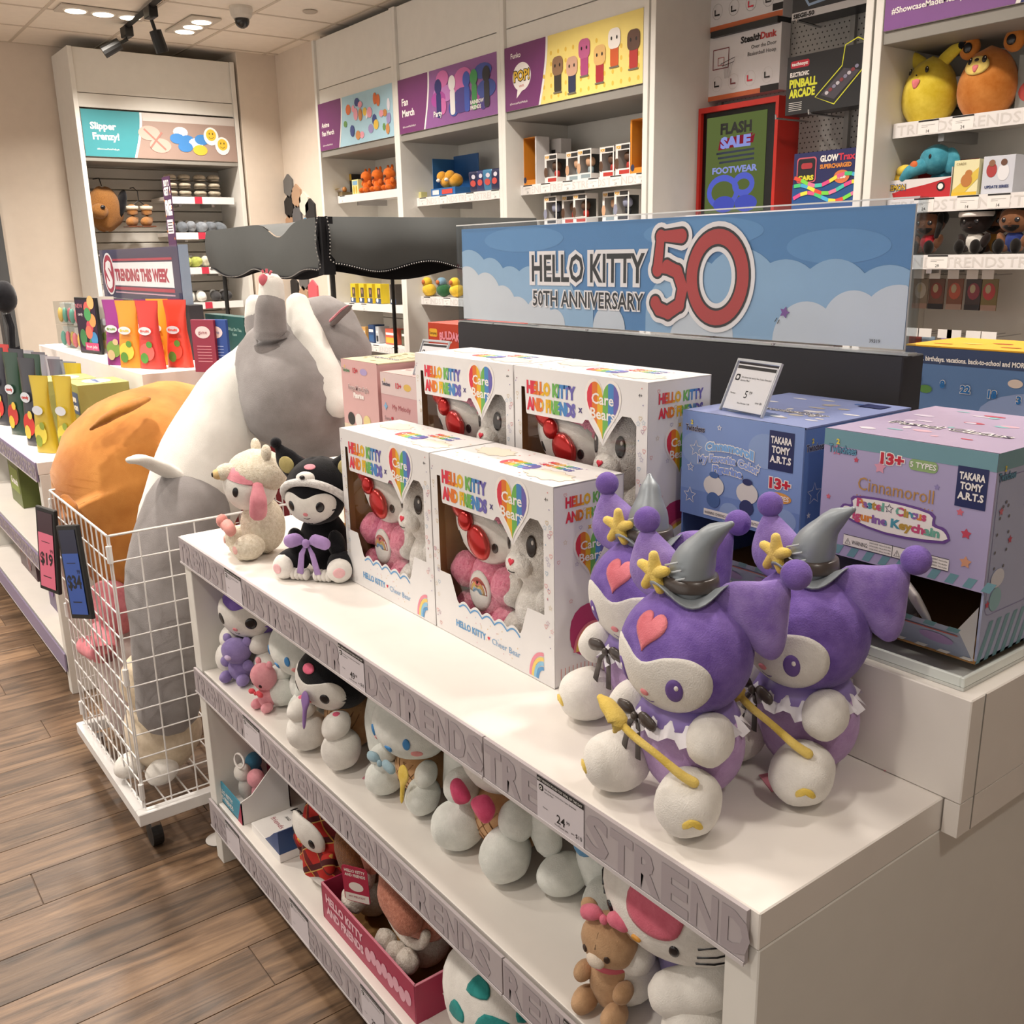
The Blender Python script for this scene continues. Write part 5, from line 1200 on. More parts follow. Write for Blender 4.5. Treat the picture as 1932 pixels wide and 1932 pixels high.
# 7 big cat plush in lilac with teddy
t = thing('plush_toy', 'large white whiskered plush in a lilac suit at the near end of the middle shelf', 'plush toy', (.835, .735, Z2), -88)
LC = plush('#8f83b8', '#a295c8', 18)
el(t, 'body', (.015, .02, .085), (.078, .07, .085), LC, n=30, m=20)
for s in (-1, 1): el(t, 'leg', (s*.062, -.062, .046), (.042, .052, .046), PW, (0, 0, s*10))
hn(t, 'arm', [(.075, -.01, .125), (.07, -.05, .105), (.035, -.082, .085)], [.026, .032, .030], PW); hn(t, 'arm', [(-.06, -.01, .125), (-.06, -.05, .105), (-.04, -.07, .09)], [.024, .028, .028], PW)
hc, hr = (0, -.03, .188), (.112, .085, .078)
el(t, 'head', hc, hr, PW, n=36, m=24, wob=.008)
pt(t, 'cap_patch', hc, hr, smooth([(-6, 36), (-6, 8), (8, -3), (24, -2), (34, 10), (34, 34)], 4), plush('#d4657a', '#e0788c'), .035, rings=5)
eyes(t, hc, hr, BLKE, 30, -12, 3.5, 6.5, off=.03, shine=False); pt(t, 'nose', hc, hr, disc(0, -20, 4, 3), plain('#d99a3c'), .04)
for s in (-1, 1):
    for k in range(3): pt(t, 'whisker', hc, hr, [(s*46, -2-10*k), (s*74, 4-12*k), (s*74, 2.6-12*k), (s*46, -3.4-10*k)], BLKE, .03, rings=1)
    el(t, 'ear', (s*.07, -.01, .258), (.025, .018, .022), PW)
t = thing('plush_toy', 'small brown teddy with a pink bow held by the large whiskered plush', 'plush toy', (.742, .795, Z2), -78)
TB = plush('#b5906c', '#c6a27e'); el(t, 'body', (0, 0, .045), (.032, .026, .044), TB); hc, hr = (0, -.005, .112), (.04, .034, .038); el(t, 'head', hc, hr, TB, (12, 0, 0))
el(t, 'muzzle', (0, -.036, .1), (.014, .008, .011), plush('#ddd0c0')); eyes(t, hc, hr, plain('#3c2a20', .4), 26, -4, 6, 8, off=.05, shine=False)
for s in (-1, 1): el(t, 'ear', (s*.036, 0, .142), (.014, .009, .014), TB); el(t, 'leg', (s*.024, -.026, .018), (.016, .024, .018), TB); el(t, 'arm', (s*.032, -.018, .055), (.012, .018, .014), TB)
MB().lathe([(.022, .072), (.029, .078), (.022, .084)], plain('#d0606e', .7), 18).build('collar', None, t, True)
bow(t, (.005, -.02, .158), .036, plush('#df6f88', '#ea8499'), 10, tails=False, puff=.9)
pt(t, 'stitching', hc, hr, [(-2, 70), (-1, 70), (2, 10), (1, 10)], BLKE, .03, rings=1)

# ================================================================== BOTTOM SHELF
Z3 = .1805
t = thing('keychain_tray', 'blue and red card tray of keychain plushes at the left end of the bottom shelf', 'display box', (.705, 2.19, Z3), -90)
BT = plain('#3d8ea8', .5); CR = plain('#a82a48', .5)
MB().box(-.085, .085, 0, .003, 0, .06, BT).build('front', None, t); MB().box(-.085, .085, 0, .13, 0, .003, PAPER).build('floor_card', None, t)
for s in (-1, 1): MB().prism([(0, 0), (.13, 0), (.13, .16), (.09, .13), (.03, .07), (0, .06)], .003, frame((s*.085, 0, .003), (0, 1, 0), (0, 0, 1)), PAPER if s > 0 else BT).build('side', None, t)
MB().box(-.085, .085, .127, .13, .003, .25, CR).build('back_card', None, t)
A = Art((-.085, .127, .0), (1, 0, 0), (0, 0, 1), .0005)
for k in range(18): A.poly(oval(.012+.018*(k % 9), .13+.03*(k//9)+.01*(k % 3), .009, .012, 10), plain(('#e6e2e0', '#262428', '#d9c04a', '#3d7fa8')[k % 4]), 1+k % 2)
A.text('KEYCHAIN', .085, .2, .016, WP, 4, 'c', .12, .05); A.build(t)
A = Art((-.085, 0, 0), (1, 0, 0), (0, 0, 1), .0005); A.text('HELLO KITTY', .012, .03, .012, WP, 1, 'l', .1, .03); A.text('AND FRIENDS', .012, .012, .012, WP, 1, 'l', .1, .03); A.poly([(.14, 0), (.17, 0), (.17, .06)], CR, 1); A.build(t, 'printed_front')
for i, (x, y, c, lb) in enumerate(((.755, 2.20, PW, 'white keychain plush with its loop in the blue card tray'), (.77, 2.15, SP, 'pink keychain plush in the blue card tray'), (.80, 2.24, plush('#4a86a8'), 'blue keychain plush at the back of the card tray'))):
    k = thing('keychain_plush', lb, 'keychain', (x, y, Z3+.004), -90, 'keychain plushes in the card tray')
    el(k, 'body', (0, 0, .04), (.018, .018, .036), c); el(k, 'head', (0, -.004, .085), (.024, .022, .024), c)
    if i == 0: MB().tube([(.03*math.sin(a), -.01+.006*math.cos(a), .13+.014*math.cos(a)-.01) for a in [2*PI*q/16 for q in range(17)]], .0028, WP, 6).build('strap_loop', None, k, True); MB().tube([(0, 0, .105), (.0, 0, .12)], .004, CHROME, 8).build('swivel', None, k)
t = thing('dress_up_box', 'white and navy flat box beside the tartan plush on the bottom shelf', 'display box', (.715, 1.985, Z3), -90)
MB().box(-.085, .085, 0, .17, 0, .022, PAPER, .001).build('carton', None, t)
MB().prism([(0, 0), (.085, 0), (.085, .06), (.06, .045), (.03, .02)], .17, frame((0, .0, .0222), (1, 0, 0), (0, 0, 1)), plain('#20447c', .4)).build('inner_flap', None, t)
A = Art((-.085, 0, .022), (1, 0, 0), (0, 1, 0), .0003); A.text('HELLO', .012, .1, .018, INK, 2, 'l', .07, .05); A.text('AND', .03, .075, .008, INK, 2, 'l'); A.text('friends', .012, .045, .014, plain('#a84a58'), 2, 'l', .06); A.build(t)
# tartan toy
t = thing('plush_toy', 'white-faced plush wrapped in a red tartan cloak on the bottom shelf', 'plush toy', (.80, 1.775, Z3), -86)
el(t, 'base', (0, 0, .03), (.085, .065, .032), PW, n=26, e=.85)
g = []
for i in range(9):
    z = .045+.2*i/8; r_ = .092*(1-(i/8)**2.2*.62); g.append([((r_+.004*math.sin(j*1.3)*(1-i/8))*math.cos(2*PI*j/48), (r_*.82+.004*math.sin(j*1.1)*(1-i/8))*math.sin(2*PI*j/48), z-(.006*math.sin(j*.9) if i == 0 else 0)) for j in range(48)])
g.append([(.02*math.cos(2*PI*j/48), .018*math.sin(2*PI*j/48), .255) for j in range(48)]); g.append([(.002*math.cos(2*PI*j/48), .002*math.sin(2*PI*j/48), .258) for j in range(48)])
MB().sheet(g, None, True).build('tartan_cloak', TARTAN, t, True)
fc, fr = (0, -.008, .155), (.085, .076, .075)
pt(t, 'face', fc, fr, smooth([(0, 26), (-30, 20), (-48, -4), (-40, -36), (0, -52), (40, -36), (48, -4), (30, 20)], 4), PW, .06, rings=7)
eyes(t, fc, fr, BLKE, 26, -14, 5.5, 10, off=.085, shine=False); pt(t, 'nose', fc, fr, disc(-6, -22, 4.5, 5), plain('#d9a53c', .5), .09); smile(t, fc, fr, BLKE, -6, -34, 5, off=.08, th=1.4)
for s in (-1, 1): MB().pillow(smooth([(0, 0), (.03, .012), (.034, -.02), (.02, -.045), (-.01, -.02)], 3), .014, frame((s*.06-.01, -.055, .11), (1, 0, 0), (0, 0, 1))).build('cloak_ruffle', TARTAN, t, True)
# red display tray with fluffy toys
t = thing('display_tray', 'crimson card tray with pale lettering on the bottom shelf, holding fluffy plushes', 'display box', (.712, 1.475, Z3), -90)
CRM = plain('#a3234a', .4); CRL = plain('#d98a9c', .4)
MB().box(-.19, .19, 0, .003, 0, .085, CRM).build('front', None, t); MB().box(-.19, .19, .2, .203, 0, .085, CRM).build('back', None, t); MB().box(-.19, .19, 0.0031, .1999, 0, .003, CARD).build('floor_card', None, t)
for s in (-1, 1): MB().box(s*.19-.0015, s*.19+.0015, 0, .203, 0, .085, CRM).build('side', None, t)
MB().box(-.19, .19, -.0005, .0035, .0851, .0866, CRL).box(.188, .1925, 0, .203, .0851, .0866, CRL).build('edge', None, t)
A = Art((-.19, -.0002, 0), (1, 0, 0), (0, 0, 1), .0004); A.text('HELLO KITTY', .02, .05, .019, plain('#e3b7c2'), 1, 'l', .16, .05); A.text('AND FRIENDS', .02, .022, .019, plain('#e3b7c2'), 1, 'l', .16, .05)
for k in range(8): A.poly(oval(.2+.022*k, .035+.006*(k % 2), .012, .016, 14), plain('#d9a3b2'), 1)
A.build(t); A = Art((.1915, 0, 0), (0, 1, 0), (0, 0, 1), .0004); A.poly(oval(.17, .05, .012, .016), WP, 1); A.build(t, 'printed_side')
FB = fleece('#6b3f1e', '#7d4d28'); FP = fleece('#b8735f', '#c98872'); FC = fleece('#d9cfc2', '#e6dfd6')
t = thing('plush_toy', 'fluffy brown plush with cream trim and a crimson swing tag in the crimson tray', 'plush toy', (.80, 1.60, Z3+.004), -90)
el(t, 'body', (0, 0, .07), (.045, .05, .068), FC); el(t, 'hood', (0, -.01, .17), (.07, .065, .078), FB, n=28, m=18, wob=.03); 
rim = [(.066*math.sin(math.radians(a)), -.035, .165-.072*math.cos(math.radians(a))) for a in range(-80, 81, 16)]; hn(t, 'trim', rim, [.01]*len(rim), FC, n=10, sub=2)
el(t, 'paw', (.02, -.055, .075), (.032, .026, .026), FC, wob=.06)
hn(t, 'ear', [(.045, -.03, .235), (.07, -.035, .215), (.085, -.04, .185)], [.018, .024, .018], FP)
tgm = Matrix.Translation((.075, -.075, .15)) @ Euler((.12, .18, 0)).to_matrix().to_4x4()
tg = MB().prism(rrect(-.028, -.05, .028, .05, .008), .001, tgm @ frame((0, 0, 0), (.8, .6, 0), (0, 0, 1)), plain('#b8284e', .4)).build('swing_tag', None, t)
A = Art((0, 0, 0), (1, 0, 0), (0, 0, 1), .0003); A.M = tgm @ frame((0, 0, 0), (.8, .6, 0), (0, 0, 1)); A.rect(-.026, -.048, .026, -.026, WP, 1); A.text('MY MELODY', 0, -.038, .006, CRM, 2, 'c', .036); A.text('HELLO KITTY', 0, .034, .008, WP, 1, 'c', .044, .04); A.text('AND FRIENDS', 0, .022, .008, WP, 1, 'c', .044, .04)
A.poly(oval(0, -.006, .016, .013), WP, 1); A.build(tg, 'printed_tag')
t = thing('plush_toy', 'fluffy salmon-pink plush slumped in the near end of the crimson tray', 'plush toy', (.81, 1.405, Z3+.004), -90)
el(t, 'body', (0, 0, .06), (.05, .05, .058), FC); el(t, 'hood', (0, 0, .15), (.088, .075, .07), FP, n=28, m=18, wob=.05); hn(t, 'ear', [(-.04, -.05, .2), (.0, -.062, .185), (.05, -.065, .165)], [.022, .034, .03], FP); 
rim = [(.08*math.sin(math.radians(a)), -.045, .15-.075*math.cos(math.radians(a))*.9) for a in range(-80, 81, 16)]; hn(t, 'trim', rim, [.01]*len(rim), FC, n=10, sub=2)
for x in (-.045, .0, .04): el(t, 'paw', (x, -.065, .055+.01*(x > 0)), (.026, .022, .024), FC, wob=.06)
# teal and white round toy
t = thing('plush_toy', 'round white plush with teal patches at the near end of the bottom shelf', 'plush toy', (.82, 1.16, Z3), -90)
c, r = (0, 0, .1), (.125, .1, .098); el(t, 'body', c, r, PW, n=34, m=22); TL = plush('#2d8a88', '#3a9a96')
for (a, e, ra, re) in ((40, 14, 17, 10), (18, 44, 13, 9), (52, 58, 16, 7), (72, 30, 10, 8), (0, 10, 9, 8)): pt(t, 'teal_patch', c, r, smooth([(a-ra, e-re), (a+ra, e-re*.8), (a+ra*.9, e+re*.6), (a-ra*.6, e+re)], 3), TL, .02)
pt(t, 'seam', c, r, [(-30, 60), (-29, 60), (-22, -50), (-23, -50)], plain('#cfcac4'), .015, rings=1)
t = thing('toy_carton', 'crimson carton beside the teal and white plush on the bottom shelf', 'display box', (.74, .92, Z3), -90)
MB().box(-.065, .065, 0, .15, 0, .12, CRM, .001).build('carton', None, t); A = Art((-.065, 0, 0), (1, 0, 0), (0, 0, 1), .0004); A.rect(.01, .02, .12, .1, plain('#c24a68'), 1); A.text('HELLO KITTY', .065, .055, .014, WP, 2, 'c', .095, .04); A.build(t)
o = MB().box(-.02, .02, -.012, .012, 0, .0008, PAPER).build('paper_tag', None, None, False, (.725, 1.27, Z3)); tag(o, 'narrow white paper tag lying beside the crimson tray', 'tag'); o.rotation_euler = (0, 0, 1.9)

# ================================================================== WIRE CART WITH THE GIANT PLUSHES
CX0, CX1, CY0, CY1 = .548, 1.12, 2.41, 3.04
t = thing('wire_cart', 'white wire-mesh cart on casters holding giant plush toys', 'cart', (CX0, CY0, 0)); wx, wy = CX1-CX0, CY1-CY0
g = MB()
for (a_) in ((-.02, wx+.02, -.02, .01), (-.02, wx+.02, wy-.01, wy+.02), (-.02, .01, .01, wy-.01), (wx-.01, wx+.02, .01, wy-.01)): g.box(*a_, .1, .135, WIRE, .002)
g.build('base_frame', None, t)
for k in range(1, 9): MB().tube([(wx*k/9, .01, .13), (wx*k/9, wy-.01, .13)], .0025, WIRE, 5).build('floor_wire', None, t)
def meshpanel(o, d, L_, nm):
    b = MB(); d = Vector(d); o = Vector(o); n = int(round(L_/(.072 if abs(d.x) > .5 else .052)))
    for k in range(n+1): b.tube([o+d*(L_*k/n)+Vector((0, 0, .14)), o+d*(L_*k/n)+Vector((0, 0, .9))], .0022, None, 5)
    for j in range(12): b.tube([o+Vector((0, 0, .15+.748*j/11)), o+d*L_+Vector((0, 0, .15+.748*j/11))], .0022 if j < 11 else .0035, None, 5)
    q = b.build(nm, WIRE, t); q['kind'] = 'stuff'
meshpanel((.004, 0, 0), (1, 0, 0), wx-.008, 'wire_mesh'); meshpanel((.004, wy, 0), (1, 0, 0), wx-.008, 'wire_mesh'); meshpanel((0, .004, 0), (0, 1, 0), wy-.008, 'wire_mesh'); meshpanel((wx, .004, 0), (0, 1, 0), wy-.008, 'wire_mesh')
for (x, y) in ((0, 0), (wx, 0), (0, wy), (wx, wy)):
    for z in (.19, .52, .85): MB().tube([(x, y, z-.022), (x, y, z+.022)], .0075, WIRE, 8).build('corner_clip', None, t)
    c = MB().box(x+(.03 if x == 0 else -.03)-.012, x+(.03 if x == 0 else -.03)+.012, y+(.04 if y == 0 else -.04)-.018, y+(.04 if y == 0 else -.04)+.018, .05, .1, CHROME).build('caster_fork', None, t)
    xx, yy = x+(.03 if x == 0 else -.03), y+(.04 if y == 0 else -.04)
    M = Matrix.Translation((xx, yy, .035)) @ Matrix.Rotation(PI/2, 4, 'Y')
    MB().lathe([(.012, -.016), (.034, -.014), (.035, 0), (.034, .014), (.012, .016)], BLACK, 20, (0, 0, 0), M).build('caster_wheel', None, c, False)
for k in (0, 1):
    MB().lathe([(.001, 0), (.006, .002), (.006, .004)], CHROME, 12, (0, 0, 0), frame((.22+.2*k, -.0205, .118), (1, 0, 0), (0, 0, 1))).build('bolt', None, t)
# price frames hung on the aisle side
def pframe(label, px0, pc, txt, lean):
    t = thing('price_sign', label, 'price sign', px0, -90, rot=(math.radians(-4), 0, math.radians(-72)))
    R_ = Matrix.Rotation(lean, 4, 'Y')
    t.scale = (.84,)*3
    b = MB(); b.box(-.06, .06, -.008, .006, -.3, 0, BLACK, .003, R_).build('frame', None, t)
    MB().box(-.046, .046, -.0095, -.0085, -.285, -.015, plain('#3a1d2a' if 'pink' in label else '#141c3c', .3), 0, R_).build('backing', None, t)
    MB().box(-.046, .046, -.0105, -.0098, -.285, -.09, plain(pc, .4), 0, R_).build('price_card', None, t)
    v = (R_ @ Vector((0, 0, 1, 0))).to_3d(); u = (R_ @ Vector((1, 0, 0, 0))).to_3d(); A = Art(R_ @ Vector((-.046, -.0106, -.285)), u, v, .0005)
    A.text('$'+txt, .046, .085, .042, INK, 1, 'c', .075, .03); A.text('99', .07, .13, .014, INK, 1); A.line([(.02, .04), (.07, .04)], .003, INK, 1); A.line([(.02, .165), (.07, .165)], .002, INK, 1); A.build(t, 'printed_price')
    MB().tube([(0, .004, -.01), (0, .012, .01), (0, .02, -.002)], .002, WIRE, 5).build('hook', None, t); return t
pframe('black price frame with a pink $19 card on the cart side', (CX0-.032, 2.94, .87), '#e0708c', '19', math.radians(2))
pframe('black price frame with a blue $34 card on the cart side, nearer', (CX0-.04, 2.64, .885), '#2f55a8', '34', math.radians(-10))
# giant grey and white cat plush
def at(px, py, d): return far(px, py, d)
def path(pts): return [at(*p) for p in pts]
t = thing('giant_cat_plush', 'giant grey and white cat plush rearing out of the wire cart', 'plush toy', (.86, 2.72, .14))
def W2(t, p): return p-Vector(t.location)
def giant(name, pts, rad, mat, flat=1, n=24, par=None, sub=5):
    b = MB().horn([W2(t, at(*p)) for p in pts], rad, None, n, flat, None, sub)
    # gentle creases
    rr = random.Random(len(pts)); v = []
    from mathutils import noise
    for p in b.v:
        q = Vector(p); k = noise.noise(q*5.5)*.008; d_ = q.normalized() if q.length else q; v.append(tuple(q+d_*k))
    b.v = v
    return b.build(name, mat, par or t, True)
PG2 = plush('#85807f', '#949090', 7, .5); PWG = plush('#d9d7d1', '#e3e1dc', 6, .4)
giant('lower_body', [(318, 1330, 2.62), (320, 1200, 2.63), (318, 1080, 2.66), (355, 960, 2.72)], [.085, .1, .115, .12], PG2)
giant('belly', [(345, 985, 2.78), (395, 870, 2.80), (450, 765, 2.84), (500, 690, 2.88)], [.13, .145, .135, .10], PWG)
giant('chest', [(618, 850, 2.76), (570, 765, 2.74), (535, 690, 2.80), (545, 645, 2.86)], [.06, .165, .14, .095], PG2)
giant('collar_band', [(562, 575, 2.78), (580, 640, 2.735), (608, 705, 2.68), (640, 765, 2.64)], [.035, .052, .055, .035], PWG)
h = giant('head', [(606, 640, 2.86), (634, 668, 2.84)], [.128, .108], PG2)
giant('ear', [(632, 606, 2.74), (650, 588, 2.72), (660, 578, 2.70)], [.018, .017, .008], PG2, .4, 12)
giant('ear_lining', [(628, 602, 2.73), (646, 585, 2.71), (656, 577, 2.695)], [.013, .012, .005], PPNK, .3, 10)
giant('arm', [(525, 720, 2.72), (512, 650, 2.68), (510, 590, 2.66), (512, 565, 2.66)], [.06, .048, .042, .036], PG2)
pw = giant('paw', [(512, 568, 2.66), (512, 540, 2.66)], [.0365, .034], PWG)
giant('paw_pad', [(495, 528, 2.625)], [.012], PNKE, 1, 10) if 0 else MB().ell(W2(t, at(497, 528, 2.628)), (.014, .008, .016)).build('paw_pad', plain('#d9707e', .8), pw, True)
for (a_, b_) in (((497, 515), (494, 509)), ((503, 515), (503, 507)), ((508, 518), (512, 511))): MB().tube([W2(t, at(a_[0], a_[1], 2.625)), W2(t, at(b_[0], b_[1], 2.622))], .0035, plain('#d9707e', .8), 6).build('toe_mark', None, pw)
giant('arm', [(520, 690, 2.86), (490, 625, 2.86), (485, 600, 2.86)], [.05, .04, .036], PG2); giant('paw', [(484, 598, 2.86), (482, 575, 2.86)], [.035, .03], PWG)
giant('tail', [(350, 905, 2.70), (310, 885, 2.64), (270, 868, 2.56), (250, 868, 2.52)], [.045, .035, .026, .018], PWG, .55, 14)
# giant orange plush
t = thing('giant_orange_plush', 'giant orange round plush leaning out of the wire cart behind the grey cat', 'plush toy', (.80, 2.85, .14))
PO = plush('#ad6a2c', '#c28442', 6, .3)
giant('body', [(300, 1010, 3.0), (285, 960, 3.02), (275, 900, 3.05), (340, 845, 3.2), (400, 815, 3.3)], [.24, .275, .27, .235, .17], PO, 1, 36)
def blob(nm, px, py, d, r, rot, m): return MB().ell(W2(t, at(px, py, d)), r, rot, None, 20, 12).build(nm, m, t, True)
giant('ear', [(176, 808, 2.76), (203, 790, 2.76), (235, 770, 2.78), (272, 752, 2.84)], [.012, .028, .03, .02], plush('#9c6426', '#ab7230'), .5, 12)
giant('ear', [(122, 938, 2.74), (132, 955, 2.72), (138, 975, 2.71)], [.014, .02, .012], plush('#8a5520'), .5, 12)
# toys low in the cart
t = thing('plush_toy', 'cream plush squashed at the bottom of the wire cart', 'plush toy', (.67, 2.60, .136), -60); el(t, 'body', (0, 0, .12), (.11, .1, .12), plush('#dccbb0', '#e8dac4'), wob=.03); el(t, 'head', (0, -.03, .28), (.08, .07, .09), plush('#dccbb0')); el(t, 'foot', (.06, -.08, .04), (.04, .05, .035), PW); el(t, 'foot', (-.05, -.085, .04), (.04, .05, .035), PW)
t = thing('plush_toy', 'pink plush at the bottom right of the wire cart', 'plush toy', (1.0, 2.50, .136), -70); el(t, 'body', (0, 0, .11), (.085, .075, .11), plush('#d98a90', '#e39ba0'), wob=.04); el(t, 'head', (0, 0, .25), (.07, .06, .06), plush('#d98a90')); 
t = thing('plush_toy', 'tabby-faced pale plush between the cream and pink ones in the wire cart', 'plush toy', (.86, 2.475, .136), -20); el(t, 'body', (0, 0, .06), (.07, .05, .06), plush('#b9a394')); c, r = (0, 0, .16), (.075, .05, .065); el(t, 'head', c, r, plush('#b9a394', '#c9b6a8'))
for k in range(3): pt(t, 'stripe', c, r, [(-30+2*k, 10-12*k), (-50, 14-12*k), (-50, 12-12*k), (-30+2*k, 8-12*k)], BLKE, .03, rings=1)
eyes(t, c, r, BLKE, 18, 4, 3, 10, off=.04, shine=False)
t = thing('plush_toy', 'striped pink and white plush upper left in the wire cart', 'plush toy', (.64, 2.86, .136), -90)
el(t, 'body', (0, 0, .2), (.11, .07, .2), plush('#c8b4b4', '#dcd2d0'), wob=.03); c, r = (0, 0, .42), (.1, .07, .09); el(t, 'head', c, r, plush('#cf7680', '#dd8c94')); hn(t, 'arm', [(.05, -.05, .38), (.1, -.06, .33), (-.06, -.075, .3)], [.03, .035, .03], plush('#d9808a'))
o = MB().lathe([(.001, 0), (.035, .0), (.035, .001), (.001, .001)], plain('#c9c6c2', .5), 20).build('paper_tag', None, None, False, (.72, 2.36, .002)); tag(o, 'round white paper tag lying on the floor beside the cart', 'tag')
ordn = ['first', 'second', 'third', 'fourth', 'fifth', 'sixth', 'seventh', 'eighth', 'ninth', 'tenth']
# ================================================================== SECOND FIXTURE DOWN THE AISLE
F2X, F2Y0, F2Y1 = .625, 3.60, 5.37
t2 = table('display_table', 'white display table of candy further down the aisle, beyond the wire cart', F2X, F2Y0, F2Y1, .88, 1.15, None, flip=True, z2=.49, z3=.16, deep=1.3, ro=.395)
PSTR = plain('#8d83a0', .5)
for (z, h) in ((.88, .07), (.49, .06), (.16, .07)): strip(t2, .01, F2Y1-F2Y0-.004, z, [], h=h, letters=(z != .16), col=PSTR)
t = thing('header_sign', 'clear acrylic holder with the navy and red TRENDING THIS WEEK print', 'sign', (1.322, 4.0, 1.374))
bx(.716, .764, .4, 1.62, 1.3661, 1.3735, DARK).build('spine_cap', None, t2) if 0 else None
SW, SH = 1.2, .232
bx(.004, .008, .004, SW-.004, .006, SH, PAPER).build('sign_print', None, t)
A = Art((.004, SW-.004, .006), (0, -1, 0), (0, 0, 1), .0008); w = SW-.008; h = SH-.006
A.rect(0, 0, w, h, plain('#3a3a58', .4), 1); RD = plain('#b0344c', .4)
A.rect(.22, .06, w-.09, h-.06, WP, 2); A.rect(.22, h-.053, w-.09, h-.043, RD, 2); A.rect(.22, .04, w-.09, .054, RD, 2); A.rect(.22, .025, w-.09, .031, plain('#c9a0ac'), 2)
A.poly(oval(.14, h/2, .1, .1), WP, 3); A.poly(oval(.14, h/2, .088, .09), RD, 4); A.text('S', .14, h/2-.06, .12, WP, 5, 'c', .08, .06)
A.text('TRENDING THIS WEEK', .25, .085, .052, RD, 3, 'l', .79, .05)
A.build(t)
bx(-.004, -.001, -.006, SW+.006, .001, SH+.006, ACR).build('acrylic_sheet', None, t); bx(-.004, .04, -.01, -.006, .0005, SH+.006, acrylic((.8, .84, .88), 0)).build('acrylic_end', None, t); bx(.0, .04, -.0061, -.0059, .0005, SH+.006, plain('#a8b4c4', .2)).build('sign_side', None, t)
# vertical offer card on top
t = thing('offer_sign', 'tall narrow purple offer card reading BUY 2 GET 1 FREE above the trending sign', 'sign', (1.33, 4.03, 1.606))
MB().box(0, .002, 0, .095, 0, .27, plain('#4c2c52', .4)).build('card', None, t)
A = Art((0, .095, 0), (0, -1, 0), (0, 0, 1), .0006); A.text('GET 1', .0475, .2, .03, WP, 1, 'c', .075, .05); A.text('BUY 2', .0475, .235, .022, WP, 1, 'c', .06, .05); A.text('FREE', .0475, .125, .055, WP, 1, 'c', .075, .06); A.rect(.012, .05, .083, .105, plain('#d9d0d8'), 1)
for k in range(4): A.line([(.02, .06+.011*k), (.075, .06+.011*k)], .003, INK, 2)
for k in range(7): A.poly(star(.008 if k % 2 else .087, .03+.03*k, .007), plain('#d98a3c'), 2)
A.build(t)

def pouch(label, loc, rz, w, h, cols, group, text=None, lean=0):
    t = thing('candy_pouch', label, 'candy bag', loc, rz, group)
    t.rotation_euler = (math.radians(lean), 0, math.radians(rz)); d = .022; g = []
    m_ = plain(cols[0], .28, .6)
    prof = [(0, .5, .9), (.08, .48, .95), (.3, .44, 1), (.55, .37, .8), (.78, .40, .45), (.93, .46, .12), (1, .47, .04)]
    for (z, hw, th) in prof: g.append([(w*hw*math.copysign(abs(math.cos(a))**.6, math.cos(a)), d*th*math.sin(a), z*h) for a in [2*PI*k/20 for k in range(20)]])
    MB().sheet(g, None, True).build('pouch', m_, t, True)
    A = Art((-w/2, -d-.0012, 0), (1, 0, 0), (0, 0, 1), .0008)
    A.poly(oval(w*.5, h*.25, w*.3, h*.13, 16), plain(cols[1], .4), 1); A.poly(oval(w*.38, h*.16, w*.16, h*.08, 12), plain(cols[2], .4), 2); A.poly(oval(w*.62, h*.36, w*.12, h*.05, 12), plain(cols[2], .4), 2)
    A.poly(oval(w*.5, h*.56, w*.26, h*.06, 18), plain('#cfd4dc', .4), 1)
    if text: A.text(text, w*.5, h*.545, h*.035, plain(cols[1]), 2, 'c', w*.36, .04)
    A.build(t); return t
PC = [('#8a2c7c', '#7a9a4a', '#c9b08a', 'purple', 1.20, 4.5), ('#d98a2c', '#e0c04c', '#5a8a3c', 'orange', 1.15, 4.3), ('#c23a34', '#d9605a', '#4f8a3c', 'red', 1.05, 3.98), ('#d9922c', '#e6a23c', '#7aa03c', 'golden', 1.15, 3.93), ('#7a2a6c', '#8a8a4a', '#c9a06a', 'plum', 1.2, 3.86), ('#cf4030', '#d94a3c', '#5a8a3c', 'scarlet', 1.1, 3.72)]
pp = [(227, 688, '#8a2c7c', '#7a9a4a', '#c9b08a', 'purple'), (252, 693, '#d98a2c', '#e0c04c', '#5a8a3c', 'orange'), (290, 695, '#c23a34', '#d9605a', '#4f8a3c', 'red'), (309, 687, '#d9922c', '#e6a23c', '#7aa03c', 'golden'), (342, 692, '#cf4030', '#d94a3c', '#5a8a3c', 'scarlet')]
for (px, py, a, b, c, nm) in pp:
    p = onZ(px, py, 1.151); pouch('%s fruit candy pouch standing under the trending sign' % nm, (p.x, p.y, 1.151), -62, .125, .255, (a, b, c), 'fruit candy pouches under the trending sign', 'fruit', 0)
for (px, py, a, nm, k) in ((272, 686, '#6d2560', 'plum-coloured', .04), (322, 684, '#5f2a4c', 'dark purple', .05), (204, 668, '#b8b0a8', 'silver', .03)):
    p = onZ(px, py, 1.151); p.x += k; p.y += k*1.5; pouch('%s candy pouch in the second row under the trending sign' % nm, (p.x, p.y, 1.151), -62, .11, .25, (a, '#7a8a4a', '#b89a6a'), 'fruit candy pouches under the trending sign', None, 0)
t = thing('poster_frame', 'black framed candy poster standing on the white riser', 'poster', (1.10, 4.64, 1.151), -78)
t.scale = (.72, .8, .66)
MB().box(-.14, .14, -.008, .008, 0, .375, BLACK, .002).build('frame', None, t); MB().box(-.126, .126, -.0095, -.0085, .014, .36, plain('#2c1a34', .4)).build('poster', None, t)
A = Art((-.126, -.0097, .014), (1, 0, 0), (0, 0, 1), .0008); rr = random.Random(9)
for k, c in enumerate(('#3d8a5a', '#3f86b8', '#d9705a', '#c84a5c', '#d99a5a', '#4a9a5c', '#d9605a', '#e0b070')): A.poly(oval(.17+.035*math.sin(k*2), .05+.04*k, .045, .045, 14), plain(c, .4), 1+k % 3)
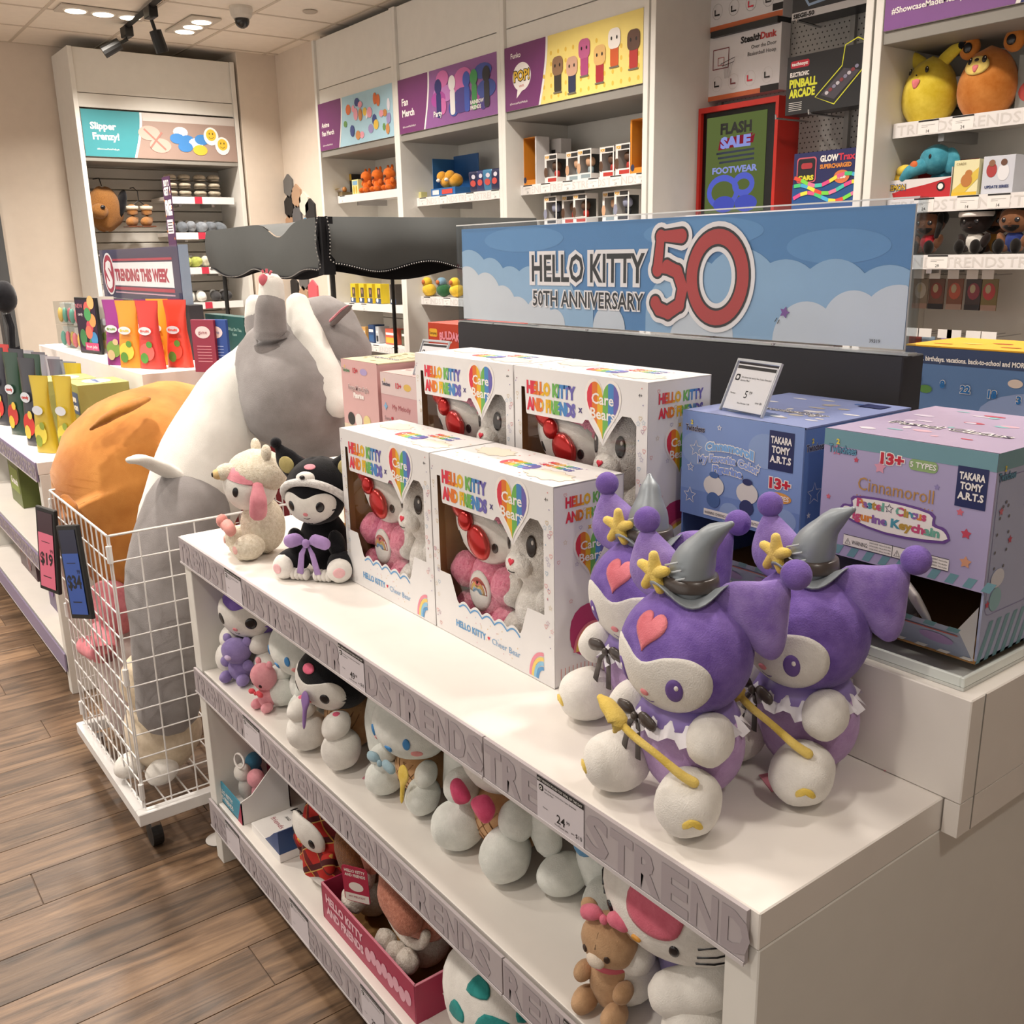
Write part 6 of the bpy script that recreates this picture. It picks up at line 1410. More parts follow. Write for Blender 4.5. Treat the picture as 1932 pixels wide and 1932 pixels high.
A.poly(oval(.06, .09, .045, .06, 14), plain('#3d7a4a'), 2); A.rect(.08, .01, .25, .06, plain('#c8406c'), 5); A.text('Fruit Jelly', .165, .025, .02, WP, 6, 'c', .14); A.text('NEW', .05, .29, .03, plain('#d9808c'), 3, 'c'); A.text('candy', .055, .24, .02, WP, 3, 'c')
A.build(t)
for i, (px, z0) in enumerate(((118, 1.151), (140, 1.151), (118, 1.262), (140, 1.262))):
    p = onZ(px, 657+i % 2*5, 1.151); t = thing('acrylic_case', ['lower left', 'lower right', 'upper left', 'upper right'][i]+' clear acrylic case of small toys at the far end of the riser', 'display case', (p.x+.02, p.y, z0), -75, 'clear acrylic cases')
    MB().box(-.075, .075, 0, .09, 0, .109, acrylic((.86, .88, .88), 0)).build('case', None, t); MB().box(-.07, .07, .03, .06, .002, .1, plain('#c9c9c4', .4)).build('insert', None, t)
    for k in range(3): el(t, 'toy', (-.045+.045*k, .015, .045), (.015, .012, .035), plain(('#5a9a8a', '#c86a74', '#d9b45a')[(k+i) % 3], .5), n=12, m=8)
for i, (y, c, lb) in enumerate(((4.16, '#1f4a48', 'left teal boxed game right of the trending sign'), (3.93, '#1f4a48', 'right teal boxed game right of the trending sign'))):
    t = thing('boxed_game', lb, 'boxed game', (1.50, y, 1.151), -90, 'teal boxed games'); MB().box(-.105, .105, 0, .05, 0, .17, plain(c, .4), .001).build('carton', None, t)
    A = Art((-.105, 0, 0), (1, 0, 0), (0, 0, 1), .0006); A.text('What Do You', .105, .11, .014, plain('#9ac0b8'), 1, 'c', .15); A.text('Know', .105, .09, .014, plain('#9ac0b8'), 1, 'c'); A.build(t)
for i, (px, c, lb) in enumerate(((385, '#8a2c44', 'crimson booklet in a clear stand right of the candy pouches'), (408, '#2a4a94', 'blue booklet in a clear stand right of the candy pouches'))):
    p = onZ(px, 703, 1.151); t = thing('booklet', lb, 'booklet', (p.x+.01, p.y, 1.151), -60); MB().box(-.052, .052, 0, .012, 0, .19, plain(c, .4), .001).build('cover', None, t)
    A = Art((-.052, 0, 0), (1, 0, 0), (0, 0, 1), .0006); A.poly(oval(.052, .145, .034, .022, 20), plain('#d9ccd0'), 1); A.text('game', .052, .139, .014, plain(c), 2, 'c')
    for k in range(6): A.line([(.02, .04+.011*k), (.085, .04+.011*k)], .002, plain('#d99aa8' if i == 0 else '#9ab0e0'), 1)
    A.build(t)
t = thing('fabric_bin', 'tall dark red fabric bin with black lids between the cart and the candy table', 'bin', (1.33, 3.42, 0))
MB().add([(-.14, -.1, 0), (.14, -.1, 0), (.14, .1, 0), (-.14, .1, 0), (-.19, -.13, 1.03), (.19, -.13, .99), (.19, .13, 1.0), (-.19, .13, 1.05)], [(3, 2, 1, 0), (4, 5, 6, 7), (0, 1, 5, 4), (1, 2, 6, 5), (2, 3, 7, 6), (3, 0, 4, 7)]).build('bag', plain('#6f1a22', .8), t)
for k in (-1, 1): MB().lathe([(.001, 0), (.055, 0), (.058, .012), (.05, .02), (.02, .022), (.018, .05), (.001, .05)], BLACK, 20, (.08*k, 0, 1.04)).build('lid', None, t, True)

# products on the second table: tall candy bags, yellow bags, printed cartons, sachets
rr = random.Random(11)
for i in range(9):
    px = 4+i*9.5; y = 3.78+.16*((i*5) % 3)+(.5 if i % 2 else 0)*.3; x = .69+.05*(i % 3)
    y = 5.2-i*.155; c = rr.choice([('#1f3a2c', '#b8322c', '#d9b43c'), ('#b02c28', '#d9a02c', '#2c4a30'), ('#2c2c34', '#c8342c', '#d9c04c')])
    pouch('%s tall dark candy pouch from the far end of the row at the left edge' % ordn[i], (.70+.05*(i % 2), y, .881), -70, .12, .33, c, 'tall dark candy pouches', 'candy', 0)
for i, (x, y, lb) in enumerate(((.70, 3.78, 'yellow foil candy bag at the near left corner of the far table'), (.76, 3.70, 'yellow foil candy bag behind the first, near the printed cartons'), (.9, 4.15, 'yellow foil candy bag behind the printed cartons'))):
    pouch(lb, (x, y, .881), -60, .1, .28, ('#b8a02a', '#d9c84c', '#8a9a3c'), None, None, 0)
for i, (x, y, lb) in enumerate(((.86, 3.80, 'green and blue printed snack carton, nearer of two'), (.80, 4.02, 'green and blue printed snack carton, further of two'))):
    t = thing('snack_carton', lb, 'snack box', (x-.05, y, .881), -90, 'snack cartons'); MB().box(-.1, .1, 0, .18, 0, .24, plain('#9a9a5c', .4), .001).build('carton', None, t)
    A = Art((-.1, 0, 0), (1, 0, 0), (0, 0, 1), .0008); A.rect(.012, .13, .188, .21, plain('#4a5c8c', .4), 1); A.rect(.012, .02, .188, .11, plain('#7a8aa8', .4), 1); A.text('Blue', .1, .175, .024, WP, 2, 'c', .11, .06); A.text('Ribbon', .1, .145, .024, WP, 2, 'c', .14, .06); A.poly(oval(.1, .06, .05, .03, 16), plain('#d9c98a'), 2); A.build(t)
    A = Art((-.1, 0, .24), (1, 0, 0), (0, 1, 0), .0008); A.poly(oval(.1, .09, .07, .05, 16), plain('#bfc0b0'), 1); A.text('Ribbon', .1, .08, .02, plain('#4a5c8c'), 2, 'c', .1, .05); A.build(t, 'printed_top')
for i in range(7):
    c = [('#9a9fa6', '#8a3c34', '#6a7a4a'), ('#7a8088', '#a0302c', '#b8a03c'), ('#5c6068', '#7a6a3c', '#b8402c')][i % 3]
    pouch('%s candy pouch from the near end of the back row before the white riser' % ordn[i], (.93+.02*(i % 2), 4.3+.15*i, .881), -65, .11, .26, c, 'silver-topped candy pouches', None, 0)
for i in range(6):
    o = MB().pillow(rrect(-.09, -.06, .09, .06, .012), .012, frame((0, 0, 0), (1, 0, 0), (0, 1, 0))).build('snack_packet', plain(('#a8323c', '#b8404a', '#c8a0a0')[i % 3], .35, .5), None, True)
    o.location = (.74+.01*(i % 2), 3.86+.02*(i % 3), .508+.022*i); o.rotation_euler = (.05*(i % 2), .08, rr.uniform(-.4, .4)-1.4)
    tag(o, '%s red snack packet from the bottom of the far table shelf stack' % ordn[i], 'snack packet', 'stacked red snack packets')
    A = Art((0, 0, .0125), (1, 0, 0), (0, 1, 0), .0006); A.rect(-.06, -.02, .06, .02, plain('#dcc4c4'), 1); A.text('CHIPS', 0, -.012, .022, plain('#a8323c'), 2, 'c', .09, .05); A.build(o, 'printed_label')
t = thing('snack_carton', 'green snack carton at the left edge of the far table shelf', 'snack box', (.72, 4.75, .491), -90); MB().box(-.12, .12, 0, .18, 0, .22, plain('#5f6a30', .4), .001).build('carton', None, t); A = Art((-.12, 0, 0), (1, 0, 0), (0, 0, 1), .0008); A.rect(.02, .06, .22, .17, plain('#8a9a4a'), 1); A.text('Crunch', .12, .095, .03, WP, 2, 'c', .15, .05); A.build(t)
t = thing('toy_carton', 'purple and yellow printed toy carton on the bottom shelf of the far table', 'display box', (.70, 4.0, .1605), -90); MB().box(-.22, .22, 0, .2, 0, .26, plain('#5a4a6c', .4), .001).build('carton', None, t)
A = Art((-.22, 0, 0), (1, 0, 0), (0, 0, 1), .0008); A.rect(.14, .01, .43, .25, plain('#b8ac94'), 1)
for k in range(14): A.poly(oval(.24+rr.uniform(-.06, .12), .03+.015*k, .022, .02, 10), plain(rr.choice(['#c8b03c', '#8a6aa0', '#d9c86c', '#b87a5c']), .4), 2+k % 2)
A.poly(oval(.07, .13, .05, .08, 14), plain('#7a5a94'), 2); A.build(t)
t = thing('toy_carton', 'dark plum toy carton further left on the bottom shelf of the far table', 'display box', (.72, 4.75, .1605), -90); MB().box(-.18, .18, 0, .2, 0, .24, plain('#4a3038', .4), .001).build('carton', None, t); A = Art((-.18, 0, 0), (1, 0, 0), (0, 0, 1), .0008)
for k in range(8): A.poly(oval(.05+.035*k, .1+.05*math.sin(k), .03, .035, 12), plain(rr.choice(['#7a3a3c', '#8a7a8c', '#5c4a6c']), .4), 1+k % 2)
A.build(t)
# black bag hanging at the left edge
t = thing('hanging_backpack', 'small black bag with a clear strap hanging at the far left edge', 'bag', (.86, 5.15, 1.26))
el(t, 'bag_body', (0, 0, .14), (.055, .05, .075), PBLK); MB().tube([(0, 0, .06), (.01, 0, 0), (0, .0, -.1), (.03, 0, -.105)], .018, PBLK, 8).build('strap', None, t); MB().tube([(-.06, 0, .02), (-.075, 0, -.05), (-.05, 0, -.11), (0, 0, -.1)], .006, acrylic((.8, .8, .8), 0), 8).build('clear_strap', None, t)
MB().tube([(.0, 0, -.379), (0, 0, .08)], .004, CHROME, 6).build('stand_rod', None, t)

# ================================================================== BLACK CANOPY STALL
t = thing('canopy_stall', 'black fabric canopy with scalloped stitched edge on thin black poles', 'canopy', (2.10, 4.27, 0))
CB = plain('#4c4e4e', .75, .2); CB2 = plain('#17171a', .85, .15); STT = plain('#8c8a88', .6)
LY, LX = 1.52, 1.26
def topz(u, v): return 1.735+.02*math.sin(PI*u)*math.sin(PI*v)
def sagY(s): return -.075*math.exp(-((s-.32)/.1)**2)+.0
g = [[(LX*i/16, LY*j/20, topz(i/16, j/20)+(sagY(j/20) if i == 0 else sagY(j/20)*.5 if i == 1 else 0)-(.03*abs(math.sin(i/16*PI)) if j == 0 else 0)*0-.02*(j/20)) for j in range(21)] for i in range(17)]
MB().sheet(g).build('canopy_top', CB, t, True)
def valance(nm, P, L_, flipx, low):
    n = 48; rows = []
    for r_ in range(7):
        f_ = r_/6; row = []
        for k in range(n+1):
            s = k/n; top = (1.735-.02*s+sagY(s) if low == 0 else 1.735-.0*s)
            hem = 1.475+.022*math.sin(s*PI*2*2.2+.6) if low == 0 else 1.500+.022*math.cos(s*PI*2*2.3)
            if k == 0: hem += .02
            bulge = .02*math.sin(f_*PI)+.012*math.sin(s*17)*f_
            row.append(P(s*L_, bulge, top+(hem-top)*f_))
        rows.append(row)
    o = MB().sheet(rows).build(nm, CB, t, True)
    MB().tube(rows[-1], .008, CB2, 6).build('hem_piping', None, o)
    MB().tube([rows[r_][0] for r_ in range(7)], .008, CB2, 6).build('edge_piping', None, o)
    st = MB()
    def ladder(pts, off):
        for a, b in zip(pts, pts[1:]):
            a = Vector(a); b = Vector(b); m = 2
            for q in range(m):
                p = a+(b-a)*(q+.25)/m; p2 = a+(b-a)*(q+.55)/m; st.tube([p+off, p2+off], .0032, None, 4)
    outw = Vector(P(0, .012, 0))-Vector(P(0, 0, 0))
    ladder(rows[-1], outw); ladder([rows[r_][0] for r_ in range(7)], outw)
    s_ = st.build('stitching', STT, o); s_['kind'] = 'stuff'
    # inner lining seen below the hem
    rows2 = []
    for r_ in range(3):
        row = []
        for k in range(n+1):
            s = k/n; top = 1.6; hem = (1.462+.02*math.sin(s*PI*2*1.7+2) if low == 0 else 1.462+.028*math.cos(s*PI*2*1.35+.3)-(.03 if s > .62 else 0)*math.sin(min(1, (s-.62)/.38)*PI))
            row.append(P(s*L_, -.06, top+(hem-top)*r_/2))
        rows2.append(row)
    MB().sheet(rows2).build('inner_flap', CB2, t, True)
valance('valance', lambda s, b, z: (-b, .02+s, z), LY, 0, 0)
valance('valance', lambda s, b, z: (.02+s, -b, z), LX, 0, 1)
for (x, y) in ((.06, .05), (.06, LY-.05), (LX-.05, .05), (LX-.05, LY-.05)): MB().tube([(x, y, 0), (x, y, 1.72)], .013, BLACK, 8).build('pole', None, t)
MB().box(-.01, .05, -.01, .05, 1.47, 1.735, CB2).build('corner_gusset', None, t)
for z in (.15, .9): MB().tube([(.06, .05, z), (LX-.05, .05, z), (LX-.05, LY-.05, z), (.06, LY-.05, z), (.06, .05, z)], .01, BLACK, 6).build('cross_bar', None, t)

# ================================================================== HEXAGON PANELS ON THE WALL
for i, (y, z, c, lb) in enumerate(((8.10, 2.15, '#6a6a6a', 'grey hexagonal wall panel, topmost'), (8.115, 1.98, '#1d1c1e', 'black hexagonal wall panel, left of the cluster'), (7.95, 2.06, '#b8977c', 'tan hexagonal wall panel in the middle'), (7.81, 1.99, '#e2dccf', 'cream hexagonal wall panel'), (7.965, 1.89, '#5f6064', 'grey hexagonal wall panel below the tan one'), (7.70, 1.93, '#232225', 'black hexagonal wall panel nearest the white bay'), (8.13, 1.82, '#b08c70', 'tan hexagonal wall panel just above the canopy'), (7.82, 1.78, '#4f86ac', 'blue hexagonal wall panel behind the canopy'),
        (8.14, 1.29, '#1d1c1e', 'black hexagonal wall panel seen under the canopy'), (7.95, 1.22, '#b8977c', 'tan hexagonal wall panel seen under the canopy'), (7.93, 1.37, '#6a6a6a', 'grey hexagonal wall panel seen under the canopy'), (7.76, 1.27, '#d9606c', 'coral hexagonal wall panel seen under the canopy'))):
    o = MB().prism([(.1*math.cos(PI/3*k+PI/6)*.98, .1*math.sin(PI/3*k+PI/6)*.98) for k in range(6)], .016, frame((0, 0, 0), (0, -1, 0), (0, 0, 1)), plain(c, .6)).build('hexagonal_panel', None, None); o.location = (3.683, y, z)
    tag(o, lb, 'wall panel', 'hexagonal wall panels')

# ================================================================== GOODS ON THE WALL BAYS
def carton(name, label, loc, w, d, h, col, group=None, deco=None, rz=-90, cat='box'):
    t = thing(name, label, cat, loc, rz, group); MB().box(-w/2, w/2, 0, d, 0, h, plain(col, .4), .001).build('carton', None, t)
    if deco: A = Art((-w/2, 0, 0), (1, 0, 0), (0, 0, 1), .001); deco(A, w, h); A.build(t)
    return t
def yat(px, z, X): # where the ray of that pixel column meets height z on the plane X
    lo, hi = 0., 12.
    v = Vector((X, 0, z))
    best = None
    for k in range(1200):
        y = 1+k*.008; q = Vector((X, y, z))-CAM; p = 966+FPX*q.dot(RT)/q.dot(F)
        if best is None or abs(p-px) < best[0]: best = (abs(p-px), y)
    return best[1]
def figbox(col, fig, fcol, name='figure_box'):
    t = thing(name, 'x', 'figure box', (0, 0, 0), -90); w, d, h = .116, .09, .16; x0 = -w/2; c = plain(col, .4)
    b = MB(); b.box(x0, -x0, d-.002, d, 0, h, c).box(x0, -x0, 0, d, h-.002, h, c).box(x0, -x0, 0, d, 0, .002, c).box(x0, -x0, 0, .0015, h-.034, h, c).box(x0, -x0, 0, .0015, 0, .034, c).box(x0, x0+.018, 0, .0015, .034, h-.034, c).box(-x0-.010, -x0, 0, .0015, .034, h-.034, c).box(x0, x0+.0015, 0, d, 0, h, c).box(-x0-.0015, -x0, 0, d, 0, .03, c).box(-x0-.0015, -x0, 0, d, h-.03, h, c).box(-x0-.0015, -x0, d-.015, d, .03, h-.03, c)
    b.build('carton', None, t)
    MB().box(x0+.003, -x0-.003, d-.006, d-.003, .003, h-.004, plain('#4a4c4a', .5)).build('backing', None, t)
    f = el(t, 'figure_body', (.005, .045, .05), (.02, .016, .03), plain(fcol, .5), n=12, m=8); el(t, 'figure_head', (.005, .042, .095), (.028, .024, .026), plain(fig, .5), n=14, m=10, e=.8)
    A = Art((x0, 0, 0), (1, 0, 0), (0, 0, 1), .0009); A.text('POP!', .008, h-.026, .016, plain('#d9a53a'), 1, 'l', .032, .05); A.rect(.045, h-.028, .108, h-.008, plain('#2c2a2a'), 1); A.rect(.03, .006, .108, .026, plain(fcol), 1); A.poly(oval(.012, .06, .016, .028, 14), plain(fig), 2); A.build(t); return t
protos = [figbox('#e4e1de', '#5a4030', '#b0342c'), figbox('#e4e1de', '#c9a080', '#8a9aa0'), figbox('#e4e1de', '#8a8ea4', '#2c3038')]
used = [False]*3
def putfig(k, loc, label, group):
    if not used[k]: used[k] = True; o = protos[k]; o.location = loc; o['label'] = label; o['group'] = group
    else: o = dup(protos[k], loc, -90, label, group)
    return o
G1 = 'boxed vinyl figures on the upper shelf'; G2 = 'boxed vinyl figures on the second shelf'

for i, (px, k) in enumerate(((1044, 0), (1076, 1), (1107, 1), (1141, 0), (1179, 0))): putfig(k, (3.735+.03*(i % 2), yat(px, 1.98, 3.75), 1.9455), '%s white boxed vinyl figure from the left on the upper shelf' % ordn[i], G1)
for i, (px, k) in enumerate(((1042, 2), (1069, 0), (1097, 0), (1146, 1), (1176, 2))): putfig(k, (3.735+.03*(i % 2), yat(px, 1.75, 3.75), 1.7125), '%s white boxed vinyl figure from the left on the second shelf' % ordn[i], G2)
def tallbox(label, px, fr):
    t = thing('tall_display_box', label, 'figure box', (3.735, yat(px, 1.98, 3.75), 1.9455), -90); w, h = .13, .27
    OR = plain('#d98a2c' if fr else '#d8d6d6', .4)
    MB().box(-w/2, -w/2+.012, 0, .1, 0, h, OR).box(w/2-.012, w/2, 0, .1, 0, h, plain('#dcd9d9', .4)).box(-w/2+.012, w/2-.012, 0, .1, 0, .03, OR).box(-w/2+.012, w/2-.012, .097, .1, .03, h, plain('#5c5c58', .5)).box(-w/2+.012, w/2-.012, 0, .1, h-.006, h, OR).build('carton', None, t)
    A = Art((-w/2, 0, 0), (1, 0, 0), (0, 0, 1), .001); A.poly(oval(.02, .03, .014, .018, 12), plain('#2c3250'), 1); A.build(t); el(t, 'figure', (0, .06, .09), (.02, .015, .05), plain('#8a7a6a'), n=10, m=8)
tallbox('tall orange-framed display box at the left end of the upper shelf', 1003, 1); tallbox('tall orange-framed display box at the right end of the upper shelf', 1208, 1)
for i, px in enumerate((1030, 1055)): carton('tall_display_box', ('left', 'right')[i]+' tall white and black box standing behind the vinyl figure boxes', (3.87, yat(px, 1.98, 3.9), 1.9455), .1, .08, .26, '#d6d3d3', None, lambda A, w, h: (A.rect(.012, .05, .05, .2, plain('#2c2a2c'), 1), A.rect(.06, .08, .09, .18, plain('#8a2c34'), 1)), cat='figure box')
# bay 2
t = carton('toy_display', 'blue card display with yellow plush packs on the upper Fan Merch shelf', (3.74, yat(838, 1.97, 3.75), 1.9405), .3, .2, .05, '#2f6aa8', None, lambda A, w, h: (A.rect(.02, .01, .1, .04, plain('#d9dce0'), 1), A.rect(.14, .01, .27, .04, plain('#c84a44'), 2)), cat='display box')
MB().box(-.15, .15, .196, .2, .05, .27, plain('#2a5f9c', .4)).box(-.15, -.147, .02, .196, .05, .25, plain('#3a74ac', .4)).build('back_card', None, t)
for i, dx in enumerate((-.03, .07)):
    k = thing('plush_toy', ('left', 'right')[i]+' golden plush lying in the blue card display', 'plush toy', (3.80, t.location.y-dx, 1.991), -90, 'golden plushes in the blue display'); el(k, 'body', (0, 0, .045), (.055, .05, .045), plush('#d9982c', '#e3aa48')); el(k, 'head', (-.02, -.03, .075), (.04, .035, .035), plush('#d9982c', '#e3aa48')); el(k, 'muzzle', (-.02, -.06, .05), (.018, .014, .012), PW)
carton('toy_packet', 'small cream packet at the left end of the upper Fan Merch shelf', (3.735, yat(793, 1.95, 3.75), 1.9405), .08, .05, .04, '#c9c488', cat='packet')
rr = random.Random(21)
for i in range(8):
    o = MB().pillow(rrect(-.05, -.065, .05, .065, .01), .014, frame((0, 0, 0), (0, -1, 0), (0, 0, 1)), plain(('#23284c', '#2c3260', '#3f7aa0')[i % 3], .3, .6)).build('foil_sachet', None, None, True); o.location = (3.76+.045*(i//4), yat(895+14*(i % 4), 2.0, 3.76), 2.007+.0*(i % 2)); o.rotation_euler = (0, rr.uniform(-.15, .05), rr.uniform(-.2, .2))
    tag(o, '%s foil sachet from the left, %s row, on the upper Fan Merch shelf' % (ordn[i % 4], 'back' if i > 3 else 'front'), 'sachet', 'dark blue foil sachets on the Fan Merch shelf'); A = Art((-.0145, 0, 0), (0, -1, 0), (0, 0, 1), .0008); A.poly(oval(0, -.01, .028, .02, 12), plain('#c8504a'), 1); A.poly(oval(.01, .03, .02, .014, 12), plain('#d9d4e0'), 1); A.build(o, 'printed_label')
for i, px in enumerate((868, 905, 938)):
    k = thing('plush_toy', ordn[i]+' dark brown dog plush on the second Fan Merch shelf', 'plush toy', (3.86, yat(px, 1.68, 3.86), 1.6005), -80, 'dark brown dog plushes'); BD = plush('#3a2218', '#4a2c20'); el(k, 'body', (0, 0, .07), (.08, .08, .07), BD); el(k, 'head', (-.02, -.05, .12), (.055, .05, .05), BD); el(k, 'muzzle', (-.035, -.1, .1), (.024, .02, .018), plush('#6a4a3a')); el(k, 'ear', (.035, -.04, .1), (.016, .03, .045), BD, (0, 15, 0)); el(k, 'eye_patch', (-.02, -.096, .13), (.014, .008, .014), PW)
for i, (px, c, lb) in enumerate(((810, '#d9b43a', 'yellow plush chick on the third Fan Merch shelf'), (838, '#2f5f3c', 'green and blue plush on the third Fan Merch shelf'), (862, '#d9b43a', 'yellow plush beside the acrylic sign edge on the third Fan Merch shelf'))):
    k = thing('plush_toy', lb, 'plush toy', (3.78, yat(px, 1.3, 3.78), 1.2655), -90); el(k, 'body', (0, 0, .045), (.06, .05, .045), plush(c)); el(k, 'head', (-.01, -.01, .1), (.04, .036, .034), plush(c if i != 1 else '#6f8fa4')); el(k, 'face', (-.01, -.044, .1), (.02, .01, .016), plush('#b86a3c'))
carton('toy_carton', 'dark red carton on the lowest Fan Merch shelf', (3.76, 5.62, .9005), .4, .2, .2, '#8a2c24', None, lambda A, w, h: (A.rect(.05, .06, .3, .14, plain('#c88a4a'), 1),), cat='display box')
# bay 1
carton('toy_carton', 'yellow and black carton at the back of the top Anime shelf', (3.84, yat(655, 2.1, 3.85), 2.0205), .2, .12, .17, '#2c2824', None, lambda A, w, h: (A.rect(0, .12, w, h, plain('#c8a02c'), 1), A.rect(.02, .05, .16, .1, plain('#c8502c'), 1)), cat='display box')
carton('toy_carton', 'pale yellow sachet box on the top Anime shelf', (3.75, yat(673, 2.05, 3.76), 2.0205), .1, .06, .11, '#e3dc9c', None, lambda A, w, h: (A.rect(.01, .07, .09, .1, plain('#7fa8c8'), 1), A.poly(oval(.03, .035, .014, .03), plain('#c8a83c'), 1), A.poly(oval(.07, .035, .014, .03), plain('#c8a83c'), 1)))
t = thing('toy_display', 'open yellow-lidded toy tray at the left of the top Anime shelf', 'display box', (3.73, yat(640, 2.04, 3.75), 2.0205), -90); MB().box(-.09, .09, 0, .1, 0, .03, plain('#7a6a4a')).build('tray', None, t); MB().add([(-.1, -.03, .03), (.06, -.03, .055), (.06, .0, .06), (-.1, .0, .035)], [(0, 1, 2, 3)], plain('#d9b82c')).build('lid', None, t)
for k in range(4): el(t, 'toy', (-.05+.035*k, .04, .05), (.018, .018, .022), plain(('#5a3c2c', '#c8a83c', '#d9d4cc', '#b87a3c')[k]), n=12, m=8)
for i, px in enumerate((697, 717, 740)):
    k = thing('plush_toy', ordn[i]+' bright orange horned plush on the top Anime shelf', 'plush toy', (3.77, yat(px, 2.08, 3.78), 2.0205), -90, 'bright orange plushes'); OR = plush('#d9661c', '#e67a30'); el(k, 'body', (0, 0, .05), (.045, .04, .05), OR); el(k, 'head', (0, -.01, .115), (.05, .045, .045), OR); el(k, 'mouth', (.0, -.05, .1), (.018, .008, .01), PBRN)
    for s in (-1, 1): el(k, 'horn', (s*.03, 0, .16), (.012, .01, .02), OR); el(k, 'leg', (s*.03, -.04, .02), (.02, .025, .02), OR); el(k, 'arm', (s*.048, -.015, .07), (.016, .016, .02), OR)
for i in range(6):
    px = 655+i*15 if i < 5 else 742
    carton('figure_box', ordn[i % 5]+' yellow and black boxed figure from the left, under the canopy' if i < 5 else 'dark boxed figure at the right end, under the canopy', (3.76+.004*i, yat(px, 1.22, 3.78), 1.1905), .085, .08, .15, '#d9c02c' if i < 5 else '#3a3430', 'yellow boxed figures' if i < 5 else None, lambda A, w, h: (A.rect(.03, .045, w-.004, h-.03, plain('#4a423a'), 1), A.rect(.0, .0, w, .04, plain('#2f4468'), 1), A.poly(oval(.03, .025, .016, .016), WP, 2), A.poly(oval(.055, .09, .01, .02), plain('#b08a7a'), 2)), cat='figure box')
for i, (px, w, h, c, c2, lb) in enumerate(((690, .07, .12, '#c89a5a', '#e0d8c8', 'cream and gold figure box on the low Anime shelf'), (703, .09, .14, '#23406c', '#2c5a8c', 'blue toy carton on the low Anime shelf'), (712, .05, .13, '#b8bcc0', '#2c2c30', 'silver box on the low Anime shelf'), (735, .16, .12, '#c8604c', '#d9a83c', 'orange printed carton on the low Anime shelf'), (757, .07, .12, '#4a4a3c', '#5c5a48', 'dark olive carton at the right of the low Anime shelf'))):
    carton('toy_carton', lb, (3.76+.01*i, yat(px, .94, 3.78), .8805), w, .1, h, c, None, lambda A, w, h, c2=c2: (A.rect(.01, h*.1, w-.01, h*.45, plain(c2), 1), A.rect(.01, h*.6, w-.01, h*.75, WP, 1)), cat='box')
carton('toy_carton', 'red carton partly hidden at the lowest Anime shelf', (3.76, 6.75, .62), .3, .2, .16, '#a83a2c', cat='display box').location.z = .62
bx(-.57, .57, .12, .48, .59, .6195, WHITE, .001).build('shelf', None, bay1)
# bay 4: boxes and the framed screen
def stealth(A, w, h):
    A.rect(0, 0, w, .022, plain('#c8683c'), 1); A.rect(w-.11, 0, w, .03, INK, 2)
    A.text('Stealth', w-.24, h-.055, .03, INK, 2, 'l', .12, .04); A.text('Dunk', w-.118, h-.055, .03, plain('#b83a3a'), 2, 'l', .09, .04)
    A.text('Over the Door', w-.025, h-.09, .018, INK, 2, 'r', .15); A.text('Basketball Hoop', w-.025, h-.12, .018, INK, 2, 'r', .17)
    b_ = [(.03, h-.15), (.03, h-.06), (.13, h-.06), (.13, h-.15), (.03, h-.15)]; A.line(b_, .006, plain('#7a3a40'), 2); b_ = [(.062, h-.135), (.062, h-.1), (.1, h-.1), (.1, h-.135), (.062, h-.135)]; A.line(b_, .004, plain('#a83a3c'), 2)
    A.line([(.08, h-.13), (.17, h-.11), (.165, h-.13), (.09, h-.14)], .003, INK, 3)
    for k in range(6): A.line([(.1+.011*k, h-.135), (.11+.006*k, h-.2)], .0015, plain('#8a8a8c'), 2)
    for k in range(4): o_ = oval(.06+.105*k, .075, .032, .035); A.line(o_+o_[:1], .001, plain('#b8b4b0'), 2); A.line([(.045+.105*k, .09), (.045+.105*k, .065), (.075+.105*k, .065)], .008, (INK, plain('#7a3a40'), RB[0], INK)[k], 3)
carton('hoop_box', 'white basketball hoop box directly above the red framed screen', (3.985, 3.385, 2.285), .445, .07, .295, '#d8d6d8', None, stealth, cat='game box').location.z = 2.281
carton('hoop_box', 'upper white basketball hoop box cut off by the top of the photo', (3.985, 3.39, 2.601), .46, .07, .30, '#d8d6d8', None, lambda A, w, h: (A.rect(0, 0, w, .026, plain('#c8683c'), 1), A.rect(w-.06, .03, w, .06, INK, 1), [A.line(oval(.06+.105*k, .09, .032, .035)+oval(.06+.105*k, .09, .032, .035)[:1], .001, INK, 2) for k in range(4)], [A.line([(.045+.105*k, .1), (.045+.105*k, .075), (.075+.105*k, .075)], .008, (INK, INK, RB[0], INK)[k], 3) for k in range(4)]), cat='game box')
bx(-.55, -.14, .36, .46, 2.572, 2.6, plain('#2a2a2a')).build('shelf', None, bay4)
carton('game_box', 'black game box with a blue outline drawing at the top of the pegboard bay', (3.90, 2.76, 2.545), .56, .14, .3, '#2a2d33', None, lambda A, w, h: (A.rect(0, 0, w*.9, .03, plain('#c9c9cc'), 1), A.text('SIEGE-50', .01, .006, .018, INK, 2, 'l', .11, .05), A.line([(.05, .3), (.04, .12), (.09, .05), (.2, .06), (.24, .1), (.21, .14), (.24, .3)], .012, plain('#8fa8c8'), 1), A.text('50 DART', .25, .15, .018, WP, 2), A.text('CAPACITY', .25, .11, .018, WP, 2)), cat='game box')
for x in (.03, .4): MB().tube([(x, .28, 2.538), (x, .46, 2.53)], .005, CHROME, 6).build('peg_hook', None, bay4)
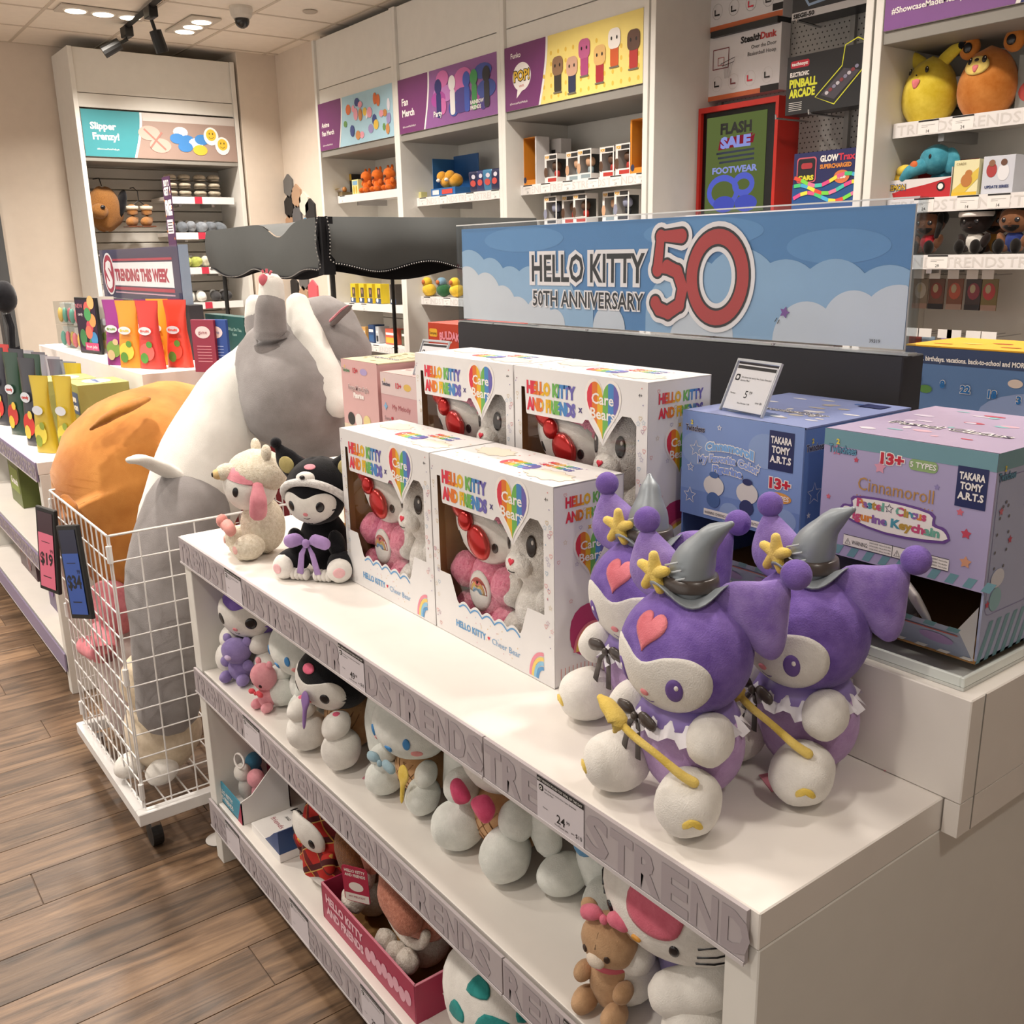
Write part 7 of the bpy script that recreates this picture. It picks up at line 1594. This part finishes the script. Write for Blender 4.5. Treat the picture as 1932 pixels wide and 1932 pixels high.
def pinball(A, w, h):
    A.poly(rrect(.02, h-.05, .12, h-.02, .01), plain('#b8283c'), 1); A.text('techtoyz', .07, h-.04, .014, WP, 2, 'c', .085, .04)
    A.text('ELECTRONIC', .02, h-.085, .018, WP, 1, 'l', .1, .04); YL_ = plain('#d9dc3c', .5); A.text('PINBALL', .02, h-.13, .034, YL_, 1, 'l', .145, .05); A.text('ARCADE', .02, h-.172, .034, YL_, 1, 'l', .135, .05)
    for k in range(5): A.line([(.02, .05-.008*k), (.09, .05-.008*k)], .002, WP, 1)
    p = [(.16, .06), (.29, .17), (.30, .25), (.36, .27), (.40, .25), (.40, .15), (.26, .02)]; A.line(p+p[:1], .005, YL_, 1); A.poly([(.19, .065), (.3, .16), (.38, .14), (.26, .04)], plain('#4a4650'), 1)
    for k in range(9): A.poly(oval(.22+.018*k, .07+.011*k, .01, .008, 8), plain(('#c8c4cc', '#8a3c44', '#8a88a0')[k % 3]), 2)
carton('game_box', 'black electronic pinball arcade box on pegboard hooks', (3.84, 2.795, 2.135), .42, .11, .245, '#25262a', None, pinball, cat='game box')
for x in (-.01, .17): MB().tube([(x, .46, 2.128), (x, .22, 2.128), (x, .218, 2.145)], .0045, CHROME, 6).build('peg_hook', None, bay4)
def glow(A, w, h):
    A.rect(0, 0, w, h*.45, plain('#23508c', .4), 1); A.text('GLOW', .145, h-.045, .026, WP, 2, 'l', .09, .05); A.text('Trax', .24, h-.045, .028, plain('#c8344c'), 2, 'l', .08, .04); A.text('SUPERCHARGED', .145, h-.075, .018, plain('#d98a3c'), 2, 'l', .16, .05)
    A.poly(rrect(.02, h-.13, .125, h-.02, .015), plain('#c85a6a'), 2); A.poly(rrect(.026, h-.124, .119, h-.026, .012), plain('#1a1a24'), 3); A.poly(rrect(.045, h-.07, .105, h-.045, .01), plain('#a8343c'), 4); A.text('CARS', .072, h-.118, .02, plain('#d9d43c'), 4, 'c', .08, .06)
    A.poly(oval(.26, h-.115, .04, .028), plain('#d9784a'), 3); A.text('326', .26, h-.122, .018, WP, 4, 'c', .04, .05)
    cs = ['#e0508c', '#e8e04c', '#e0608c', '#4cc87c', '#4cb0dc', '#e8e04c', '#e0503c', '#7cd84c', '#e07ca0', '#4cc8b0']
    for j in range(3):
        for k in range(9):
            a = (.01+.038*k, .05+.035*j+.022*math.sin(k*.8+j)); b = (.01+.038*(k+1), .05+.035*j+.022*math.sin((k+1)*.8+j)); A.line([a, b], .016, plain(cs[(k+3*j) % 10], .4), 4)
carton('game_box', 'blue racing track set box with neon tracks at the foot of the pegboard', (3.84, 2.76, 1.7205), .36, .08, .245, '#262a5c', None, glow, cat='game box')
t = thing('advert_screen', 'red framed advertising screen showing a FLASH SALE slide', 'screen', (3.90, 3.34, 1.70), -90)
REDF = plain('#b8281f', .35)
MB().box(-.25, -.232, 0, .16, 0, .54, REDF).box(.232, .25, 0, .16, 0, .54, REDF).box(-.232, .232, 0, .16, .515, .54, REDF).box(-.232, .232, 0, .16, 0, .02, REDF).build('frame', None, t)
MB().box(-.232, .232, .02, .1, .02, .515, plain('#0e0e10', .15)).build('screen_body', None, t)
MB().box(-.205, .17, .017, .0199, .03, .49, emis('#5f6b3c', .9)).build('screen_panel', None, t)
A = Art((-.205, .0165, .03), (1, 0, 0), (0, 0, 1), .001); EW = emis('#8f97d8', .9)
A.text('FLASH', .19, .375, .05, plain('#101410'), 1, 'c', .19, .05); A.poly([(.08, .30), (.3, .32), (.31, .36), (.28, .345), (.3, .365), (.09, .35)], emis('#8a2434', .8), 1); A.text('SALE', .19, .31, .05, EW, 2, 'c', .18, .06)
for k in range(3): A.line([(.07+.01*k, .285-.022*k), (.31, .29-.022*k)], .01, plain('#1c2a44'), 1)
A.text('FOOTWEAR', .19, .19, .03, EW, 2, 'c', .28, .04)
for (cx, cy, r_) in ((.12, .1, .09), (.25, .13, .055)): o_ = oval(cx, cy, r_, r_*.75); A.line(o_+o_[:1], .03, emis('#5c66c8', .9), 1.5)
for (cx, cy) in ((.13, .04), (.27, .04)): A.poly(oval(cx, cy, .07, .04), emis('#5058b8', .9), 2)
A.build(t, 'slide')
# bay 5
def roundtoy(label, loc, rz, col, earf, belly=None, extra=None):
    t = thing('plush_toy', label, 'plush toy', loc, rz); m_ = plush(*col); g = []
    for i in range(13):
        f_ = i/12; z = .245*f_; r_ = .122*(math.sin(PI*min(1, (f_*.93+.07)))**.42)*(1-.22*f_) if i < 12 else .001
        if i == 0: r_ = .07
        g.append([(r_*math.cos(2*PI*j/32), r_*.9*math.sin(2*PI*j/32), z+.004*(i == 12)) for j in range(32)])
    MB().sheet(g, None, True).build('body', m_, t, True); earf(t, m_); return t
YM = ('#d9bc2c', '#e6cf50', 14)
def ears1(t, m_):
    for s in (-1, 1):
        o = hn(t, 'ear', [(s*.05, 0, .225), (s*.085, 0, .25), (s*.115, 0, .262)], [.028, .026, .018], m_, .5, up=(0, 1, 0)); MB().horn([(s*.12, 0, .265), (s*.135, 0, .272)], [.017, .006], None, 12, .6, (0, 1, 0)).build('ear_tip', PBLK, o, True)
    c, r = (0, 0, .14), (.105, .096, .13)
    eyes(t, c, r, BLKE, 22, 22, 4, 5.5, off=.03, shine=True); pt(t, 'nose', c, r, disc(0, 14, 1.6, 1.2), BLKE, .03); pt(t, 'mouth', c, r, smooth([(-9, 6), (9, 6), (3, -7), (-4, -7)], 3), plush('#d9787c'), .03, rings=2)
    for s in (-1, 1): pt(t, 'stitched_arm', c, r, [(s*(24+8*math.cos(a)), -26+11*math.sin(a)) for a in [PI*q/8+PI/2*0+PI for q in range(9)]]+[(s*(24+7*math.cos(a)), -26+10*math.sin(a)) for a in [2*PI-PI*q/8 for q in range(9)]], plain('#a88c20'), .02, rings=1)
t = roundtoy('round yellow plush with black-tipped ears on the top shelf of the right bay', (3.83, 2.29, 2.0255), -95, YM, ears1)
MB().box(-.03, .03, -.001, .001, -.05, .03, plain('#9a9a9c', .3)).build('swing_tag', None, t, False, (.108, .02, .13))
def ears2(t, m_):
    for s in (-1, 1): o = el(t, 'ear', (s*.088, 0, .255), (.042, .02, .044), m_); MB().ell((s*.085, -.021, .252), (.018, .006, .019)).build('ear_lining', BLKE, o, True)
    c, r = (0, 0, .14), (.105, .096, .13); pt(t, 'face', c, r, smooth(disc(0, 14, 27, 15, 0, 16), 2), plush('#d9bf6c'), .03); eyes(t, c, r, BLKE, 16, 22, 5, 6, off=.05, shine=True); pt(t, 'nose', c, r, disc(0, 22, 5, 2.6), BLKE, .06); pt(t, 'mouth', c, r, smooth([(-6, 13), (6, 13), (2, 4), (-3, 4)], 3), plush('#d9787c'), .055, rings=2)
    for s in (-1, 1):
        for k in range(3): pt(t, 'claw', c, r, [(s*20-3+5*k, -24+4*k), (s*20+2+5*k, -22+4*k), (s*20+5*k, -28+4*k)], WP, .03, rings=1)
roundtoy('round orange plush with big ears on the top shelf of the right bay', (3.83, 2.055, 2.0255), -92, ('#c07028', '#d08844', 14), ears2)
carton('toy_carton', 'grey and red boxed toy at the right edge of the top shelf', (3.84, 1.87, 2.0255), .16, .1, .2, '#8a8c88', None, lambda A, w, h: (A.poly(oval(.06, .07, .05, .04), plain('#a83a34'), 1),))
t = thing('display_tray', 'white and red card tray of small plushes on the second shelf of the right bay', 'display box', (3.74, 2.27, 1.7335), -90)
MB().box(-.155, .155, 0, .003, 0, .075, plain('#e0dcdc', .4)).box(-.155, -.152, .003, .2, 0, .14, plain('#8a1f24', .4)).box(.152, .155, .003, .2, 0, .11, plain('#c8c4c4', .4)).box(-.152, .152, .197, .2, 0, .15, plain('#a8242c', .4)).box(-.152, .152, .003, .197, 0, .003, CARD).build('tray', None, t)
A = Art((-.155, 0, 0), (1, 0, 0), (0, 0, 1), .001); A.poly([(.07, .0), (.31, .0), (.31, .072), (.2, .05), (.1, .035), (.06, .025)], plain('#b8242c'), 1); A.text('POKEMON', .008, .036, .022, plain('#2c4a8c'), 2, 'l', .11, .1); A.text('POKEMON', .008, .036, .022, plain('#d9b42c'), 3, 'l', .11, .03); A.poly(oval(.27, .04, .017, .017), INK, 3); A.poly(oval(.27, .04, .011, .011), WP, 4)
A.build(t)
k = thing('plush_toy', 'sky blue trunk-nosed plush in the white and red tray', 'plush toy', (3.80, 2.22, 1.80), -95); SB = plush('#3d8ea4', '#52a0b4'); el(k, 'body', (.02, .05, .0), (.07, .05, .05), SB); el(k, 'head', (0, 0, .08), (.065, .055, .058), SB); hn(k, 'snout', [(-.03, -.03, .06), (-.075, -.05, .04), (-.1, -.055, .015)], [.032, .026, .02], SB); el(k, 'snout_patch', (-.055, -.062, .062), (.018, .008, .016), plush('#c8683c')); el(k, 'ear', (.065, 0, .07), (.04, .015, .05), SB, (0, -15, 0)); pt(k, 'eye', (0, 0, .08), (.065, .055, .058), disc(8, 10, 5, 9), BLKE, .03)
k = thing('plush_toy', 'small yellow and red plush at the left of the white and red tray', 'plush toy', (3.79, 2.36, 1.78), -90); el(k, 'body', (0, 0, .03), (.04, .03, .035), plush('#d9b43a')); el(k, 'head', (.02, -.01, .065), (.035, .03, .025), plush('#d9bc4a')); el(k, 'foot', (-.035, -.025, .02), (.018, .02, .014), plush('#c8503c'))
carton('card_box', 'cream and yellow trading card box on the second shelf of the right bay', (3.735, 2.055, 1.7335), .1, .09, .13, '#e3dcb0', None, lambda A, w, h: (A.poly([(0, .02), (.1, .1), (.1, .06), (.04, .0), (0, 0)], plain('#d9bc4c'), 1), A.poly(oval(.055, .055, .022, .024), plain('#b8783c'), 2), A.poly(oval(.062, .08, .014, .013), plain('#b8783c'), 2), A.rect(0, 0, .1, .012, plain('#d9b42c'), 3), A.text('CARDS', .01, .112, .009, plain('#7a6a3c'), 2)), cat='card box')
carton('card_box', 'white sports trading card box at the right edge of the second shelf', (3.735, 1.93, 1.7335), .12, .09, .135, '#c9ccd6', None, lambda A, w, h: (A.poly(oval(.035, .085, .02, .026), plain('#a83a3c'), 1), A.poly(oval(.08, .075, .022, .03), plain('#e0e0e4'), 1), A.poly(oval(.035, .11, .012, .012), plain('#8a6048'), 2), A.poly(oval(.08, .11, .012, .012), plain('#6a4838'), 2), A.text('UPDATE SERIES', .06, .02, .01, plain('#2c3a6c'), 2, 'c', .09, .04)), cat='card box')
# dolls
DB = [(1750, '#6a4632', '#a82a34', False, 3.79, 'doll with long dark braids and a red vest'), (1838, '#241a18', '#d9d4cc', True, 3.79, 'doll with a white headband and white vest'), (1880, '#6a4632', '#b8843c', False, 3.88, 'doll in a gold vest behind the blue-vested one'), (1915, '#7a5238', '#2c3a78', False, 3.78, 'doll in a blue vest at the right edge')]
for (px, sk, sh, band, X, lb) in DB:
    t = thing('doll', lb+', third shelf of the right bay', 'doll', (X, yat(px, 1.56, X), 1.5135), -90, 'seated sports dolls'); S_ = plush(sk, None, 20); HB = plush('#14100e')
    el(t, 'head', (0, 0, .125), (.062, .05, .052), S_, n=24, m=16); el(t, 'hair', (0, .012, .14), (.066, .052, .048), HB, n=24, m=16)
    if band: MB().lathe([(.0645, .14), (.066, .148), (.064, .158)], WP, 28).build('headband', None, t, True)
    if 'braids' in lb:
        for s in (-1, 1): hn(t, 'braid', [(s*.055, -.02, .15), (s*.062, -.035, .11), (s*.055, -.04, .07)], [.012, .012, .009], HB)
    eyes(t, (0, 0, .125), (.062, .05, .052), BLKE, 24, -2, 9, 10, off=.03); pt(t, 'nose', (0, 0, .125), (.062, .05, .052), disc(0, -12, 4, 4), S_, .06); smile(t, (0, 0, .125), (.062, .05, .052), PBRN, 0, -26, 8, off=.03, th=2)
    if px != 1838: pt(t, 'beard', (0, 0, .125), (.062, .05, .052), smooth([(-34, -26), (34, -26), (20, -50), (0, -58), (-20, -50)], 3), HB, .02, rings=3)
    el(t, 'body', (0, .005, .045), (.036, .028, .042), plush(sh)); 
    for s in (-1, 1): el(t, 'arm', (s*.045, -.005, .05), (.016, .018, .03), S_, (0, s*25, 0)); el(t, 'shoe', (s*.032, -.05, .028), (.019, .022, .028), HB); el(t, 'leg', (s*.028, -.02, .02), (.014, .03, .014), S_)
# card packs hanging below
for i, (px, c, c2) in enumerate(((1738, '#8a7c6c', '#b8b0a4'), (1768, '#6a4a3c', '#8a3c34'), (1800, '#7a4a34', '#b8543c'), (1835, '#3a2c2c', '#8a3444'), (1865, '#7a6a3c', '#b83a3c'))):
    X = 3.9; t = thing('card_pack', ordn[i]+' hanging trading card pack from the left, below the dolls', 'card pack', (X, yat(px, 1.36, X), 1.29), -90, 'hanging trading card packs'); MB().box(-.034, .034, 0, .006, 0, .125, plain(c, .35), .001).build('pack', None, t)
    A = Art((-.034, 0, 0), (1, 0, 0), (0, 0, 1), .0008); A.poly(oval(.034, .075, .026, .034, 12), plain(c2, .35), 1); A.poly(oval(.03, .085, .012, .018, 10), plain('#b8a888', .4), 2); A.rect(0, 0, .068, .022, plain('#2c2a30' if i % 2 else '#a88a7c'), 1); A.build(t)
    MB().tube([(0, -.02, .14), (0, .17, .14)], .002, CHROME, 5).build('hook', None, t); MB().box(-.024, .024, -.024, -.022, .125, .16, PAPER).build('price_card', None, t)
for i, px in enumerate((1730, 1752, 1790, 1808, 1845, 1872)):
    X = 3.84; t = thing('card_pack', '%s card pack from the left in the lower hanging row of the right bay' % ordn[i], 'card pack', (X, yat(px, 1.2, X), 1.06), -90, 'lower row of hanging card packs'); MB().box(-.03, .03, 0, .006, 0, .12, plain(('#8a3c34', '#8fa4b8', '#a89ac0', '#4a8aa8', '#b8603c', '#5a9ab0')[i], .35), .001).build('pack', None, t); MB().box(-.03, .03, -.03, -.028, .12, .155, PAPER).build('price_card', None, t); MB().tube([(0, -.02, .13), (0, .23, .13)], .002, CHROME, 5).build('hook', None, t)

# ================================================================== SLIPPER BAY GOODS
t = thing('plush_backpack', 'brown fluffy dog-shaped backpack with a black ear hanging on the slat wall', 'backpack', (2.235, 8.44, 1.80), 10)
BF = fleece('#8a5c2c', '#9c6c3a'); el(t, 'body', (0, 0, .16), (.15, .09, .17), BF, n=30, m=20, wob=.05); el(t, 'snout', (-.08, -.08, .14), (.07, .05, .06), BF); el(t, 'nose', (-.07, -.13, .17), (.02, .012, .015), BLKE); el(t, 'ear', (.13, -.03, .2), (.035, .06, .12), PBLK, (0, 18, 0)); MB().tube([(0, .0, .34), (0, .03, .4), (0, .14, .4)], .004, INK, 6).build('hook', None, t)
t = thing('slipper_boots', 'pair of tan ankle boots with cream lining on a black hanger', 'boots', (2.50, 8.40, 1.83), 0)
TS = fleece('#9a6838', '#aa7846')
for (dx, rz) in ((-.06, -.5), (.055, -.15)):
    b = MB().horn([(dx, 0, .13), (dx, -.0, .05), (dx-.02, -.03, .03), (dx-.05, -.085, .028)], [.042, .042, .042, .034], None, 16).build('boot', TS, t, True); MB().lathe([(.034, .125), (.05, .13), (.05, .155), (.03, .158)], PCR, 18, (dx, 0, 0)).build('lining', None, b, True); MB().box(dx-.075, dx+.03, -.12, .03, -.012, -.002, PBRN).build('sole', None, b)
MB().tube([(-.05, 0, .16), (0, 0, .2), (.05, 0, .16)], .004, BLACK, 6).tube([(0, 0, .2), (.0, 0, .27), (-.03, 0, .3), (-.03, .09, .3)], .004, BLACK, 6).build('hanger', None, t)
sl = None
for j in range(3):
    for i, x in enumerate((.035, .15, .28, .40)):
        loc = (2.69+x+.04, 8.37, 2.0605+.062*j)
        lb = '%s cream slipper in the %s stack from the left, slipper bay top shelf' % (('bottom', 'middle', 'top')[j], ordn[i])
        if sl is None:
            sl = thing('slipper', lb, 'slipper', loc, 0, 'cream slippers on the top shelf'); el(sl, 'upper', (0, 0, .034), (.052, .06, .025), plush('#b8ad98', '#cfc6b4'), n=18, m=12); el(sl, 'sole', (0, .0, .008), (.054, .075, .008), plain('#6a6154'), n=18, m=8); el(sl, 'lining', (0, .045, .036), (.035, .025, .02), PCR, n=14, m=8)
        else: dup(sl, loc, 0, lb)
for k, (x, z, c1, nm) in enumerate(((.1, 1.7755, '#6a7078', 'left grey-blue'), (.26, 1.7755, '#8a9098', 'middle grey-blue'), (.42, 1.7755, '#6f757c', 'right grey-blue'), (.18, 1.4905, '#a8b05c', 'lime and white'), (.36, 1.4905, '#c8c8b8', 'pale'), (.2, 1.2005, '#cfcfca', 'white'), (.42, 1.2005, '#3a3a3c', 'charcoal'))):
    t = thing('slipper_pair', nm+' slippers heaped on a shelf of the slipper bay', 'slippers', (2.69+x, 8.40, z), rr.uniform(-20, 20)); m_ = plush(c1)
    for s in (-1, 1): el(t, 'slipper', (s*.045, 0, .045), (.042, .09, .045), m_, (rr.uniform(-15, 15), rr.uniform(-15, 15), s*8)); el(t, 'cuff', (s*.045, .05, .07), (.03, .03, .03), plush('#c8cacc'), n=14, m=10)
for (x, z, c1, nm) in ((2.17, 1.45, '#1c1c20', 'black'), (2.20, 1.16, '#d8d6d0', 'white'), (2.22, .95, '#c9c4b8', 'cream')):
    t = thing('plush_backpack', nm+' plush slipper pack hanging low at the left of the slipper bay', 'slippers', (x, 8.46, z), 0); el(t, 'body', (0, 0, .1), (.075, .05, .09), plush(c1), n=18, m=12); el(t, 'trim', (.02, -.035, .15), (.05, .03, .02), PW); MB().tube([(0, .0, .18), (0, .12, .2)], .004, INK, 6).build('hook', None, t)
